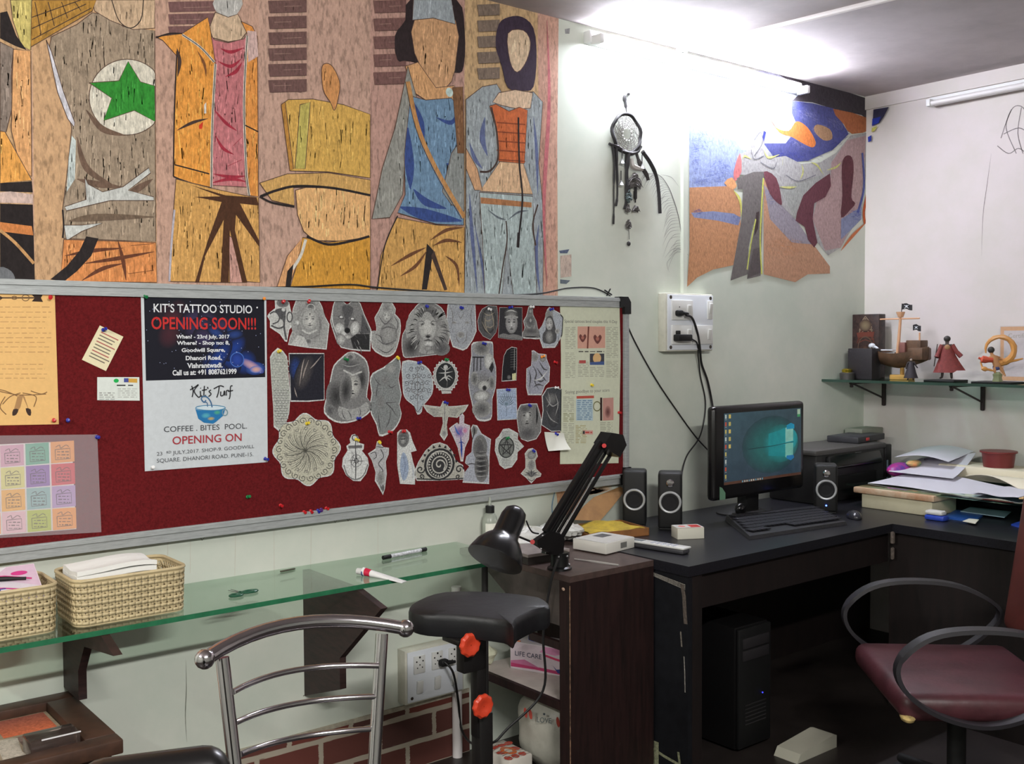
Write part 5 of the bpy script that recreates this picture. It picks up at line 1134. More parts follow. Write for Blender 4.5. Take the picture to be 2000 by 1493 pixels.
for i in range(16): a = 2*pi*i/16; m.tube([c+Vector((R0*0.95*cos(a), 0, R0*0.95*sin(a))), c+Vector((R0*0.3*cos(a+0.7), 0, R0*0.3*sin(a+0.7)))], 0.0009, 4)
part('web', m, mat('grey_thread', (112, 106, 104), 0.8), t, True)
m = MB()
for i in range(11): a = 2*pi*i/11; m.ball(c+Vector((0.026*cos(a), -0.004, -0.004+0.026*sin(a))), 0.0036, 8)
part('beads', m, mat('white_bead', (250, 248, 244), 0.25), t, True)
p0 = W(1224, 222, yd); part('hanging_loop', MB().tube([p0, W(1222, 205, D-0.012), W(1220, 190, D-0.008), W(1225, 183, D-0.006)], [0.002, 0.006, 0.008, 0.004], 8, sub=5), m_rib, t, True)
part('nail', MB().cyl(W(1228, 184, D), W(1228, 184, D-0.02), 0.006, n=8), m_rib, t, True)
def strip(pts, w, ma, name='ribbon'):
    pts = [W(*p, yd) for p in pts]
    part(name, MB().tube(pts, w, 6, sub=5), ma, t, True)
strip([(1196, 282), (1200, 320), (1199, 370), (1199, 410), (1198, 438)], [0.006, 0.005, 0.003, 0.003, 0.005], m_rib)
strip([(1203, 285), (1205, 330), (1206, 380), (1203, 402)], [0.008, 0.006, 0.004, 0.006], m_rib)
strip([(1255, 296), (1270, 318), (1282, 345), (1287, 380), (1289, 417)], [0.009, 0.009, 0.008, 0.008, 0.008], m_rib)
strip([(1190, 281), (1200, 285), (1212, 290), (1228, 300), (1244, 297), (1252, 286)], [0.006, 0.010, 0.006, 0.009, 0.008, 0.006], m_rib)
strip([(1226, 300), (1224, 340), (1226, 380), (1220, 408)], [0.012, 0.008, 0.012, 0.006], m_rib)
strip([(1243, 300), (1250, 320), (1262, 340), (1266, 352)], [0.007, 0.010, 0.010, 0.008], mat('beaded_strip', (80, 76, 76), 0.5, noise=(300, 0.8)), 'beaded_strip')
strip([(1242, 362), (1241, 380), (1241, 396)], [0.007, 0.008, 0.003], m_rib)
strip([(1233, 310), (1236, 325), (1252, 330), (1258, 328)], [0.010, 0.012, 0.010, 0.005], mat('pale_fur', (176, 170, 164), 0.9), 'fur_tuft')
rr = random.Random(11)
def feather(u, v, w, h, ang=0, ma=None):
    m = MB(); cpt = W(u, v, yd-0.006)
    for i in range(26):
        f = i/25; a = ang+rr.uniform(-0.5, 0.5); z = -h*f; L = w*(sin(pi*min(1, f*0.9+0.08)))*rr.uniform(0.7, 1.2)
        for sg in (-1, 1):
            p = cpt+Vector((0, rr.uniform(-.006, .006), z)); m.tube([p, p+Vector((sg*L*0.6, rr.uniform(-.004, .004), -L*0.25)), p+Vector((sg*L, 0, -L*0.7))], [0.003, 0.0028, 0.001], 5)
    part('feather', m, ma or m_fea, t, True)
feather(1240, 338, 0.040, 0.055); feather(1228, 372, 0.016, 0.05, ma=mat('teal_grey_feather', (84, 96, 96), 0.9)); feather(1226, 400, 0.014, 0.03); feather(1242, 402, 0.018, 0.02); feather(1228, 430, 0.014, 0.035)
for (u, v) in ((1215, 316), (1213, 358), (1254, 326)):
    p = W(u, v, yd-0.008); part('bell', MB().lathe([(0.003, 0.012), (0.004, 0.006), (0.010, -0.006), (0.012, -0.008)], p, None, 12), m_silver, t, True)
    part('cord', MB().cyl(p+Vector((0, 0, 0.010)), p+Vector((0, 0, 0.05)), 0.0022, n=6), m_rib, t, True)
part('pendant', MB().tube([W(1228, 448, yd), W(1229, 468, yd)], 0.0012, 5).ball(W(1228, 476, yd), 0.010, 10, (1, 0.6, 1)), m_rib, t, True)

# ================================================================== display shelf on the right wall
ZS = 1.302; xs = 4.378
t = DSH = thing('display_shelf', 'dark-edged glass shelf on the right wall holding toys', 'shelf', (RX-0.18, 2.2, ZS-0.013))
part('glass_pane', MB().b2((xs, 1.35, ZS-0.012), (RX-0.001, D-0.001, ZS)), thin_glass('dark_green_glass', (170, 200, 186)), t, True)
part('shelf_edge', MB().b2((xs-0.002, 1.35, ZS-0.0122), (xs-0.0002, D-0.001, ZS+0.0002)), mat('dark_glass_edge', (44, 66, 56), 0.3), DSH, True)
for yv, lab in ((2.88, 'black metal shelf bracket under the left half of the display shelf'), (2.37, 'black metal shelf bracket under the right half of the display shelf')):
    b = thing('shelf_bracket', lab, 'bracket', (RX, yv, 1.165), group='brackets of the display shelf')
    mb = mat('bracket_metal', (52, 42, 42), 0.5, 0.3)
    part('upright', MB().rbox((RX-0.010, yv, 1.225), (0.016, 0.020, 0.130), 0.006), mb, b, True)
    part('arm', MB().rbox((RX-0.155, yv, ZS-0.019), (0.30, 0.018, 0.010), 0.003).rbox((RX-0.296, yv, ZS-0.028), (0.012, 0.016, 0.024), 0.004), mb, b, True)
    part('brace', MB().cyl((RX-0.275, yv, ZS-0.024), (RX-0.014, yv, 1.20), 0.005, n=8), mb, b, True)
def px3(u, v, x): return xr(u, v, x)
# dark boxes and the patterned case
m_dark = mat('black_card', (38, 34, 38), 0.6, noise=(80, 0.2))
def ybox(name, u0, u1, v0, x0, x1, ma, label, cat, z0=ZS):
    ya = xr(u0, 700, x0).y; yb_ = xr(u1, 700, x0).y; z1 = xr((u0+u1)/2, v0, x0).z
    return one(name, MB().rbox(((x0+x1)/2, (ya+yb_)/2, (z0+z1)/2), (x1-x0, abs(ya-yb_), z1-z0), 0.003), ma, label, cat)
ya = xr(1664, 700, 4.64).y; yb_ = xr(1716, 700, 4.64).y; z1 = xr(1690, 614, 4.64).z
t = thing('display_case', 'tall dark patterned picture box standing at the back of the shelf by the corner', 'box', (4.67, (ya+yb_)/2, ZS))
part('box', MB().rbox((4.67, (ya+yb_)/2, (ZS+z1)/2), (0.06, abs(ya-yb_), z1-ZS), 0.003), mat('patterned_dark_box', (62, 44, 40), 0.4, noise=(50, 0.6), col2=(24, 20, 20)), t, True)
s = Sheet((4.639, 0, 0), (0, -1, 0), (0, 0, 1), k=1.4)
for i in range(7): s.st([(1690, 618+i*4), (1680-i, 634+i*6), (1690, 628+i*6), (1702+i, 634+i*6), (1690, 618+i*4)], 1.4, (150, 134, 112) if i < 4 else (110, 60, 46), 3, nl=False)
s.lay += 1; s.ell(1690, 636, 12, 12, (130, 116, 90), (70, 50, 44)); s.poly([(1673, 650), (1708, 648), (1706, 658), (1675, 660)], (106, 56, 44)); s.ell(1690, 690, 8, 16, (110, 80, 60), (60, 44, 40)); s.ring(1690, 680, 14, 22, 2, (96, 76, 64))
part('ornate_print', s, M_PRINT, t, True)
ybox('black_box', 1656, 1703, 681, 4.48, 4.56, m_dark, 'plain black cube box in front of the tall patterned box', 'box')
o = one('black_box', MB().rbox((4.62, 2.945, ZS+0.07), (0.07, 0.09, 0.14), 0.003), m_dark, 'black box at the far left end of the display shelf', 'box')
m = MB().lathe([(0.034, 0), (0.036, 0.03), (0.03, 0.034)], (4.45, 2.905, ZS), None, 20); one('small_jar', m, mat('dark_jar', (64, 62, 60), 0.3), 'small dark round jar at the left end of the shelf', 'jar')
m = MB().lathe([(0.024, 0), (0.026, 0.012), (0.018, 0.018), (0.002, 0.019)], (4.45, 2.905, ZS+0.0341), None, 20); one('gold_lid', m, mat('gold', (206, 180, 60), 0.25, 1.0), 'shiny gold disc on the small dark jar', 'ornament')
# toy ship
xc = 4.58
yq = lambda u, x=4.58: xr(u, 745, x).y
SH = (yq(1702)-2.755, yq(1702)-yq(1812))
t = thing('toy_ship', 'brown toy sailing ship with a white figurehead and two black flags', 'toy ship', (xc, 2.70, ZS))
m_hull = mat('toy_hull_brown', (98, 72, 52), 0.6, noise=(30, 0.25)); m_mast = mat('toy_mast_wood', (206, 158, 122), 0.6); m_white = mat('toy_white', (206, 210, 218), 0.4)
def hull(a, b):
    y = 2.755+SH[0]-SH[1]*a; k = 1-abs(2*a-1)**2.6; wv = 0.008+0.055*k
    th = -pi/2+pi*(b-0.5)*1.02; keel = 0.055+0.04*(abs(2*a-1)**1.6)
    top = 0.125+0.035*(2*a-1)**2
    return Vector((xc+wv*sin(th+pi/2)*1.0, y, ZS+keel+(top-keel)*(1-cos(th+pi/2))*1.0))
m = MB().grid(hull, 18, 12); m.prism([(xc-0.03, yq(1712), ZS+0.115), (xc+0.03, yq(1712), ZS+0.115), (xc+0.045, yq(1755), ZS+0.115), (xc+0.03, yq(1805), ZS+0.115), (xc-0.03, yq(1805), ZS+0.115), (xc-0.045, yq(1755), ZS+0.115)], (0, 0, 0.006)); part('hull', m, m_hull, t, True)
part('stand', MB().rbox((xc, yq(1762), ZS+0.012), (0.06, 0.10, 0.024), 0.004).cyl((xc, yq(1762), ZS+0.02), (xc, yq(1762), ZS+0.07), 0.010), mat('toy_stand_gold', (186, 146, 76), 0.4), t, True)
part('stern_cabin', MB().rbox((xc, yq(1790), ZS+0.155), (0.07, 0.075, 0.07), 0.004).rbox((xc-0.005, yq(1796), ZS+0.125), (0.085, 0.08, 0.06), 0.008), m_hull, t, True)
part('cabin_wall', MB().rbox((xc-0.02, yq(1772), ZS+0.155), (0.06, 0.03, 0.05), 0.003), mat('toy_red_brown', (120, 78, 72), 0.5), t, True)
mp = lambda u, v: xr(u, v, xc)
part('main_mast', MB().cyl(mp(1753, 695), mp(1759, 618), 0.0085, 0.006, n=10), m_mast, t, True)
part('yard', MB().cyl(mp(1719, 624), mp(1796, 622), 0.0035, n=8), m_mast, t, True)
part('crows_nest', MB().lathe([(0.012, 0), (0.020, 0.022), (0.021, 0.026)], mp(1759, 620), None, 14), m_mast, t, True)
part('rear_mast', MB().cyl(mp(1796, 690), mp(1796, 650), 0.004, n=8), m_mast, t, True)
m_flag = mat('black_flag', (34, 32, 36), 0.7)
def flag(u0, v0, u1, v1, name='flag'):
    a, b, c2, d2 = mp(u0, v0), mp(u1, v0), mp(u1, v1), mp(u0, v1)
    m = MB().grid(lambda p, q: (a*(1-p)*(1-q)+b*p*(1-q)+c2*p*q+d2*(1-p)*q)+Vector((0.006*sin(p*6), 0, 0.004*sin(p*5))), 8, 4, (0.0012, 0, 0))
    f = part(name, m, m_flag, t, True)
    cc = (a+b+c2+d2)/4; L = (b-a).length*0.2
    m = MB().ball(cc+Vector((-0.007, 0, 0.002)), L*0.55, 8, (0.3, 1, 1)); m.cyl(cc+Vector((-0.007, -L, -L*.7)), cc+Vector((-0.007, L, L*.7)), L*0.13, n=6); m.cyl(cc+Vector((-0.007, L, -L*.7)), cc+Vector((-0.007, -L, L*.7)), L*0.13, n=6)
    part('flag_emblem', m, m_white, f, True)
flag(1762, 594, 1782, 605); flag(1783, 635, 1799, 646)
part('flag_pole', MB().cyl(mp(1760, 618), mp(1762, 593), 0.002, n=6), m_flag, t, True)
part('figurehead', MB().ball(mp(1703, 676), 0.016, 12, (1, 1.1, 0.9)).tube([mp(1705, 677), mp(1713, 680), mp(1715, 690), mp(1709, 700)], 0.006, 8, sub=4), m_white, t, True)
part('white_rail', MB().tube([mp(1712, 685), mp(1722, 697), mp(1732, 700), mp(1742, 697), mp(1746, 687)], 0.006, 8, sub=5).tube([mp(1715, 688), mp(1730, 691), mp(1746, 689)], 0.004, 6, sub=3).rbox(mp(1730, 684), (0.05, 0.10, 0.006), 0.002), m_white, t, True)
m_leaf = mat('toy_green', (110, 134, 96), 0.7)
for u in (1779, 1791): part('bush', MB().ball(mp(u, 676), 0.019, 12, (0.8, 0.8, 1.15)), m_leaf, t, True)
# figurines: small dark one, long red coat, swirl
def skinbody(pts, edges, radii, name):
    me = bpy.data.meshes.new(name); me.from_pydata([Vector(p) for p in pts], edges, []); o = bpy.data.objects.new(name, me); COL.objects.link(o)
    md = o.modifiers.new('skin', 'SKIN'); md.use_smooth_shade = True
    for i, r in enumerate(radii):
        v = me.skin_vertices[0].data[i]; v.radius = (r, r) if not isinstance(r, tuple) else r
        v.use_root = (i == 0)
    sd = o.modifiers.new('sub', 'SUBSURF'); sd.levels = 1; sd.render_levels = 1
    dg = bpy.context.evaluated_depsgraph_get(); m2 = bpy.data.meshes.new_from_object(o.evaluated_get(dg)); bpy.data.objects.remove(o)
    mb = MB(); mb.add([v.co.copy() for v in m2.vertices], [list(f.vertices) for f in m2.polygons]); bpy.data.meshes.remove(m2)
    return mb
def figurine(base, h, yaw, label, skin, pose, extra):
    t = thing('figurine', label, 'figurine', base, yaw)
    k = h
    P_ = {'pel': (0, 0, .50), 'chest': (0, 0, .70), 'neck': (0, 0, .82), 'head': (0, -0.01, .90), 'top': (0, -.01, .94),
          'shL': (-.11, 0, .77), 'elL': (-.17, 0, .62), 'haL': (-.19, -.04, .48), 'shR': (.11, 0, .77), 'elR': (.18, 0, .63), 'haR': (.26, -.03, .52),
          'hiL': (-.05, 0, .47), 'knL': (-.08, -.01, .27), 'ftL': (-.12, 0, .06), 'toL': (-.15, -.06, .035), 'hiR': (.05, 0, .47), 'knR': (.08, 0, .27), 'ftR': (.09, .01, .06), 'toR': (.10, -.06, .035)}
    P_.update(pose); names = list(P_); idx = {n: i for i, n in enumerate(names)}
    E_ = [('pel', 'chest'), ('chest', 'neck'), ('neck', 'head'), ('head', 'top'), ('chest', 'shL'), ('shL', 'elL'), ('elL', 'haL'), ('chest', 'shR'), ('shR', 'elR'), ('elR', 'haR'), ('pel', 'hiL'), ('hiL', 'knL'), ('knL', 'ftL'), ('ftL', 'toL'), ('pel', 'hiR'), ('hiR', 'knR'), ('knR', 'ftR'), ('ftR', 'toR')]
    rad = {'pel': .075, 'chest': .085, 'neck': .035, 'head': .060, 'top': .045, 'shL': .045, 'shR': .045, 'elL': .032, 'elR': .032, 'haL': .026, 'haR': .026, 'hiL': .055, 'hiR': .055, 'knL': .040, 'knR': .040, 'ftL': .028, 'ftR': .028, 'toL': .022, 'toR': .022}
    mb = skinbody([[c_*k for c_ in P_[n]] for n in names], [(idx[a_], idx[b_]) for a_, b_ in E_], [rad[n]*k for n in names], 'body')
    part('body', mb, skin, t)
    extra(t, k)
    return t
def red_extra(t, k):
    mc = mat('dark_red_coat', (128, 56, 54), 0.7, noise=(60, 0.2))
    def coat(a, b):
        th = 2*pi*a+pi/2+0.10; fl = b**1.3; rx_ = (.10+.17*fl+.02*sin(a*2*pi*6)*fl); ry_ = .075+.07*fl
        sx_ = .10*fl if cos(th) > 0 else 0
        return Vector(((rx_+sx_)*cos(th), ry_*sin(th), .76-.60*b+ (0.05*fl if cos(th) > 0.5 else 0)))*k
    part('coat', MB().grid(coat, 28, 8, None), mc, t)
    m = MB(); 
    for sg, e, hnd in ((-1, (-.17, 0, .62), (-.215, -.04, .50)), (1, (.19, 0, .63), (.29, -.03, .52))): m.tube([Vector((sg*.10, 0, .78))*k, Vector(e)*k, Vector(hnd)*k], [.055*k, .05*k, .055*k], 10)
    part('sleeves', m, mc, t)
    part('hair', MB().ball(Vector((0, 0, .915))*k, .075*k, 12, (1, 1, .95)), mat('figure_black_hair', (52, 50, 48), 0.6), t)
    part('chest_trim', MB().ball(Vector((0, -.075, .73))*k, .06*k, 10, (1, .3, 1)), mat('figure_tan', (160, 120, 84), 0.6), t)
    part('sword', MB().cyl(Vector((-.27, -.05, .30))*k, Vector((-.20, .0, .80))*k, .012*k, n=6), mat('figure_dark', (60, 48, 44), 0.5), t)
def plinth(fig, u0, u1, h=0.008):
    y0, y1 = yq(u0, 4.52), yq(u1, 4.52)
    part('base', MB().rbox((4.52, (y0+y1)/2, ZS+h/2), (0.13, abs(y1-y0), h), 0.002), M_BLACK, fig, True)
YAW = radians(-58)
fg = figurine((4.52, yq(1849, 4.52), ZS+0.008), 0.205, YAW, 'small figurine in a long flared dark red coat on the display shelf', mat('figure_boot', (60, 50, 48), 0.6), {'ftL': (-.10, 0, .05), 'ftR': (.10, 0, .05)}, red_extra)
plinth(fg, 1818, 1877)
def dark_extra(t, k):
    part('cape', MB().lathe([(.28*k, .12*k), (.20*k, .35*k), (.11*k, .70*k), (.06*k, .80*k)], (0, .02*k, 0), None, 16), mat('figure_dark_cape', (44, 40, 46), 0.7), t)
    part('face', MB().ball(Vector((0, -.05, .86))*k, .05*k, 8), mat('figure_skin', (170, 150, 136), 0.6), t)
figurine((4.45, yq(1779, 4.45), ZS), 0.115, YAW, 'tiny dark caped figurine standing before the toy ship', mat('figure_dark_body', (46, 40, 42), 0.6), {}, dark_extra)
def swirl_extra(t, k):
    mo = mat('amber_swirl', (226, 164, 92), 0.3, trans=0.25)
    pts = [Vector((.05+.33*cos(a), 0.05, .80+.33*sin(a)))*k for a in [x*0.35-2.2 for x in range(17)]]
    part('swirl', MB().tube(pts, [.03*k, .06*k, .085*k, .09*k, .085*k, .08*k, .07*k, .08*k, .07*k, .06*k, .07*k, .05*k, .06*k, .05*k, .04*k, .03*k, .015*k], 8), mo, t)
    part('flame_trail', MB().tube([Vector((-.12, -.05, .55))*k, Vector((-.33, -.08, .56))*k, Vector((-.45, -.1, .60))*k], [.07*k, .09*k, .03*k], 8, sub=4), mat('red_flame', (190, 84, 62), 0.4), t)
    part('smoke_loop', MB().tube([Vector((-.40, -.05, .50))*k, Vector((-.34, -.05, .34))*k, Vector((-.20, -.05, .30))*k, Vector((-.05, -.03, .26))*k], [.02*k, .06*k, .03*k, .02*k], 8, sub=4), mo, t)
    part('trail', MB().tube([Vector((.10, 0, .50))*k, Vector((.35, .03, .52))*k, Vector((.58, .05, .58))*k], [.05*k, .03*k, .02*k], 8, sub=3), mo, t)
    part('hair', MB().ball(Vector((-.16, -.06, .80))*k, .085*k, 10), MATS['figure_black_hair'], t)
    part('shorts', MB().ball(Vector((-.02, 0, .36))*k, .09*k, 10, (1.1, .8, .9)), mat('figure_blue', (72, 80, 130), 0.6), t)
    part('crystal_base', MB().lathe([(.13*k, 0), (.10*k, .10*k), (.12*k, .18*k), (.05*k, .24*k)], (0, 0, 0), None, 9), mat('pale_green_resin', (150, 160, 120), 0.2, trans=0.3), t)
fg = figurine((4.52, yq(1948, 4.52), ZS+0.006), 0.175, YAW, 'figurine leaping inside an orange swirl on a pale green base', mat('figure_tan_body', (196, 144, 100), 0.6),
         {'pel': (-.02, 0, .40), 'chest': (-.10, -.04, .58), 'neck': (-.14, -.05, .68), 'head': (-.16, -.07, .78), 'top': (-.17, -.07, .80), 'shL': (-.18, -.04, .60), 'elL': (-.28, -.08, .56), 'haL': (-.38, -.10, .58), 'shR': (-.03, 0, .62), 'elR': (.12, .02, .56), 'haR': (.24, .03, .56),
          'hiL': (-.06, 0, .36), 'knL': (-.08, -.04, .28), 'ftL': (-.04, 0, .20), 'toL': (-.05, -.05, .18), 'hiR': (.04, 0, .37), 'knR': (.10, 0, .30), 'ftR': (.16, .02, .18), 'toR': (.18, -.02, .14)}, swirl_extra)
plinth(fg, 1910, 1988, 0.006)
# certificate leaning on the wall
x = 4.735
t = thing('certificate', 'framed certificate with an orange border leaning at the right end of the shelf', 'certificate', (x, 2.0, ZS))
s = Sheet((4.7155, 0, 0), (0, -1, 0), (0, 0, 1), k=1.3)
z1 = xr(1952, 637, 4.716).z; y1 = xr(1952, 700, 4.716).y
part('frame', MB().b2((4.717, y1-0.36, ZS), (4.735, y1, z1)), mat('thin_clear_frame', (190, 182, 180), 0.3), t, True)
A_ = lambda a, b: (-(y1-a), ZS+b)
Hh = z1-ZS
s.polyq([A_(0.004, 0.004), A_(0.356, 0.004), A_(0.356, Hh-0.004), A_(0.004, Hh-0.004)], (222, 176, 138)); s.polyq([A_(0.020, 0.022), A_(0.340, 0.022), A_(0.340, Hh-0.022), A_(0.020, Hh-0.022)], (216, 208, 210))
s.text("Certificate", A_(0.100, Hh-0.045), 0, 0.12, 0.020, (176, 170, 160)); s.strokeq([A_(0.06, 0.08), A_(0.30, 0.08)], 0.0015, (196, 190, 190)); s.strokeq([A_(0.06, 0.06), A_(0.30, 0.06)], 0.0015, (196, 190, 190))
part('printed_sheet', s, M_PRINT, t, True)
# ================================================================== glass counter along the wall
ZG = 0.777
GX1 = 2.150; GY = 2.652
t = GC = thing('glass_counter', 'long green-edged glass counter on brown brackets under the pin board', 'counter', (1.2, 2.8, 0.0))
part('glass_top', MB().b2((0.1, GY, ZG-0.013), (GX1, D-0.001, ZG)), M_GLASSG, t, True)
m_edge = mat('cut_glass_edge', (46, 112, 78), 0.15, noise=(30, 0.12))
part('polished_edge', MB().b2((0.1, GY-0.0022, ZG-0.0132), (GX1, GY-0.0002, ZG+0.0002)), m_edge, t, True)
for xb in (0.80, 1.54):
    pts = [(3.0, ZG-0.014), (2.50 if xb > 1 else 2.56, ZG-0.014), (2.52 if xb > 1 else 2.56, ZG-0.045)]
    if xb > 1: pts += [(2.765, 0.53), (2.765, 0.432), (3.0, 0.35)]
    else: pts += [(2.80, 0.70), (2.86, 0.62), (2.86, 0.54), (3.0, 0.54)]
    pts = [(max(GY+0.01, y), z) if i == 1 else (y, z) for i, (y, z) in enumerate(pts)]
    P_ = [Vector((xb, y, z)) for y, z in pts]
    b = one('counter_bracket', MB().prism(P_, (0.022, 0, 0)), mat('dark_red_brown_wood', (54, 34, 32), 0.55, noise=(14, 0.4), stretch=(1, 1, 6)),
        'dark brown wooden gusset bracket under the glass, behind the chrome chair' if xb > 1 else 'dark brown wooden bracket under the glass at the far left', 'bracket', 'wooden brackets under the glass counter')
part('leg', MB().cyl((2.03, GY+0.02, 0), (2.03, GY+0.02, ZG-0.0135), 0.011, n=10), mat('dark_steel_tube', (50, 48, 48), 0.45, 0.4), GC, True)

# ---- woven baskets
m_wick = mat('beige_woven_plastic', (196, 178, 138), 0.5, noise=(25, 0.08))
def basket(x0, x1, y0, y1, z0, h, flare, label):
    cx, cy = (x0+x1)/2, (y0+y1)/2
    t = thing('basket', label, 'basket', (cx, cy, z0), 0, 'woven plastic baskets on the glass counter')
    def per(u, v, off=0.0):
        hw = (x1-x0)/2+flare*v+off; hd = (y1-y0)/2+flare*v+off; r = 0.032
        segs = [(2*(hw-r)), pi*r/2, 2*(hd-r), pi*r/2]*2; L = sum(segs); d_ = (u % 1.0)*L
        st = [(-(hw-r), -hd, 0), (hw-r, -hd, -pi/2), (hw, -(hd-r), pi/2), (hw, hd-r, 0), (hw-r, hd, pi), (-(hw-r), hd, pi/2), (-hw, hd-r, -pi/2), (-hw, -(hd-r), pi)]
        for i, sl in enumerate(segs):
            if d_ <= sl or i == 7: break
            d_ -= sl
        if i == 0: p = (-(hw-r)+d_, -hd)
        elif i == 2: p = (hw, -(hd-r)+d_)
        elif i == 4: p = ((hw-r)-d_, hd)
        elif i == 6: p = (-hw, (hd-r)-d_)
        else:
            cc = {1: (hw-r, -(hd-r), -pi/2), 3: (hw-r, hd-r, 0), 5: (-(hw-r), hd-r, pi/2), 7: (-(hw-r), -(hd-r), pi)}[i]
            a = cc[2]+d_/r; p = (cc[0]+r*cos(a), cc[1]+r*sin(a))
        return Vector((p[0], p[1], h*v))
    N = int(2*((x1-x0)+(y1-y0))/0.0175)
    m = MB(); rows = 6; v0, v1 = 0.07, 0.90
    def band(ua, va, ub, vb, w, off):
        n = 3; L = []; 
        for i in range(n+1):
            f = i/n; u = ua+(ub-ua)*f; v = va+(vb-va)*f
            L.append((u, v))
        vert = abs(vb-va) > 1e-6
        vs = []
        for u, v in L:
            if vert: A, B = per(u-w, v, off), per(u+w, v, off)
            else: A, B = per(u, v-w, off), per(u, v+w, off)
            vs += [A, B]
        fs = [(2*i, 2*i+1, 2*i+3, 2*i+2) for i in range(n)]
        m.add(vs, fs)
    du = 1.0/N; dv = (v1-v0)/rows
    for j in range(rows):
        for i in range(N):
            ua = (i+(j % 2)*0.5)*du
            band(ua, v0+j*dv, ua+du*0.5, v0+(j+1)*dv, du*0.25, 0.0); band(ua, v0+j*dv, ua-du*0.5, v0+(j+1)*dv, du*0.25, 0.0012)
    for j in range(rows+1):
        for i in range(N): band(i*du, v0+j*dv, (i+1)*du, v0+j*dv, dv*0.26, 0.0006)
    o = part('woven_side', m, m_wick, t)
    md = o.modifiers.new('thickness', 'SOLIDIFY'); md.thickness = 0.0016
    rim = [per(i/60, 1.0) for i in range(60)]
    m = MB().tube(rim, 0.0048, 8, True)
    k = len(m.v); m.add([per(i/60, vv, 0.001) for vv in (0.88, 1.0) for i in range(60)], [(i, (i+1) % 60, 60+(i+1) % 60, 60+i) for i in range(60)])
    part('rim', m, m_wick, t)
    m = MB().add([per(i/60, vv, 0.001) for vv in (0.0, 0.08) for i in range(60)], [(i, (i+1) % 60, 60+(i+1) % 60, 60+i) for i in range(60)])
    m.add([per(i/60, 0.012) for i in range(60)], [tuple(range(60))]); part('base', m, m_wick, t)
    return t
basket(0.756, 1.040, 2.705, 2.895, ZG, 0.118, 0.004, 'beige woven basket holding a stack of white tissues')
basket(0.430, 0.712, 2.712, 2.895, ZG, 0.118, 0.004, 'beige woven basket with a pink glove box at the left edge')
m_tissue = mat('white_tissue', (232, 232, 228), 0.9, bump=(40, 0.4))
def stack(a, b):
    # stack of folded tissues, domed with soft folded ends
    return None
m = MB()
rr = random.Random(2)
for i in range(9):
    z = ZG+0.016+i*0.0135; jx = rr.uniform(-.002, .002)
    def f(a, b, z=z, jx=jx, i=i):
        x = 0.765+jx+0.205*a; y = 2.725+0.125*b
        return Vector((x, y, z+0.004*sin(a*5+i*0.4)+0.010*(i/9)*sin(pi*a)+0.003*sin(b*7+i)))
    m.grid(f, 12, 6, (0, 0, 0.0118))
one('tissue_stack', m, m_tissue, 'thick stack of folded white tissues rising out of the right basket', 'tissues', origin=Vector((0.87, 2.79, ZG+0.016)))
# glove box in the left basket
t = thing('glove_box', 'pink and white glove carton lettered RE tilted inside the left basket', 'box', (0.58, 2.79, ZG+0.012))
R = Matrix.Rotation(radians(32), 3, 'X')
cB = Vector((0.575, 2.80, ZG+0.100))
part('carton', MB().rbox(cB, (0.235, 0.13, 0.045), 0.002, R=R), mat('glove_carton', (222, 206, 214), 0.5), t, True)
nrm = R @ Vector((0, 0, 1)); vv = R @ Vector((0, 1, 0))
s = Sheet(cB+nrm*0.0228, (1, 0, 0), vv, k=1.6)
q = lambda a, b: (a, b)
s.polyq([(-.115, -.062), (.115, -.062), (.115, .062), (-.115, .062)], (206, 196, 204)); s.polyq([(-.115, .02), (.0, .03), (.115, -.02), (.115, .062), (-.115, .062)], (206, 178, 196)); s.polyq([(-.115, .045), (.03, .045), (.05, .062), (-.115, .062)], (214, 212, 214))
s.strokeq([(-.02, .035), (.04, .03), (.10, .01)], 0.006, (190, 60, 120)); s.strokeq([(-.02, -.004), (.03, -.012), (.09, -.03)], 0.005, (190, 70, 130)); s.ellq((.075, .035), .02, .008, (200, 60, 130))
s.text('RE', (0.012, -.022), 0, 0.045, 0.020, (50, 60, 130), bold=0.02)
part('printed_face', s, M_PRINT, t, True)
m = MB().grid(lambda a, b: Vector((0.45+0.245*a, 2.86+0.03*b, ZG+0.075+0.075*sin(pi*min(1, 0.25+a*0.75))**0.5*(1-0.25*b))), 10, 4, (0, 0.004, 0))
one('plastic_flap', m, mat('frosted_plastic', (210, 208, 202), 0.5, alpha=0.75), 'frosted plastic lid standing behind the pink glove box', 'plastic lid')
one('black_pen', MB().tube([(0.50, 2.80, ZG+0.134), (0.585, 2.80, ZG+0.134), (0.66, 2.79, ZG+0.128)], [0.004, 0.006, 0.004], 8, sub=3), M_BLACK, 'black tool lying across the top of the pink glove box', 'tool')
# ---- scissors, tube, marker, sliver
m_gp = mat('dark_green_plastic', (36, 84, 62), 0.35)
c = hz(474, 1162, ZG); t = thing('scissors', 'small scissors with dark green handles on the glass counter', 'scissors', c)
for sg in (-1, 1):
    rg = [c+Vector((sg*0.024+0.019*cos(a)*(1.25 if sg > 0 else 1), -0.004+0.012*sin(a)+(0.010 if sg > 0 else -0.006), 0.0045)) for a in [2*pi*i/20 for i in range(20)]]
    part('handle', MB().tube(rg, 0.0032, 8, True).tube([c+Vector((sg*0.012, 0.004, .0045)), c+Vector((-0.002, 0.02, .0045))], 0.003, 6), m_gp, t, True)
    part('blade', MB().prism([c+Vector((-0.004+sg*0.002, 0.015, .003+sg*.0008)), c+Vector((0.003+sg*0.002, 0.015, .003+sg*.0008)), c+Vector((-0.012+sg*0.004, 0.065, .003+sg*.0008))], (0, 0, 0.0012)), M_STEEL, t, True)
a = hz(698, 1116, ZG+0.012); b = hz(790, 1131, ZG+0.004)
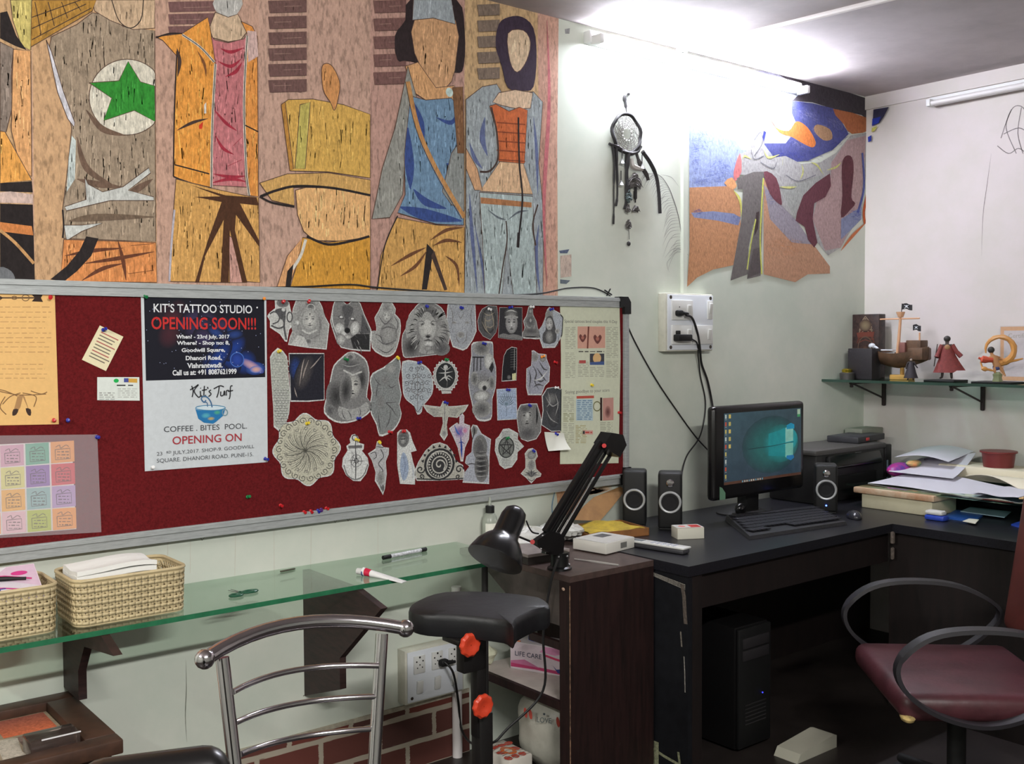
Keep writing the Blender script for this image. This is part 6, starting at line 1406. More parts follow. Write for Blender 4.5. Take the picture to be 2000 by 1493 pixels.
t = thing('cream_tube', 'white cream tube with a crimson band lying on the glass counter', 'tube', (a+b)/2-Vector((0, 0, 0.008)))
d = (b-a); L = d.length; d.normalize(); n_ = Vector((-d.y, d.x, 0)); up = Vector((0, 0, 1))
def tub(u, v):
    th = 2*pi*u; rw = 0.0125+0.004*v; rh = 0.012*(1-v)+0.0012
    return a+d*(0.022+(L-0.022)*v)+n_*rw*cos(th)+up*(rh*sin(th)-0.0+(0.0-(a.z-ZG-rh-0.0005)))
part('tube_body', MB().grid(tub, 20, 8), mat('white_tube', (226, 226, 224), 0.35), t, True)
def tub2(u, v):
    p = tub(u, 0.06+0.14*v); ax = a+d*(0.022+(L-0.022)*(0.06+0.14*v)); ax.z = p.z; return p+(p-ax).normalized()*0.0006+up*0.0004
part('crimson_band', MB().grid(tub2, 20, 2), mat('crimson_print', (196, 32, 66), 0.4), t, True)
zc = ZG+0.0125; a2 = Vector((a.x, a.y, zc))
part('cap', MB().cyl(a2, a2+d*0.021, 0.0095, 0.0105, n=16), M_WHITEP, t, True); part('blue_ring', MB().cyl(a2+d*0.0212, a2+d*0.026, 0.0128, n=18), mat('blue_ring', (70, 84, 130), 0.4), t, True)
a = hz(748, 1090, ZG+0.007); b = hz(832, 1073, ZG+0.007); d = (b-a).normalized(); L = (b-a).length
t = thing('marker_pen', 'white marker pen with black ends at the back of the glass counter', 'pen', (a+b)/2-Vector((0, 0, 0.007)))
part('barrel', MB().cyl(a+d*0.03, b-d*0.022, 0.0066, n=12), mat('white_barrel', (214, 216, 220), 0.4, noise=(130, 0.35)), t, True)
part('cap', MB().cyl(a, a+d*0.032, 0.0070, n=12), M_BLACK, t, True); part('cap', MB().cyl(b-d*0.024, b, 0.0070, n=12), M_BLACK, t, True)
a = hz(562, 1114, ZG+0.003)
one('small_clip', MB().rbox(a, (0.055, 0.008, 0.005), 0.002, R=Matrix.Rotation(0.15, 3, 'Z')), mat('tarnished_metal', (92, 92, 78), 0.5, 0.5), 'tiny dull metal clip at the back edge of the glass', 'clip')
# bottle
c = Vector((2.02, 2.955, ZG)); c = Vector((wl(957, 1000, 2.955).x, 2.955, ZG))
t = thing('bottle', 'clear squeeze bottle with a black collar against the wall behind the lamp', 'bottle', c)
zt = wl(957, 985, 2.955).z-ZG
part('bottle_body', MB().lathe([(0.026, 0), (0.029, 0.004), (0.029, zt*0.52), (0.022, zt*0.70), (0.013, zt*0.76)], (0, 0, 0), None, 20), mat('frosted_bottle', (206, 212, 200), 0.3, trans=0.6), t)
part('collar', MB().lathe([(0.0165, zt*0.76), (0.0165, zt*0.95), (0.012, zt*0.96)], (0, 0, 0), None, 16), M_BLACK, t)
part('nozzle', MB().lathe([(0.007, zt*0.96), (0.004, zt*1.12), (0.002, zt*1.2)], (0, 0, 0), None, 10), MATS['frosted_bottle'], t)
def lab(u, v): th = -pi/2-0.9+1.8*u-0.35; return Vector((0.0296*cos(th), 0.0296*sin(th), zt*(0.08+0.40*v)))
lb = part('paper_label', MB().grid(lab, 10, 1), mat('bottle_label', (222, 222, 210), 0.6), t)
# orange and blue crayon scribble low on the wall
s = wsheet(0.001, k=1.75)
for pp in ([(1085, 955), (1078, 990), (1082, 1020)],): s.st(pp, 3, (120, 150, 170), 4)
s.poly([(1086, 958), (1120, 948), (1166, 945), (1150, 968), (1122, 1000), (1092, 1012)], (204, 160, 128))
for i in range(10): s.st([(1092+i*4, 1005-i*5), (1100+i*5, 968-i*2), (1125+i*4, 955), (1160+i, 950+i)], 3, (208, 150, 112), 5, True, nl=False)
for i in range(6): s.st([(1120+i*8, 975-i*2), (1150+i*4, 962), (1195, 946+i*2)], 4, (206, 178, 150), 4, True, nl=False)
one('crayon_scribble', s, M_CRAYON, 'orange and blue crayon scribble on the wall behind the lamp arm', 'marks')

# ================================================================== cabinet
CX0, CX1, CY, CZ = 2.165, 2.548, 2.405, 0.752
t = thing('cabinet', 'dark maroon laminate cabinet open on its left side, below the lamp', 'cabinet', ((CX0+CX1)/2, 2.7, 0))
part('top_panel', MB().b2((CX0, CY, CZ-0.02), (CX1, D-0.002, CZ)), mat('worn_brown_laminate', (78, 62, 58), 0.42, noise=(30, 0.2)), t, True)
part('front_panel', MB().b2((CX0, CY, 0), (CX1, CY+0.018, CZ-0.0205)), M_MAROON, t, True)
part('side_panel', MB().b2((CX1-0.018, CY+0.0185, 0), (CX1, D-0.002, CZ-0.0205)), M_MAROON, t, True)
part('stile', MB().b2((CX0, CY+0.0185, 0), (CX0+0.018, CY+0.05, CZ-0.0205)), M_MAROON, t, True)
part('apron', MB().prism([Vector((CX0, y, z)) for y, z in ((CY+0.0505, CZ-0.0205), (2.86, CZ-0.0205), (2.84, 0.70), (2.64, 0.585), (CY+0.0505, 0.585))], (0.016, 0, 0)), mat('grey_brown_panel', (74, 66, 62), 0.6, noise=(20, 0.2)), t, True)  # diagonally cut side board in its own dark grey-brown
m_shelf = mat('white_laminate', (196, 186, 180), 0.5, noise=(10, 0.08))
part('shelf', MB().b2((CX0+0.0165, CY+0.0505, 0.318), (CX1-0.0185, 2.93, 0.334)), m_shelf, t, True)
part('shelf_edge', MB().b2((CX0, CY+0.0505, 0.308), (CX0+0.016, 2.93, 0.335)), M_MAROON, t, True)
part('rail', MB().b2((CX0, CY+0.0505, 0.505), (CX0+0.016, 2.61, 0.530)), M_MAROON, t, True)
part('chipped_edge', MB().b2((CX0-0.0008, CY-0.0008, 0.0), (CX0+0.0015, CY+0.0015, CZ-0.03)), mat('bare_chipboard', (150, 116, 92), 0.8, noise=(60, 0.5)), t, True)
part('knob_mark', MB().ball((CX0-0.001, CY+0.03, CZ-0.045), 0.008, 8, (0.2, 1, 0.7)), mat('pale_chip', (190, 160, 140), 0.6), t, True)
# things inside the cabinet
t = thing('glove_box', 'pink and white LIFE CARE glove carton on the cabinet shelf', 'box', (2.34, 2.70, 0.3342), radians(-52))
gw, gd, gh = 0.235, 0.11, 0.098
t.location = (2.357, 2.742, 0.3342); t.rotation_euler = (0, 0, radians(-67)); WM[t.name] = Matrix.Translation(t.location) @ Matrix.Rotation(radians(-67), 4, 'Z')
part('carton', MB().rbox((0, 0, gh/2), (gw, gd, gh), 0.002), mat('glove_carton_inside', (206, 196, 200), 0.5), t)
s = Sheet((0, -gd/2-0.0006, 0), (1, 0, 0), (0, 0, 1), k=1.5)
s.polyq([(-.115, .003), (.115, .003), (.115, .096), (-.115, .096)], (202, 186, 194)); s.polyq([(-.115, .008), (-.02, .010), (.115, .004), (.115, .016), (-.115, .024)], (176, 60, 104))
s.polyq([(-.115, .030), (-.06, .040), (0, .018), (-.115, .022)], (186, 110, 146)); s.polyq([(0.0, .075), (.06, .070), (.115, .085), (.115, .096), (.02, .096)], (208, 140, 176)); s.strokeq([(.02, .066), (.06, .058), (.114, .050)], 0.008, (196, 60, 100))
s.text('LIFE CARE', (-.045, .058), 0, 0.105, 0.017, (60, 60, 80), bold=0.01); s.polyq([(.05, .035), (.065, .022), (.10, .03), (.115, .014), (.115, .008), (.07, .010)], (50, 60, 120))
part('printed_face', s, M_PRINT, t)
part('opening_glove', MB().ball((-0.03, 0.0, gh+0.004), 0.03, 10, (1.5, 0.8, 0.55)), mat('blue_nitrile', (40, 66, 150), 0.45), t)
def crumple(c, r, sc, seed, ma, name, label, cat, rough=0.22, n=34, fq=1.0):
    rr = random.Random(seed); ph = [(rr.uniform(2, 7), rr.uniform(0, 6.3), rr.uniform(2, 7), rr.uniform(0, 6.3), rr.uniform(.3, 1)) for _ in range(8)]
    m = MB().ball((0, 0, 0), 1.0, n)
    for i, p in enumerate(m.v):
        a = atan2(p.y, p.x); b = p.z; k = 1+rough*sum(g*abs(sin(round(f*fq)*a+q1))*cos(h_*fq*b+q2) for f, q1, h_, q2, g in ph)/3
        m.v[i] = Vector((c[0]+p.x*r*sc[0]*k, c[1]+p.y*r*sc[1]*k, max(c[2], c[2]+r*sc[2]+p.z*r*sc[2]*k)))
    return one(name, m, ma, label, cat)
crumple((2.225, 2.925, 0.3345), 0.036, (1.0, 1.0, 1.0), 4, mat('cream_paper_bag', (196, 196, 172), 0.8, bump=(30, 0.5)), 'paper_bag', 'crumpled cream paper packet at the back of the cabinet shelf', 'packet')
one('wooden_stick', MB().cyl((2.20, 2.97, 0.425), (2.285, 2.80, 0.432), 0.004, n=8), mat('orange_stick', (190, 104, 66), 0.6), 'orange-brown stick lying across the cream paper packet', 'stick')
crumple((2.345, 2.70, 0.0), 0.115, (1.0, 1.3, 1.18), 9, mat('cloudy_plastic_bag', (190, 188, 176), 0.45, noise=(9, 0.1), bump=(22, 0.6)), 'plastic_bag', 'full cloudy carrier bag printed with red leaf shapes at the bottom of the cabinet', 'bag', 0.16)
bag = bpy.data.objects['plastic_bag']
nn = Vector((-0.80, -0.60, 0)); s = Sheet(Vector((2.345, 2.70, 0.205))+nn*0.128, (0.60, -0.80, 0), (0, 0, 1), k=1.4)
for x in (-.065, -.048, .048, .065): s.ellq((x, 0.012-0.2*x), 0.006, 0.018, (176, 72, 60), None, 0.15)
s.text('LOVE', (0, 0.005), 0, 0.050, 0.018, (90, 100, 104)); s.ellq((0.0, .026), .004, .004, (80, 90, 96))
part('bag_print', s, M_PRINT, bag, True)
# red and white printed packet on the floor
ap = hz(980, 1480, 0.10)
t = thing('printed_packet', 'white packet with a red floral print on the floor left of the carrier bag', 'packet', Vector((2.20, 2.60, 0)))
part('packet', MB().rbox((2.155, 2.72, 0.05), (0.10, 0.16, 0.10), 0.006), mat('white_packet', (206, 200, 190), 0.6), t, True)
s = Sheet((2.155, 2.72, 0.1008), (1, 0, 0), (0, 1, 0), k=1.5)
for i in range(9): s.ellq((-.04+.010*i, -.06+.05*(i % 3)), .014, .018, (186, 74, 60), None, i, 8)
s.ellq((0.0, -.01), .025, .035, (214, 110, 60)); s.ellq((0.0, -.01), .012, .018, (220, 206, 190))
for i in range(8): s.strokeq([(-.045, -.07+.018*i), (.0, -.065+.02*i), (.045, -.07+.018*i)], 0.0035, (150, 140, 134))
part('floral_print', s, M_PRINT, t, True)

# ================================================================== desk lamp
yl = 2.50
def lp(u, v, y=yl): return wl(u, v, y)
base = hz(1093, 1112, CZ)
t = thing('desk_lamp', 'black articulated desk lamp with a bell shade clamped to the cabinet', 'lamp', base)
m_lamp = mat('satin_black_metal', (17, 17, 18), 0.33)
bz = Vector((base.x, base.y, CZ))
part('base_clamp', MB().lathe([(0.040, 0), (0.040, 0.007), (0.030, 0.012), (0.029, 0.042), (0.030, 0.056), (0.014, 0.058), (0.013, 0.080)], bz, None, 24), m_lamp, t, True)
for a_ in (-2.4, -1.4, -0.6): part('clamp_screw', MB().ball(bz+Vector((0.0315*cos(a_), 0.0315*sin(a_), 0.046 if a_ != -0.6 else 0.014)), 0.0045, 8), M_STEEL, t, True)
yl = base.y
jb = lp(1079, 1062); el = lp(1188, 856); js = lp(1048, 1062); 
def flat(a, b, w, th, y):
    a = Vector((a.x, y, a.z)); b = Vector((b.x, y, b.z)); d_ = (b-a).normalized(); n_ = Vector((-d_.z, 0, d_.x))
    return [a+n_*w-Vector((0, th/2, 0)), b+n_*w-Vector((0, th/2, 0)), b-n_*w-Vector((0, th/2, 0)), a-n_*w-Vector((0, th/2, 0))], Vector((0, th, 0))
P1 = [lp(1096, 1078), lp(1098, 1052), lp(1088, 1040), lp(1066, 1056), lp(1062, 1082), lp(1086, 1084)]
part('lower_joint', MB().prism([p-Vector((0, 0.012, 0)) for p in P1], (0, 0.024, 0)), m_lamp, t, True)
P2 = [lp(1078, 1040), lp(1060, 1034), lp(1034, 1052), lp(1034, 1062), lp(1056, 1076), lp(1066, 1072)]
part('head_joint', MB().prism([p-Vector((0, 0.040, 0)) for p in P2], (0, 0.022, 0)), m_lamp, t, True)
def bar(u0, v0, u1, v1, r, off, name='arm'):
    a_, b_ = lp(u0, v0, yl+off), lp(u1, v1, yl+off); d_ = b_-a_
    Rm = Matrix.Rotation(-atan2(d_.z, d_.x), 3, 'Y')
    return part(name, MB().rbox((a_+b_)/2, (d_.length, r*2, r*2), r*0.4, R=Rm), m_lamp, t, True)
bar(1064, 1040, 1172, 862, 0.0095, -0.03); bar(1074, 1048, 1182, 868, 0.0075, -0.03)
bar(1084, 1050, 1190, 872, 0.0045, 0.004); bar(1094, 1056, 1197, 880, 0.0055, 0.004)
part('spring', MB().cyl(lp(1092, 1048, yl-0.012), lp(1150, 950, yl-0.012), 0.003, n=8), M_STEEL, t, True)
P3 = [lp(1178, 844), lp(1200, 848), lp(1207, 868), lp(1194, 892), lp(1176, 880), lp(1164, 866)]
part('elbow_plate', MB().prism([p-Vector((0, 0.042, 0)) for p in P3], (0, 0.054, 0)), m_lamp, t, True)
m_red = mat('red_knob', (186, 34, 34), 0.35)
for u, v, y in ((1180, 871, yl-0.044), (1040, 1059, yl-0.042)): part('knob', MB().cyl(lp(u, v, y+0.006), lp(u, v, y-0.006), 0.0075, n=12), m_red, t, True)
for u, v, y in ((1206, 858, yl-0.044), (1057, 1071, yl-0.042), (1060, 1047, yl-0.042), (1066, 1080, yl-0.015), (1088, 1063, yl-0.015), (1093, 1068, yl-0.015)): part('rivet', MB().cyl(lp(u, v, y+0.004), lp(u, v, y-0.003), 0.0030, n=8), M_STEEL, t, True)
top = lp(1011, 992, yl-0.03); rim = lp(966, 1094, yl-0.06)
ax = (top-rim); Ls = ax.length; Rq = Vector((0, 0, 1)).rotation_difference(ax.normalized()).to_matrix()
rr_ = 0.088
prof = [(rr_, 0.0), (rr_*1.0, 0.006), (rr_*0.86, Ls*0.22), (rr_*0.66, Ls*0.36), (0.043, Ls*0.44), (0.041, Ls*0.50), (0.040, Ls*0.80), (0.034, Ls*0.92), (0.020, Ls*0.985), (0.002, Ls)]
sh = part('lamp_shade', MB().lathe([(rr_*0.97, 0.001), (0.04, Ls*0.40), (0.002, Ls*0.42)][::-1], rim, Rq, 36).lathe(prof, rim, Rq, 36), mat('black_enamel_shade', (16, 16, 18), 0.28, coat=0.3), t, True)
sh.data.polygons.foreach_set('use_smooth', [True]*len(sh.data.polygons))
part('cord', MB().tube([lp(1028, 1018, yl-0.035), lp(1033, 1030, yl-0.03), lp(1040, 1040, yl-0.03), lp(1052, 1043, yl-0.03)], 0.0026, 8, sub=6), m_cable, t, True)
part('shade_arm', MB().cyl(lp(1014, 1049, yl-0.035), lp(1036, 1058, yl-0.03), 0.0035, n=8), m_lamp, t, True)
# ================================================================== black corner desk
ZD = 0.755; DX0, DY = 2.551, 2.25; EX = 3.77
t = thing('corner_desk', 'black L-shaped corner desk with a worn left side panel', 'desk', (3.6, 2.5, 0))
m = MB(); P_ = [(DX0, DY), (EX, DY), (EX, 0.9), (RX-0.002, 0.9), (RX-0.002, D-0.002), (DX0, D-0.002)]
m.prism([Vector((x, y, ZD-0.035)) for x, y in P_], (0, 0, 0.035)); part('worktop', m, M_BLKTOP, t, True)
m_blkp = mat('black_panel_laminate', (26, 27, 31), 0.4, noise=(25, 0.25)); m_dkin = mat('dark_maroon_panel', (27, 18, 17), 0.6, noise=(8, 0.35), stretch=(6, 6, 0.6))
part('side_panel', MB().b2((DX0+0.006, DY+0.008, 0), (DX0+0.026, D-0.002, ZD-0.0355)), m_blkp, t, True)
part('front_post', MB().b2((DX0+0.0265, DY+0.008, 0), (DX0+0.075, DY+0.026, ZD-0.0355)), m_dkin, t, True)
part('apron', MB().b2((DX0+0.0755, DY+0.03, ZD-0.16), (EX+0.02, DY+0.045, ZD-0.0355)), m_dkin, t, True)
m = MB(); m.b2((DX0+0.0265, D-0.05, 0), (3.15, D-0.035, ZD-0.0355)); m.b2((3.42, D-0.05, 0), (RX-0.005, D-0.035, ZD-0.0355)); m.b2((3.15, D-0.05, 0), (3.42, D-0.035, 0.46)); part('added_back_panel', m, m_dkin, t, True)  # dark backing added to keep the white wall under the desk near black
part('right_panel', MB().b2((EX+0.03, 0.93, 0), (EX+0.048, DY+0.028, ZD-0.0355)), m_dkin, t, True)
s = Sheet((DX0+0.0052, 0, 0), (0, -1, 0), (0, 0, 1), k=2.2)
q = lambda y, z: (-y, z)
for i in range(4): s.strokeq([q(2.47-0.01*i, 0.712-0.004*i), q(2.36, 0.700-0.004*i), q(2.27, 0.690-0.005*i)], 0.0026, (130, 126, 118))
s.strokeq([q(2.285, 0.69), q(2.275, 0.65), q(2.272, 0.60), q(2.268, 0.56)], 0.016, (84, 76, 70)); s.strokeq([q(2.275, 0.45), q(2.272, 0.40), q(2.27, 0.33)], 0.004, (130, 126, 120)); s.strokeq([q(2.29, 0.53), q(2.285, 0.48)], 0.006, (110, 104, 96))
for pp, w in (([(2.40, .125), (2.40, .04)], .022), ([(2.44, .10), (2.36, .085), (2.27, .075)], .010), ([(2.43, .045), (2.36, .03), (2.28, .015)], .030), ([(2.30, .12), (2.29, .06), (2.28, -.0)], .010), ([(2.44, .15), (2.42, .14)], .008)): s.strokeq([q(*p) for p in pp], w, (128, 130, 104))
part('tape_scraps', s, drawn('worn_tape', 120, 0.5, 1.2), t, True)
part('corner_scuff', MB().rbox((EX-0.002, DY-0.004, ZD-0.055), (0.020, 0.014, 0.05), 0.006).rbox((EX+0.001, DY-0.002, ZD-0.12), (0.018, 0.012, 0.05), 0.006), mat('putty_scuff', (120, 108, 100), 0.8, noise=(60, 0.4)), t, True)

# speakers
def speaker(u, v, hgt, label, knob, led=False, rz=-48):
    b = hz(u, v, ZD); b = Vector((b.x, b.y, ZD))
    t = thing('speaker', label, 'speaker', b, radians(rz), 'black desktop speakers')
    w, d_ = 0.094, 0.10
    R = Matrix.Rotation(radians(-4), 3, 'X')
    part('cabinet', MB().rbox((0, 0, hgt/2+0.004), (w, d_, hgt), 0.012, seg=3), M_BLACK, t)
    yf = -d_/2-0.001; zc = hgt*0.50
    part('cone', MB().lathe([(0.002, -0.006), (0.012, -0.002), (0.030, 0.004), (0.034, 0.001)][::-1], (0, yf-0.003, zc), Matrix.Rotation(radians(90), 3, 'X'), 28), mat('speaker_cloth', (28, 28, 30), 0.9), t)
    rg = [Vector((0.0390*cos(a), yf-0.003, zc+0.0390*sin(a))) for a in [2*pi*i/40 for i in range(40)]]
    part('silver_ring', MB().tube(rg, 0.0052, 8, True), mat('silver_ring', (172, 174, 176), 0.35, 0.3), t)
    if knob: part('volume_knob', MB().lathe([(0.015, 0), (0.015, 0.006), (0.011, 0.010), (0.002, 0.0105)], (0, yf, hgt*0.84), Matrix.Rotation(radians(90), 3, 'X'), 20), M_CHROME, t)
    if led: part('power_led', MB().ball((0.0, yf-0.001, hgt*0.17), 0.0035, 8), mat('blue_led', (60, 90, 255), 0.3, emit=((60, 90, 255), 14)), t)
    part('base_plate', MB().rbox((0, 0, 0.004), (w*0.9, d_*0.9, 0.008), 0.003), M_BLACK, t)
    return t
speaker(1240, 1026, 0.222, 'left black speaker with a silver ring beside the open carton', False)
speaker(1309, 1032, 0.222, 'black speaker with a silver volume knob left of the monitor', True)
speaker(1612, 1000, 0.205, 'black speaker with a glowing blue light right of the monitor', True, True, -52)

# monitor
ym = 2.70; A = wl(1396, 795, ym); B = wl(1574, 783, ym); C_ = wl(1570, 950, ym); D_ = wl(1393, 985, ym)
x0, x1 = (A.x+D_.x)/2, (B.x+C_.x)/2; z1 = (A.z+B.z)/2; z0 = (C_.z+D_.z)/2
t = thing('monitor', 'black monitor showing a teal desktop with icons on the black desk', 'monitor', ((x0+x1)/2, ym+0.03, ZD))
w = x1-x0; h = z1-z0; cx = (x0+x1)/2; cz = (z0+z1)/2
part('housing', MB().rbox((cx, ym+0.022, cz), (w, 0.044, h), 0.018, seg=3), mat('glossy_black_bezel', (20, 19, 20), 0.25), t, True)
sx0, sx1, sz0, sz1 = x0+0.060, x1-0.030, z0+0.062, z1-0.030
s = Sheet((0, ym-0.0012, 0), (1, 0, 0), (0, 0, 1), k=1.0, eps=4e-5)
fxs = lambda f: sx0+(sx1-sx0)*f
fzs = lambda f: sz0+(sz1-sz0)*f
BG = (52, 74, 84)
c1, c2, c3, c4 = lin(BG), lin((56, 92, 92)), lin((48, 80, 84)), lin((46, 60, 72))
s.face([(sx0, sz0), (sx1, sz0), (sx1, sz1), (sx0, sz1)], [c4, c4, lin((50, 66, 74)), c1]); s.lay += 1
W_ = sx1-sx0; H_ = sz1-sz0
def glow(fx0, fz0, fx1, fz1, fcx, fcz, cin):
    pass
s.ellq((fxs(.60), fzs(.50)), W_*.38, H_*.42, (46, 122, 118), (52, 76, 84)); s.ellq((fxs(.72), fzs(.50)), W_*.24, H_*.28, (40, 176, 176), (46, 110, 110)); s.ellq((fxs(.80), fzs(.55)), W_*.15, H_*.18, (50, 190, 200), (40, 150, 156))
s.polyq([(fxs(.56), fzs(.66)), (fxs(.78), fzs(.71)), (fxs(.78), fzs(.49)), (fxs(.56), fzs(.49))], (36, 158, 164)); s.polyq([(fxs(.56), fzs(.34)), (fxs(.78), fzs(.30)), (fxs(.78), fzs(.475)), (fxs(.56), fzs(.475))], (34, 150, 156))
s.polyq([(fxs(.785), fzs(.72)), (fxs(.89), fzs(.76)), (fxs(.89), fzs(.52)), (fxs(.785), fzs(.51))], (150, 214, 200)); s.polyq([(fxs(.785), fzs(.29)), (fxs(.89), fzs(.25)), (fxs(.89), fzs(.49)), (fxs(.785), fzs(.50))], (130, 206, 190))
s.polyq([(fxs(.80), fzs(.76)), (fxs(.86), fzs(.79)), (fxs(.905), fzs(.76)), (fxs(.905), fzs(.70)), (fxs(.80), fzs(.70))], (40, 160, 200)); s.polyq([(fxs(.80), fzs(.27)), (fxs(.86), fzs(.23)), (fxs(.905), fzs(.27)), (fxs(.895), fzs(.31)), (fxs(.80), fzs(.31))], (40, 130, 190))
s.strokeq([(fxs(.30), fzs(.465)), (fxs(.60), fzs(.475)), (fxs(.90), fzs(.505))], 0.0022, (22, 44, 54))
ic = [(200, 210, 206), (226, 200, 110), (206, 90, 70), (220, 226, 220), (206, 190, 110), (216, 190, 90)]
for i in range(9):
    zz = fzs(0.955-i*0.105)
    s.polyq([(fxs(.012), zz-.008), (fxs(.030), zz-.008), (fxs(.030), zz+.008), (fxs(.012), zz+.008)], ic[(i*2) % 6], nl=False)
    s.polyq([(fxs(.012), zz-.014), (fxs(.034), zz-.014), (fxs(.034), zz-.011), (fxs(.012), zz-.011)], (150, 160, 160), nl=False)
    if i < 5: s.polyq([(fxs(.056), zz-.008), (fxs(.082), zz-.008), (fxs(.082), zz+.008), (fxs(.056), zz+.008)], ic[(i*3+1) % 6], nl=False)
s.lay += 1
s.polyq([(fxs(.945), fzs(.90)), (fxs(.985), fzs(.90)), (fxs(.985), fzs(.985)), (fxs(.945), fzs(.985))], (190, 216, 190)); s.polyq([(fxs(.945), fzs(.87)), (fxs(.985), fzs(.87)), (fxs(.985), fzs(.91)), (fxs(.945), fzs(.91))], (80, 170, 110))
s.polyq([(sx0, sz0), (sx1, sz0), (sx1, sz0+.011), (sx0, sz0+.011)], (96, 66, 54))
for i in range(10): s.polyq([(fxs(.22+.028*i), sz0+.002), (fxs(.236+.028*i), sz0+.002), (fxs(.236+.028*i), sz0+.009), (fxs(.22+.028*i), sz0+.009)], (200, 204, 196) if i % 3 else (110, 170, 190), nl=False)
part('screen', s, M_SCREEN, t, True)
st = Sheet((0, ym-0.0012, 0), (1, 0, 0), (0, 0, 1), k=1.2)
st.polyq([(x0+0.034, z0+0.004), (x0+0.070, z0+0.004), (x0+0.070, z0+0.030), (x0+0.050, z0+0.052), (x0+0.034, z0+0.058)], (120, 166, 136))
part('corner_sticker', st, M_PRINT, t, True)
part('neck', MB().rbox((cx+0.02, ym+0.085, (ZD+z0)/2+0.03), (0.09, 0.05, z0-ZD+0.06), 0.008), M_BLACK, t, True)
part('foot', MB().lathe([(0.125, 0), (0.125, 0.006), (0.10, 0.014), (0.04, 0.020)], (cx+0.02, ym+0.12, ZD), None, 28, 1.0, 0.75), M_BLACK, t, True)
# webcam-like gadget, keyboard, mouse
c = hz(1446, 1008, ZD)
t = thing('webcam', 'small black webcam with two shiny spots in front of the monitor', 'webcam', c)
part('body', MB().ball((0, 0, 0.030), 0.026, 12, (1.1, 0.8, 1)).rbox((0, 0, 0.006), (0.06, 0.05, 0.012), 0.004), M_BLACKG, t); part('lens', MB().ball((-0.014, -0.020, 0.034), 0.006, 8), M_CHROME, t)
part('cord', MB().tube([Vector((0.02, 0, 0.004)), Vector((0.10, 0.02, 0.004)), Vector((0.16, -0.03, 0.004)), Vector((0.24, 0.02, 0.004))], 0.0025, 6, sub=5), m_cable, t)
K0, K1_, K2_, K3_ = hz(1463, 1056, ZD), hz(1655, 1026, ZD), hz(1592, 1000, ZD), hz(1416, 1018, ZD)
t = thing('keyboard', 'dusty black keyboard in front of the monitor', 'keyboard', (K0+K2_)/2)
def kq(a, b, z=0): p = K0*(1-a)*(1-b)+K1_*a*(1-b)+K2_*a*b+K3_*(1-a)*b; return Vector((p.x, p.y, ZD+z))
m = MB(); o_ = [kq(0, 0, .001), kq(1, 0, .001), kq(1, 1, .001), kq(0, 1, .001), kq(0.01, 0.02, .014), kq(.99, 0.02, .014), kq(.99, .97, .026), kq(.01, .97, .026)]
m.add(o_, [(3, 2, 1, 0), (4, 5, 6, 7), (0, 1, 5, 4), (1, 2, 6, 5), (2, 3, 7, 6), (3, 0, 4, 7)]); part('case', m, mat('dusty_black_plastic', (34, 34, 38), 0.5, noise=(80, 0.4)), t, True)
m = MB()
for j in range(6):
    n = 20
    for i in range(n):
        if j == 0 and 4 <= i <= 8: continue
        a = 0.04+0.92*(i+0.5)/n; b = 0.12+0.76*(j+0.5)/6+(0.03 if j == 5 else 0); zt = 0.014+0.012*b+0.004
        p = kq(a, b, zt); ax_ = (K1_-K0).normalized(); ay_ = Vector((-ax_.y, ax_.x, 0)); wv = (K1_-K0).length*0.92/n*0.42; hv = (K3_-K0).length*0.76/6*0.40
        m.prism([p-ax_*wv-ay_*hv, p+ax_*wv-ay_*hv, p+ax_*wv+ay_*hv, p-ax_*wv+ay_*hv], (0, 0, 0.004))
part('keys', m, mat('key_black', (40, 40, 46), 0.45, noise=(120, 0.3)), t, True)
c = hz(1668, 1013, ZD); 
t = thing('mouse', 'black computer mouse near the desk corner', 'mouse', c, radians(-40))
part('shell', MB().ball((0, 0, 0.006), 0.030, 16, (1, 1.7, 0.95)), mat('mouse_shell', (44, 44, 50), 0.25), t)
t.scale = (1, 1, 1)
for p in bpy.data.objects['shell'].data.vertices:
    p.co.z = max(p.co.z, 0.0)
# remote, card box, white box, tweezers
a = hz(1226, 1054, ZD+0.02); b = hz(1343, 1072, ZD+0.02); c = (a+b)/2; d_ = (b-a); L = d_.length
t = thing('remote_control', 'white remote control lying on the front left corner of the black desk', 'remote', Vector((c.x, c.y, ZD)), atan2(d_.y, d_.x))
part('lower_shell', MB().rbox((0, 0, 0.009), (L*0.97, 0.046, 0.018), 0.007), mat('grey_plastic_dark', (60, 60, 64), 0.4), t)
part('upper_shell', MB().rbox((0, 0, 0.0205), (L, 0.050, 0.007), 0.003, R=None), M_WHITEP, t)
part('display', MB().rbox((-L*0.32, 0, 0.0245), (0.050, 0.028, 0.001), 0.0004), mat('lcd_grey', (120, 126, 130), 0.3), t)
m = MB()
for i in range(5):
    for j in range(3): m.rbox((-L*0.05+i*0.022, -0.013+j*0.013, 0.0248), (0.011, 0.006, 0.0016), 0.0006)
part('buttons', m, mat('blue_grey_button', (170, 174, 190), 0.5), t)
def boxq(front_l, front_r, back_l, zb, hgt):
    f0 = hz(*front_l, zb); f1 = hz(*front_r, zb); e = f1-f0; k = hz(*back_l, zb)-f0; return f0, e, k
c = hz(1343, 1050, ZD); 
t = thing('card_box', 'small white box with a red square on its lid, behind the remote', 'box', Vector((c.x, c.y, ZD)), radians(-28))
part('carton', MB().rbox((0, 0, 0.021), (0.105, 0.070, 0.042), 0.0015), mat('off_white_card', (208, 206, 192), 0.6), t)
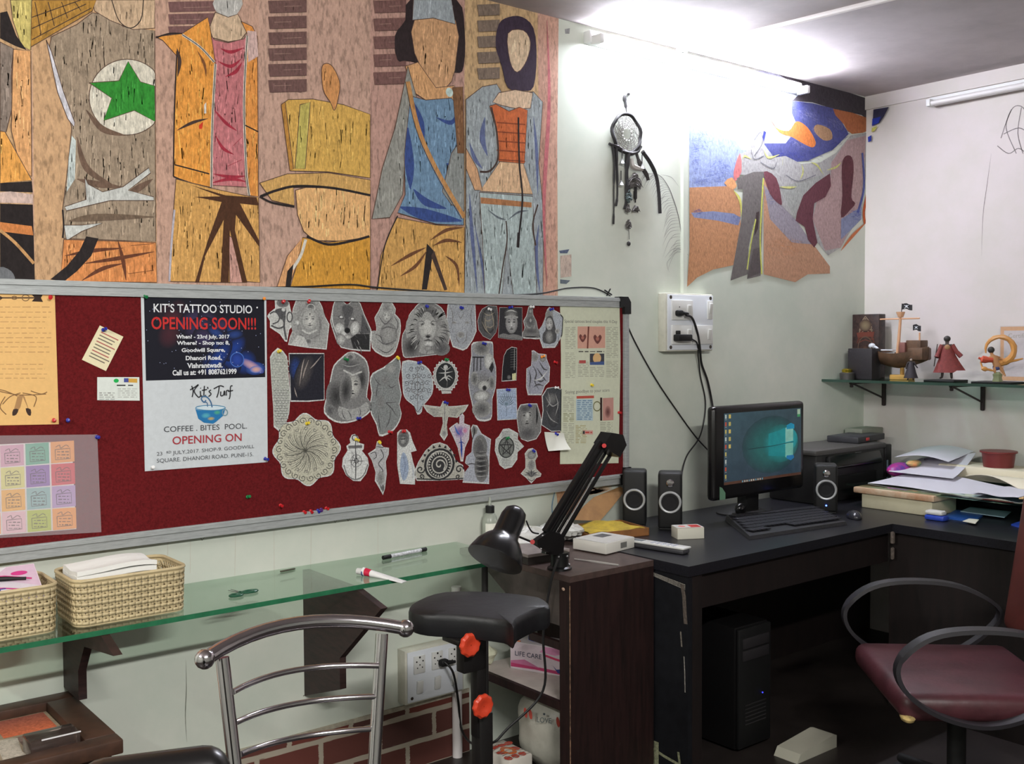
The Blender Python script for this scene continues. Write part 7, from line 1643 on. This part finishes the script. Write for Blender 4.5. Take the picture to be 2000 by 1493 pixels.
s = Sheet((0, 0, 0.0427), (1, 0, 0), (0, 1, 0), k=1.6); s.polyq([(-.052, -.035), (.052, -.035), (.052, .035), (-.052, .035)], (196, 196, 190)); s.polyq([(.005, -.026), (.046, -.026), (.046, .026), (.005, .026)], (170, 52, 48)); s.ellq((-.024, 0), .014, .016, (200, 120, 110)); s.strokeq([(-.052, -.034), (.052, -.034)], .002, (170, 60, 56)); s.strokeq([(-.04, .02), (-.01, .02)], .003, (100, 110, 130))
part('printed_lid', s, M_PRINT, t)
c = Vector((2.548, 2.648, ZD+0.0005))
t = thing('gift_box', 'flat square white box with a dark grey printed rectangle on top, beside the lamp', 'box', c, radians(8))
part('carton', MB().rbox((0, 0, 0.019), (0.165, 0.150, 0.038), 0.002), mat('white_card', (214, 212, 204), 0.55), t)
s = Sheet((0, 0, 0.0387), (1, 0, 0), (0, 1, 0), k=1.5); s.polyq([(-.081, -.073), (.081, -.073), (.081, .073), (-.081, .073)], (198, 196, 190)); s.polyq([(-.005, .002), (.055, .002), (.055, .050), (-.005, .050)], (84, 84, 84)); 
for i in range(3): s.strokeq([(.006+.012*i, .006), (.008+.012*i, .046)], .003, (120, 120, 120))
part('printed_lid', s, M_PRINT, t)
s = Sheet((0, -0.0755, 0.019), (1, 0, 0), (0, 0, 1), k=1.5); s.polyq([(.000, -.010), (.036, -.010), (.036, .010), (.000, .010)], (120, 120, 116)); part('printed_end', s, M_PRINT, t)
a = hz(1122, 1094, CZ); b = hz(1208, 1106, CZ)
a = Vector((a.x, a.y, CZ+0.003)); b = Vector((b.x, max(b.y, CY+0.006), CZ+0.003)); 
t = thing('tweezers', 'steel tweezers lying in front of the flat white box', 'tweezers', (a+b)/2-Vector((0, 0, .003)))
for sg in (-1, 1): part('arm', MB().tube([a+Vector((0, sg*0.001, 0)), (a+b)/2+Vector((0, sg*0.006, 0)), b+Vector((0, sg*0.001, 0))], [0.0025, 0.0040, 0.0034], 6, sub=5), mat('pale_steel', (176, 172, 168), 0.3, 0.3), t, True)
# grey board at the cabinet's left end, crumpled white wrap, carton with lid
P_ = [hz(1022, 1100, CZ+0.028), hz(1084, 1090, CZ+0.028), hz(1084, 1082, CZ+0.028), hz(1035, 1078, CZ+0.028)]
z = CZ+0.0262
P_ = [Vector((2.168, 2.615, z)), Vector((2.34, 2.60, z)), Vector((2.35, 2.76, z)), Vector((2.175, 2.78, z))]
one('grey_board', MB().prism(P_, (0, 0, 0.010)), mat('grey_card_board', (150, 140, 136), 0.6, noise=(20, 0.15)), 'flat grey board behind the lamp clamp', 'board')
one('dark_book', MB().prism([Vector((p.x+0.002, p.y+0.003, CZ+0.0004)) for p in P_], (0, 0, 0.0254)), mat('dark_book_cover', (50, 44, 42), 0.6), 'thin dark book under the grey board', 'book')
m_wrap = mat('crinkled_clear_wrap', (216, 216, 210), 0.25, noise=(12, 0.12), bump=(55, 1.0), coat=0.4)
crumple((2.37, 2.84, ZD+0.001), 0.085, (1.2, 1.0, 0.42), 21, m_wrap, 'plastic_wrap', 'crumpled white plastic wrap left of the lamp arm', 'plastic wrap', 0.5, fq=1.8)
crumple((2.545, 2.87, ZD+0.001), 0.085, (0.75, 1.0, 0.40), 33, m_wrap, 'plastic_wrap', 'shiny crinkled plastic wrap between the lamp arm and the open carton', 'plastic wrap', 0.5, fq=1.8)
crumple((2.24, 2.85, ZG+0.001), 0.045, (1.2, 0.9, 0.6), 41, mat('cream_tissue', (216, 208, 196), 0.8), 'crumpled_tissue', 'small crumpled cream tissue beside the lamp shade', 'tissue', 0.3)
t = thing('open_carton', 'flat brown carton with its lid tilted up and a yellow cloth inside', 'carton', (2.73, 2.85, ZD))
m_card = mat('brown_cardboard', (150, 112, 70), 0.75, noise=(18, 0.15)); m_cardd = mat('orange_brown_cardboard', (150, 100, 56), 0.7, noise=(12, 0.2))
bx = Vector((2.735, 2.835, ZD+0.0005)); Rz = Matrix.Rotation(radians(-12), 4, 'Z'); 
def bp(x, y, z): v = Rz @ Vector((x, y, 0)); return Vector((bx.x+v.x, bx.y+v.y, bx.z+z))
bw, bd, bh = 0.27, 0.20, 0.030
m = MB(); 
for a_, b_ in (((-bw/2, -bd/2), (bw/2, -bd/2)), ((bw/2, -bd/2), (bw/2, bd/2)), ((bw/2, bd/2), (-bw/2, bd/2)), ((-bw/2, bd/2), (-bw/2, -bd/2))):
    n_ = Vector((a_[1]-b_[1], b_[0]-a_[0])).normalized()*0.003
    m.prism([bp(a_[0], a_[1], 0), bp(b_[0], b_[1], 0), bp(b_[0]+n_.x, b_[1]+n_.y, 0), bp(a_[0]+n_.x, a_[1]+n_.y, 0)], (0, 0, bh))
m.prism([bp(-bw/2, -bd/2, 0), bp(bw/2, -bd/2, 0), bp(bw/2, bd/2, 0), bp(-bw/2, bd/2, 0)], (0, 0, 0.003)); part('tray', m, m_cardd, t, True)
L0 = [wl(1118, 1016, 2.90), wl(1172, 1018, 2.90), wl(1198, 988, 2.93), wl(1222, 957, 2.97), wl(1212, 951, 2.985), wl(1160, 972, 2.96), wl(1140, 990, 2.93)]
part('lid', MB().prism(L0, (0.001, 0.0035, 0)), m_card, t, True)
def clo(a, b):
    x = -bw*0.46+bw*0.90*a; y = -bd*0.48+bd*0.94*b
    return bp(x, y, 0.026+0.016*sin(pi*a)*sin(pi*b)+0.006*sin(9*a+4*b)+0.003*sin(17*b))
one('yellow_cloth', MB().grid(clo, 18, 12, (0, 0, 0.002)), mat('mustard_cloth', (176, 150, 40), 0.8, noise=(30, 0.2)), 'mustard yellow cloth folded inside the open carton', 'cloth')

# printer and what lies on it
yp = 2.72; x0, x1, zt = 3.93, 4.55, 1.0
t = thing('printer', 'black ink tank printer in the corner behind the third speaker', 'printer', ((x0+x1)/2, 2.84, ZD))
m_pr = mat('printer_black', (32, 31, 32), 0.45, noise=(40, 0.12)); m_prt = mat('printer_grey_lid', (70, 68, 66), 0.55)
part('body', MB().rbox(((x0+x1)/2-0.03, 2.85, (ZD+zt)/2-0.01), (x1-x0-0.07, 0.26, zt-ZD-0.022), 0.01), m_pr, t, True)
part('scanner_lid', MB().rbox(((x0+x1)/2-0.03, 2.85, zt-0.012), (x1-x0-0.05, 0.27, 0.026), 0.008), m_prt, t, True)
part('ink_tank', MB().rbox((x1-0.028, 2.83, (ZD+zt)/2-0.004), (0.056, 0.22, zt-ZD-0.012), 0.006), m_pr, t, True)
part('control_panel', MB().rbox(((x0+x1)/2-0.03, yp-0.012, zt-0.060), (x1-x0-0.20, 0.03, 0.06), 0.008, R=Matrix.Rotation(radians(-20), 3, 'X')), M_BLACKG, t, True)
part('paper_slot', MB().b2((x0+0.10, yp-0.004, ZD+0.05), (x1-0.14, yp+0.01, ZD+0.12)), mat('slot_dark', (10, 10, 10), 0.7), t, True)
part('badge', MB().rbox(((x0+x1)/2+0.02, yp-0.002, zt-0.034), (0.05, 0.006, 0.010), 0.002), mat('grey_badge', (130, 130, 130), 0.4), t, True)
part('tank_window', MB().b2((x1-0.046, 2.7185, ZD+0.10), (x1-0.034, 2.722, ZD+0.16)), mat('pale_window', (120, 140, 150), 0.4), t, True)
one('black_folder', MB().rbox((4.47, 2.865, zt+0.017), (0.30, 0.16, 0.030), 0.004, R=Matrix.Rotation(radians(8), 3, 'Z')), mat('dark_folder', (52, 52, 56), 0.5), 'dark folder with a red tab lying on the printer', 'folder')
one('red_tab', MB().rbox((4.43, 2.776, zt+0.017), (0.03, 0.005, 0.014), 0.001, R=Matrix.Rotation(radians(8), 3, 'Z')), mat('red_tab', (190, 60, 60), 0.5), 'small red tab on the edge of the dark folder', 'tab')
one('grey_green_box', MB().rbox((4.64, 2.93, zt+0.026), (0.19, 0.10, 0.05), 0.004, R=Matrix.Rotation(radians(0), 3, 'Z')), mat('grey_green_card', (132, 134, 122), 0.6), 'pale grey-green box behind the dark folder in the corner', 'box')

# ---- raised glass on the right-hand run
gz = 0.852
GXF = 4.045
one('desk_glass', MB().b2((GXF, 1.20, gz-0.008), (RX-0.004, 2.64, gz)), thin_glass('raised_glass', (205, 226, 218)), 'sheet of glass raised above the right-hand desk under the papers', 'glass')
one('glass_support', MB().rbox((RX-0.05, 1.9, (ZD+gz-0.008)/2+0.0002), (0.06, 1.2, gz-0.0085-ZD), 0.003), m_dkin, 'dark ledge holding the back of the raised glass', 'support')
t = thing('cream_drawer_box', 'cream box with a scuffed wooden lid propping up the glass', 'box', (4.12, 2.40, ZD))
part('box', MB().rbox((4.14, 2.395, ZD+0.031), (0.20, 0.33, 0.061), 0.004), mat('cream_enamel', (198, 192, 164), 0.55, noise=(8, 0.06)), t, True)
part('lid', MB().rbox((4.145, 2.405, ZD+0.0765), (0.235, 0.38, 0.027), 0.006), mat('scuffed_pale_wood', (196, 176, 150), 0.6, noise=(9, 0.25), col2=(170, 120, 84)), t, True)
c = hz(1822, 1018, ZD)
t = thing('tape_roll', 'blue and white roll of tape on the desk under the glass', 'tape', Vector((c.x+0.03, c.y, ZD)))
part('blue_case', MB().rbox((0, 0, 0.011), (0.05, 0.085, 0.022), 0.008), mat('bright_blue', (44, 70, 170), 0.4), t); part('white_roll', MB().rbox((0, 0.004, 0.031), (0.045, 0.075, 0.018), 0.008), M_WHITEP, t)
def leafq(u0, v0, u1, v1, u2, v2, u3, v3, z, th, ma, name, label, cat):
    P_ = [hz(a, b, z) for a, b in ((u0, v0), (u1, v1), (u2, v2), (u3, v3))]
    n_ = (P_[1]-P_[0]).cross(P_[2]-P_[0]); P_ = P_ if n_.z > 0 else P_[::-1]
    return one(name, MB().prism(P_, (0, 0, th)), ma, label, cat)
leafq(1842, 1013, 1866, 1000, 1925, 1004, 1905, 1022, ZD+.0005, .008, mat('blue_wrapper', (40, 80, 150), 0.35), 'blue_packet', 'flat blue packet on the desk under the glass, right of the tape', 'packet')
leafq(1876, 1000, 1895, 992, 1975, 1001, 1962, 1012, ZD+.0095, .003, mat('pale_blue_wrapper', (150, 176, 190), 0.3), 'pale_blue_leaflet', 'pale blue leaflet on top of the flat blue packet', 'leaflet')
leafq(1880, 1019, 1893, 1014, 1912, 1016, 1905, 1024, ZD+.009, .002, mat('cream_card', (216, 214, 196), 0.5), 'small_card', 'little white card at the front of the blue packet', 'card')
leafq(1975, 1027, 1996, 1020, 2040, 1030, 2020, 1040, ZD+.0005, .006, mat('bright_blue', (44, 70, 170), 0.4), 'blue_packet', 'small blue packet at the right edge of the picture on the desk', 'packet')
# papers, roll, bowl, folder on the glass
m_pap = mat('loose_white_paper', (214, 212, 222), 0.8)
def sheetpaper(P_, bend, label, name='loose_paper', ma=m_pap, th=0.0012, grp='loose papers on the raised glass'):
    def f(a, b):
        p = P_[0]*(1-a)*(1-b)+P_[1]*a*(1-b)+P_[2]*a*b+P_[3]*(1-a)*b
        return p+Vector((0, 0, bend(a, b)))
    return one(name, MB().grid(f, 14, 10, (0, 0, th)), ma, label, 'paper', grp)
V = Vector
sheetpaper([V((4.12, 2.58, gz+.001)), V((4.10, 2.08, gz+.001)), V((4.40, 2.07, gz+.001)), V((4.50, 2.56, gz+.001))], lambda a, b: 0.010*b+0.020*(b**2)*(1-a)+0.004*sin(a*5), 'large white sheet lying flattest and nearest the glass edge')
sheetpaper([V((4.32, 2.60, gz+.035)), V((4.34, 2.30, gz+.030)), V((4.66, 2.36, gz+.035)), V((4.64, 2.62, gz+.04))], lambda a, b: 0.03*b+0.05*b*b*a, 'white sheet propped up with its far corner lifted')
sheetpaper([V((4.42, 2.63, gz+.09)), V((4.45, 2.38, gz+.085)), V((4.72, 2.40, gz+.10)), V((4.72, 2.66, gz+.10))], lambda a, b: 0.020*sin(a*3)+0.012*b, 'topmost white sheet curling against the right wall')
sheetpaper([V((4.15, 2.12, gz+.001)), V((4.14, 1.92, gz+.001)), V((4.42, 1.90, gz+.001)), V((4.42, 2.11, gz+.001))], lambda a, b: 0.006+0.014*a*b+0.003*sin(a*8), 'white sheet with a wavy edge beside the orange-brown envelope')
crumple((4.60, 2.53, gz+0.001), 0.075, (0.9, 1.1, 0.55), 52, mat('grey_paper', (178, 172, 190), 0.8), 'paper_heap', 'crumpled heap of paper under the lifted sheets', 'paper', 0.3)  # heap is a greyer paper than the loose sheets
t = thing('colourful_packet', 'packet with pink, blue and green patterns beside the printer', 'packet', (4.50, 2.62, gz))
m = MB().ball((0, 0, 0), 1, 16)
for i, p in enumerate(m.v): m.v[i] = Vector((4.42+p.x*0.085, 2.60+p.y*0.05, gz+0.0352+p.z*0.034))
part('packet', m, mat('blue_pink_foil', (46, 70, 150), 0.35, noise=(16, 0.5), col2=(190, 50, 130)), t, True)
m = MB()
for i, p in enumerate(MB().ball((0, 0, 0), 1, 12).v): m.v.append(Vector((4.46+p.x*0.05, 2.555+p.y*0.03, gz+0.066+p.z*0.016)))
m.f = [list(f) for f in MB().ball((0, 0, 0), 1, 12).f]; m.m = [0]*len(m.f); part('folded_top', m, mat('green_orange_foil', (100, 180, 130), 0.35, noise=(20, 0.5), col2=(226, 150, 90)), t, True)
sheetpaper([V((4.37, 2.03, gz+.012)), V((4.36, 1.50, gz+.012)), V((4.50, 1.50, gz+.012)), V((4.50, 2.36, gz+.012))], lambda a, b: 0.034*sin(pi*min(1, b*1.0)), 'thick cream roll of paper lying along the wall under the bowl', 'paper_roll', mat('cream_roll', (226, 218, 196), 0.7), 0.004, None)
sheetpaper([V((4.10, 1.90, gz+.001)), V((4.12, 1.62, gz+.001)), V((4.42, 1.60, gz+.001)), V((4.40, 1.93, gz+.001))], lambda a, b: 0.010+0.004*sin(a*4), 'orange-brown envelope on the glass at the right edge', 'envelope', mat('manila', (206, 170, 120), 0.7), 0.004, None)
bp_ = xr(1950, 912, 4.58); bc = Vector((4.58, bp_.y, bp_.z))
zb = bc.z; 
one('bowl_stand', MB().rbox((4.60, bc.y, (gz+0.006+zb-0.0004)/2), (0.18, 0.5, zb-gz-0.0068), 0.01), mat('cream_roll', (226, 218, 196), 0.7), 'cream folded stack of paper beneath the maroon bowl', 'paper')
rb = (xr(1918, 883, 4.58).y-xr(1986, 883, 4.58).y)/2; hb = xr(1950, 881, 4.58).z-zb
t = thing('bowl', 'small maroon plastic bowl on the papers by the right wall', 'bowl', bc)
part('bowl_body', MB().lathe([(0.002, 0.003), (rb*0.74, 0.003), (rb*0.90, hb*0.95), (rb*0.94, hb*0.97), (rb*0.90, hb*0.90), (rb*0.80, 0.0), (0.002, 0.0)][::-1], (0, 0, 0), None, 32), mat('maroon_plastic', (116, 44, 44), 0.4), t)
part('rim', MB().lathe([(rb*0.92, hb*0.88), (rb, hb*0.90), (rb, hb), (rb*0.92, hb)], (0, 0, 0), None, 32), MATS['maroon_plastic'], t)

# ---- below the desk: PC tower, carton
t = thing('computer_tower', 'black computer tower standing under the black desk', 'computer', (3.02, 2.55, 0))
part('case', MB().rbox((3.02, 2.58, 0.235), (0.19, 0.44, 0.45), 0.008), mat('tower_black', (17, 16, 17), 0.4), t, True)
part('front_bezel', MB().rbox((3.02, 2.352, 0.235), (0.185, 0.018, 0.44), 0.006), M_BLACK, t, True)
for z in (0.40, 0.355): part('drive_bay', MB().rbox((3.02, 2.341, z), (0.15, 0.006, 0.038), 0.002), mat('bay_grey', (44, 42, 44), 0.35), t, True)
part('power_led', MB().ball((3.06, 2.341, 0.20), 0.003, 8), mat('dim_blue_led', (60, 60, 230), 0.3, emit=((60, 70, 255), 1.5)), t, True)
for i in range(6): part('vent_slot', MB().b2((2.96, 2.3405, 0.10+i*0.014), (3.08, 2.343, 0.104+i*0.014)), mat('bay_grey', (44, 42, 44), 0.35), t, True)
one('white_carton', MB().prism([V((3.02, 2.16, 0.0)), V((3.26, 2.16, 0.0)), V((3.26, 2.16, 0.045)), V((3.24, 2.16, 0.05)), V((3.04, 2.16, 0.03))], (0, 0.10, 0)), mat('white_carton', (186, 184, 168), 0.7), 'white carton on the floor under the desk', 'carton')
# ================================================================== armrest on its stand
ya = 2.0
def ap(u, v, y=ya): return wl(u, v, y)
t = thing('arm_rest', 'black padded arm rest on an adjustable stand with two orange knobs', 'arm rest', (1.50, 2.0, 0))
# pad outline on a horizontal plane, slightly waisted
zt = 0.835
O_ = [hz(u, v, zt) for u, v in ((798, 1192), (812, 1174), (865, 1158), (960, 1158), (1040, 1166), (1066, 1173), (1074, 1188), (1048, 1194), (1012, 1212), (1003, 1226), (985, 1216), (900, 1206), (830, 1202))]
O_ = smooth(O_, 3, True); cxp = sum((p for p in O_), Vector())/len(O_)
m = MB(); n = len(O_); prof = [(0.80, -0.052), (0.96, -0.052), (1.0, -0.042), (1.0, -0.012), (0.985, -0.002), (0.93, 0.004), (0.6, 0.006), (0.02, 0.006)]
for f, dz in prof:
    for p in O_: m.v.append(Vector((cxp.x+(p.x-cxp.x)*f, cxp.y+(p.y-cxp.y)*f, zt+dz)))
for k in range(len(prof)-1):
    for i in range(n): m.f.append([k*n+i, k*n+(i+1) % n, (k+1)*n+(i+1) % n, (k+1)*n+i]); m.m.append(0)
m.f.append(list(range(n))[::-1]); m.m.append(0); m.f.append(list(range((len(prof)-1)*n, len(prof)*n))); m.m.append(0)
part('pad', m, mat('black_vinyl', (21, 21, 24), 0.45, noise=(20, 0.2), bump=(28, 0.35)), t, True)
cx_, cy_ = cxp.x, cxp.y
b0 = ap(934, 1245, cy_); xk = b0.x
m_st = mat('stand_black_steel', (26, 24, 24), 0.4, 0.3)
part('bracket', MB().rbox((xk-0.005, cy_, zt-0.060), (0.16, 0.07, 0.014), 0.003).rbox((ap(918, 1250, cy_).x+0.004, cy_, zt-0.10), (0.070, 0.034, 0.09), 0.004), m_st, t, True)
part('upper_tube', MB().rbox((xk, cy_, (zt-0.06+0.52)/2), (0.030, 0.030, zt-0.06-0.52), 0.004), m_st, t, True)
xl = ap(941, 1420, cy_).x
part('lower_tube', MB().rbox((xl+0.001, cy_, 0.30), (0.040, 0.040, 0.56), 0.004), m_st, t, True)
part('foot', MB().rbox((xl, cy_, 0.015), (0.40, 0.05, 0.03), 0.006).rbox((xl, cy_, 0.015), (0.05, 0.40, 0.0298), 0.006), m_st, t, True)
m_or = mat('orange_red_knob', (186, 58, 34), 0.35)
for u, v in ((918, 1260), (943, 1380)):
    p = ap(u, v, cy_-0.045)
    m = MB(); nk = 40; prof = [(0.010, 0.0), (0.024, 0.002), (0.0290, 0.007), (0.0290, 0.013), (0.024, 0.018), (0.017, 0.0185), (0.012, 0.0155), (0.001, 0.015)]
    for r, z in prof:
        for i in range(nk):
            a = 2*pi*i/nk; rr2 = r*(1+(0.045*cos(10*a) if r > 0.02 else 0)); m.v.append(Vector((p.x+rr2*cos(a), p.y-z+0.010, p.z+rr2*sin(a))))
    for k in range(len(prof)-1):
        for i in range(nk): m.f.append([k*nk+i, k*nk+(i+1) % nk, (k+1)*nk+(i+1) % nk, (k+1)*nk+i]); m.m.append(0)
    m.f.append(list(range(nk))[::-1]); m.m.append(0)
    kn = part('knob', m, m_or, t, True)
    part('bolt', MB().cyl(p+Vector((0, 0.0, 0)), p+Vector((0, 0.035, 0)), 0.006, n=10), m_st, kn, True)

# ================================================================== chrome chair seen from behind
yc = 1.60
def cp(u, v, y=yc): return wl(u, v, y)
t = thing('chrome_chair', 'chrome tube chair with a three-rung curved back in the foreground', 'chair', (0.84, 1.45, 0))
def bow(u0, v0, u1, v1, vm_, depth, r, name, ends=False):
    a, b = cp(u0, v0), cp(u1, v1); pts = []
    for i in range(13):
        f = i/12; p = a.lerp(b, f); k = 1-(2*f-1)**2
        p.y += depth*k; pts.append(p)
    # height of the bow so that the middle passes the observed height
    mid = pts[6]; tgt = wl((u0+u1)/2, vm_, mid.y).z; dz = tgt-mid.z
    for i, p in enumerate(pts): p.z += dz*(1-(2*(i/12)-1)**2)
    m = MB().tube(pts, r, 14)
    if ends: m.ball(pts[0], r*1.32, 16); m.ball(pts[-1], r*1.32, 16)
    return part(name, m, M_CHROME, t, True)
bow(400, 1288, 792, 1228, 1215, 0.055, 0.0125, 'top_rail', True)
bow(455, 1352, 740, 1301, 1305, 0.05, 0.0052, 'rung'); bow(460, 1412, 738, 1361, 1370, 0.05, 0.0052, 'rung'); bow(470, 1474, 728, 1424, 1436, 0.05, 0.0052, 'rung')
for (u0, v0, u1, v1) in ((434, 1285, 458, 1493), (746, 1238, 731, 1493)):
    a = cp(u0, v0, yc+0.018); b = cp(u1, v1, yc-0.01); d = (b-a); e = a+d*((a.z-0.46)/(a.z-b.z))
    part('back_post', MB().tube([a, b, e, Vector((e.x, e.y+0.02, 0.0))], 0.0115, 14), M_CHROME, t, True)
xl_, xr_ = 0.70, 0.97
part('seat', MB().rbox(((xl_+xr_)/2, 1.36, 0.455), (0.38, 0.38, 0.05), 0.018, seg=3), mat('black_vinyl_seat', (24, 24, 26), 0.35), t, True)
for x in (xl_-0.03, xr_+0.03): part('leg', MB().tube([Vector((x, 1.19, 0.43)), Vector((x, 1.17, 0.0))], 0.0115, 12), M_CHROME, t, True)

# black glossy padded backrest of another chair at the lower left
pc = Vector((0.440, 1.26, 0)); bz = wl(325, 1466, 1.26).z
t = thing('padded_chair', 'glossy black padded chair whose backrest top shows at the bottom left', 'chair', (pc.x, pc.y, 0), radians(-20))
m_vg = mat('glossy_black_vinyl', (14, 13, 14), 0.32, coat=0.2)
part('backrest', MB().rbox((0, 0, bz-0.15), (0.185, 0.070, 0.30), 0.034, seg=5), m_vg, t)
part('seat', MB().rbox((0, -0.26, 0.48), (0.34, 0.38, 0.07), 0.03, seg=3), m_vg, t)
part('back_post', MB().tube([Vector((0, 0.03, bz-0.25)), Vector((0, 0.03, 0.50)), Vector((0, -0.10, 0.44))], 0.016, 10, sub=4), M_BLACK, t)
part('column', MB().cyl((0, -0.26, 0.03), (0, -0.26, 0.445), 0.022, n=16), M_BLACK, t)
part('base', MB().lathe([(0.17, 0.0), (0.17, 0.012), (0.05, 0.045), (0.024, 0.07)], (0, -0.26, 0), None, 32), M_BLACK, t)

# low brown table at the left with a tiled top
ZT = 0.53; tx1 = 0.812; ty0 = 2.535
t = thing('low_table', 'low dark brown table with a rimmed tile-patterned top at the far left', 'table', (0.45, 2.77, 0))
part('body', MB().b2((0.15, ty0+0.03, 0), (tx1-0.02, D-0.006, ZT-0.04)), M_DKWOOD, t, True)
m_rim = mat('table_rim_wood', (74, 50, 38), 0.5, noise=(20, 0.25))
def rimpart(a, b, c, d_): part('rim_board', MB().rbox(((a+c)/2, (b+d_)/2, ZT-0.018), (abs(c-a), abs(d_-b), 0.036), 0.004), m_rim, t, True)
rimpart(0.12, ty0, tx1, ty0+0.055); rimpart(0.12, D-0.065, tx1, D-0.008); rimpart(tx1-0.075, ty0+0.056, tx1, D-0.066)
s = Sheet((0, 0, ZT-0.0245), (1, 0, 0), (0, 1, 0), k=2.3)
part('tile_bed', MB().b2((0.12, ty0+0.056, ZT-0.036), (tx1-0.076, D-0.066, ZT-0.025)), mat('tile_grout', (170, 150, 126), 0.8, noise=(30, 0.2)), t, True)
def tile(pts, c): s.polyq([tuple(hz(u, v, ZT-0.0245).xy) for u, v in pts], c)
X1 = tx1-0.085; Y0_ = ty0+0.06; Y1_ = D-0.07
def rt(x0, y0, x1, y1, c, c2=None):
    s.face([(x0, y0), (x1, y0), (x1, y1), (x0, y1)], [lin(c, 2.3), lin(c, 2.3), lin(c2 or c, 2.3), lin(c2 or c, 2.3)]); s.lay += 1
ym_ = 2.79
rt(0.60, ym_+0.006, X1, Y1_, (150, 76, 50), (104, 58, 50)); rt(0.40, ym_+0.006, 0.590, Y1_, (140, 72, 48)); rt(0.625, Y0_, X1, ym_-0.006, (84, 68, 62)); rt(0.40, Y0_, 0.560, ym_-0.006, (66, 58, 54))
s.polyq([(0.56, Y0_), (0.625, Y0_), (0.615, 2.68), (0.628, ym_-0.01), (0.585, ym_), (0.57, 2.70)], (166, 156, 144)); rt(0.3, Y0_, 0.40, Y1_, (170, 110, 70))
s.ellq((0.68, 2.70), 0.010, 0.010, (60, 46, 50), (84, 68, 62))
part('tile_pattern', s, M_CRAYON, t, True)
c0 = hz(120, 1445, ZT)
t = thing('acrylic_holder', 'small clear acrylic holder on the low brown table', 'holder', (0.70, 2.66, ZT-0.024))
part('holder_body', MB().rbox((0.672, 2.635, ZT-0.001), (0.115, 0.075, 0.044), 0.004), mat('smoky_acrylic', (120, 104, 98), 0.1, trans=0.8), t, True)
part('bright_edge', MB().b2((0.640, 2.5965, ZT+0.0195), (0.730, 2.5985, ZT+0.0225)), mat('acrylic_edge', (226, 224, 226), 0.3), t, True)

# ================================================================== office armchair
seatc = Vector((3.06, 1.60, 0))
t = thing('office_chair', 'burgundy office armchair with black loop arms at the right', 'chair', seatc, radians(133-90-0))
# local frame: +y is forward (towards the desk corner), x across
ang = atan2(0.68, -0.73)-pi/2
t.rotation_euler = (0, 0, ang); WM[t.name] = Matrix.Translation(seatc) @ Matrix.Rotation(ang, 4, 'Z')
m_bur = mat('burgundy_vinyl', (78, 40, 46), 0.42, noise=(9, 0.2), bump=(30, 0.3)); m_bro = mat('burgundy_vinyl_back', (90, 44, 38), 0.45, noise=(9, 0.2))
def cush(a, b):
    return None
m = MB().rbox((0, 0.0, 0.435), (0.54, 0.50, 0.085), 0.035, seg=4)
part('seat', m, m_bur, t)
part('torn_foam', MB().ball((-0.245, 0.225, 0.405), 0.03, 12, (1.1, 0.7, 0.5)), mat('exposed_foam', (196, 170, 110), 0.9, noise=(60, 0.4), bump=(60, 1)), t)
Rb = Matrix.Rotation(radians(8), 3, 'X')
part('backrest', MB().rbox((0, -0.29, 0.78), (0.48, 0.075, 0.50), 0.035, seg=4, R=Rb), m_bro, t)
part('back_spine', MB().rbox((0, -0.31, 0.50), (0.07, 0.02, 0.22), 0.006), M_BLACK, t)
m_armp = mat('arm_plastic', (38, 36, 40), 0.45)
for sg in (-1, 1):
    L_ = [(-0.24, 0.58), (-0.12, 0.655), (0.04, 0.675), (0.18, 0.655), (0.265, 0.585), (0.255, 0.51), (0.17, 0.44), (0.04, 0.405), (-0.08, 0.43), (-0.19, 0.50)]
    pts = smooth([Vector((sg*0.300, y, z)) for y, z in L_], 5, True)
    m = MB(); n = len(pts); cen = sum(pts, Vector())/n
    vs = []
    for i, p in enumerate(pts):
        d_ = (pts[(i+1) % n]-pts[i-1]).normalized(); nn = Vector((0, d_.z, -d_.y)); hw = 0.024 if p.z > 0.60 else 0.018
        vs += [p+Vector((-hw, 0, 0))+nn*0.004, p+Vector((hw, 0, 0))+nn*0.004, p+Vector((hw*0.9, 0, 0))-nn*0.008, p+Vector((-hw*0.9, 0, 0))-nn*0.008]
    fs = [(4*i+j, 4*i+(j+1) % 4, 4*((i+1) % n)+(j+1) % 4, 4*((i+1) % n)+j) for i in range(n) for j in range(4)]
    part('arm', m.add(vs, fs), m_armp, t)
part('gas_column', MB().cyl((0, 0, 0.10), (0, 0, 0.39), 0.028, n=16), M_BLACK, t)
m = MB()
for i in range(5):
    a = 2*pi*i/5+0.3; m.cyl((0, 0, 0.12), (0.29*cos(a), 0.29*sin(a), 0.075), 0.025, 0.016, n=10)
part('star_base', m, M_BLACK, t)
for i in range(5):
    a = 2*pi*i/5+0.3; part('castor', MB().cyl((0.29*cos(a)-0.02, 0.29*sin(a), 0.027), (0.29*cos(a)+0.02, 0.29*sin(a), 0.027), 0.027, n=16), M_BLACK, t)
bpy.context.view_layer.update()
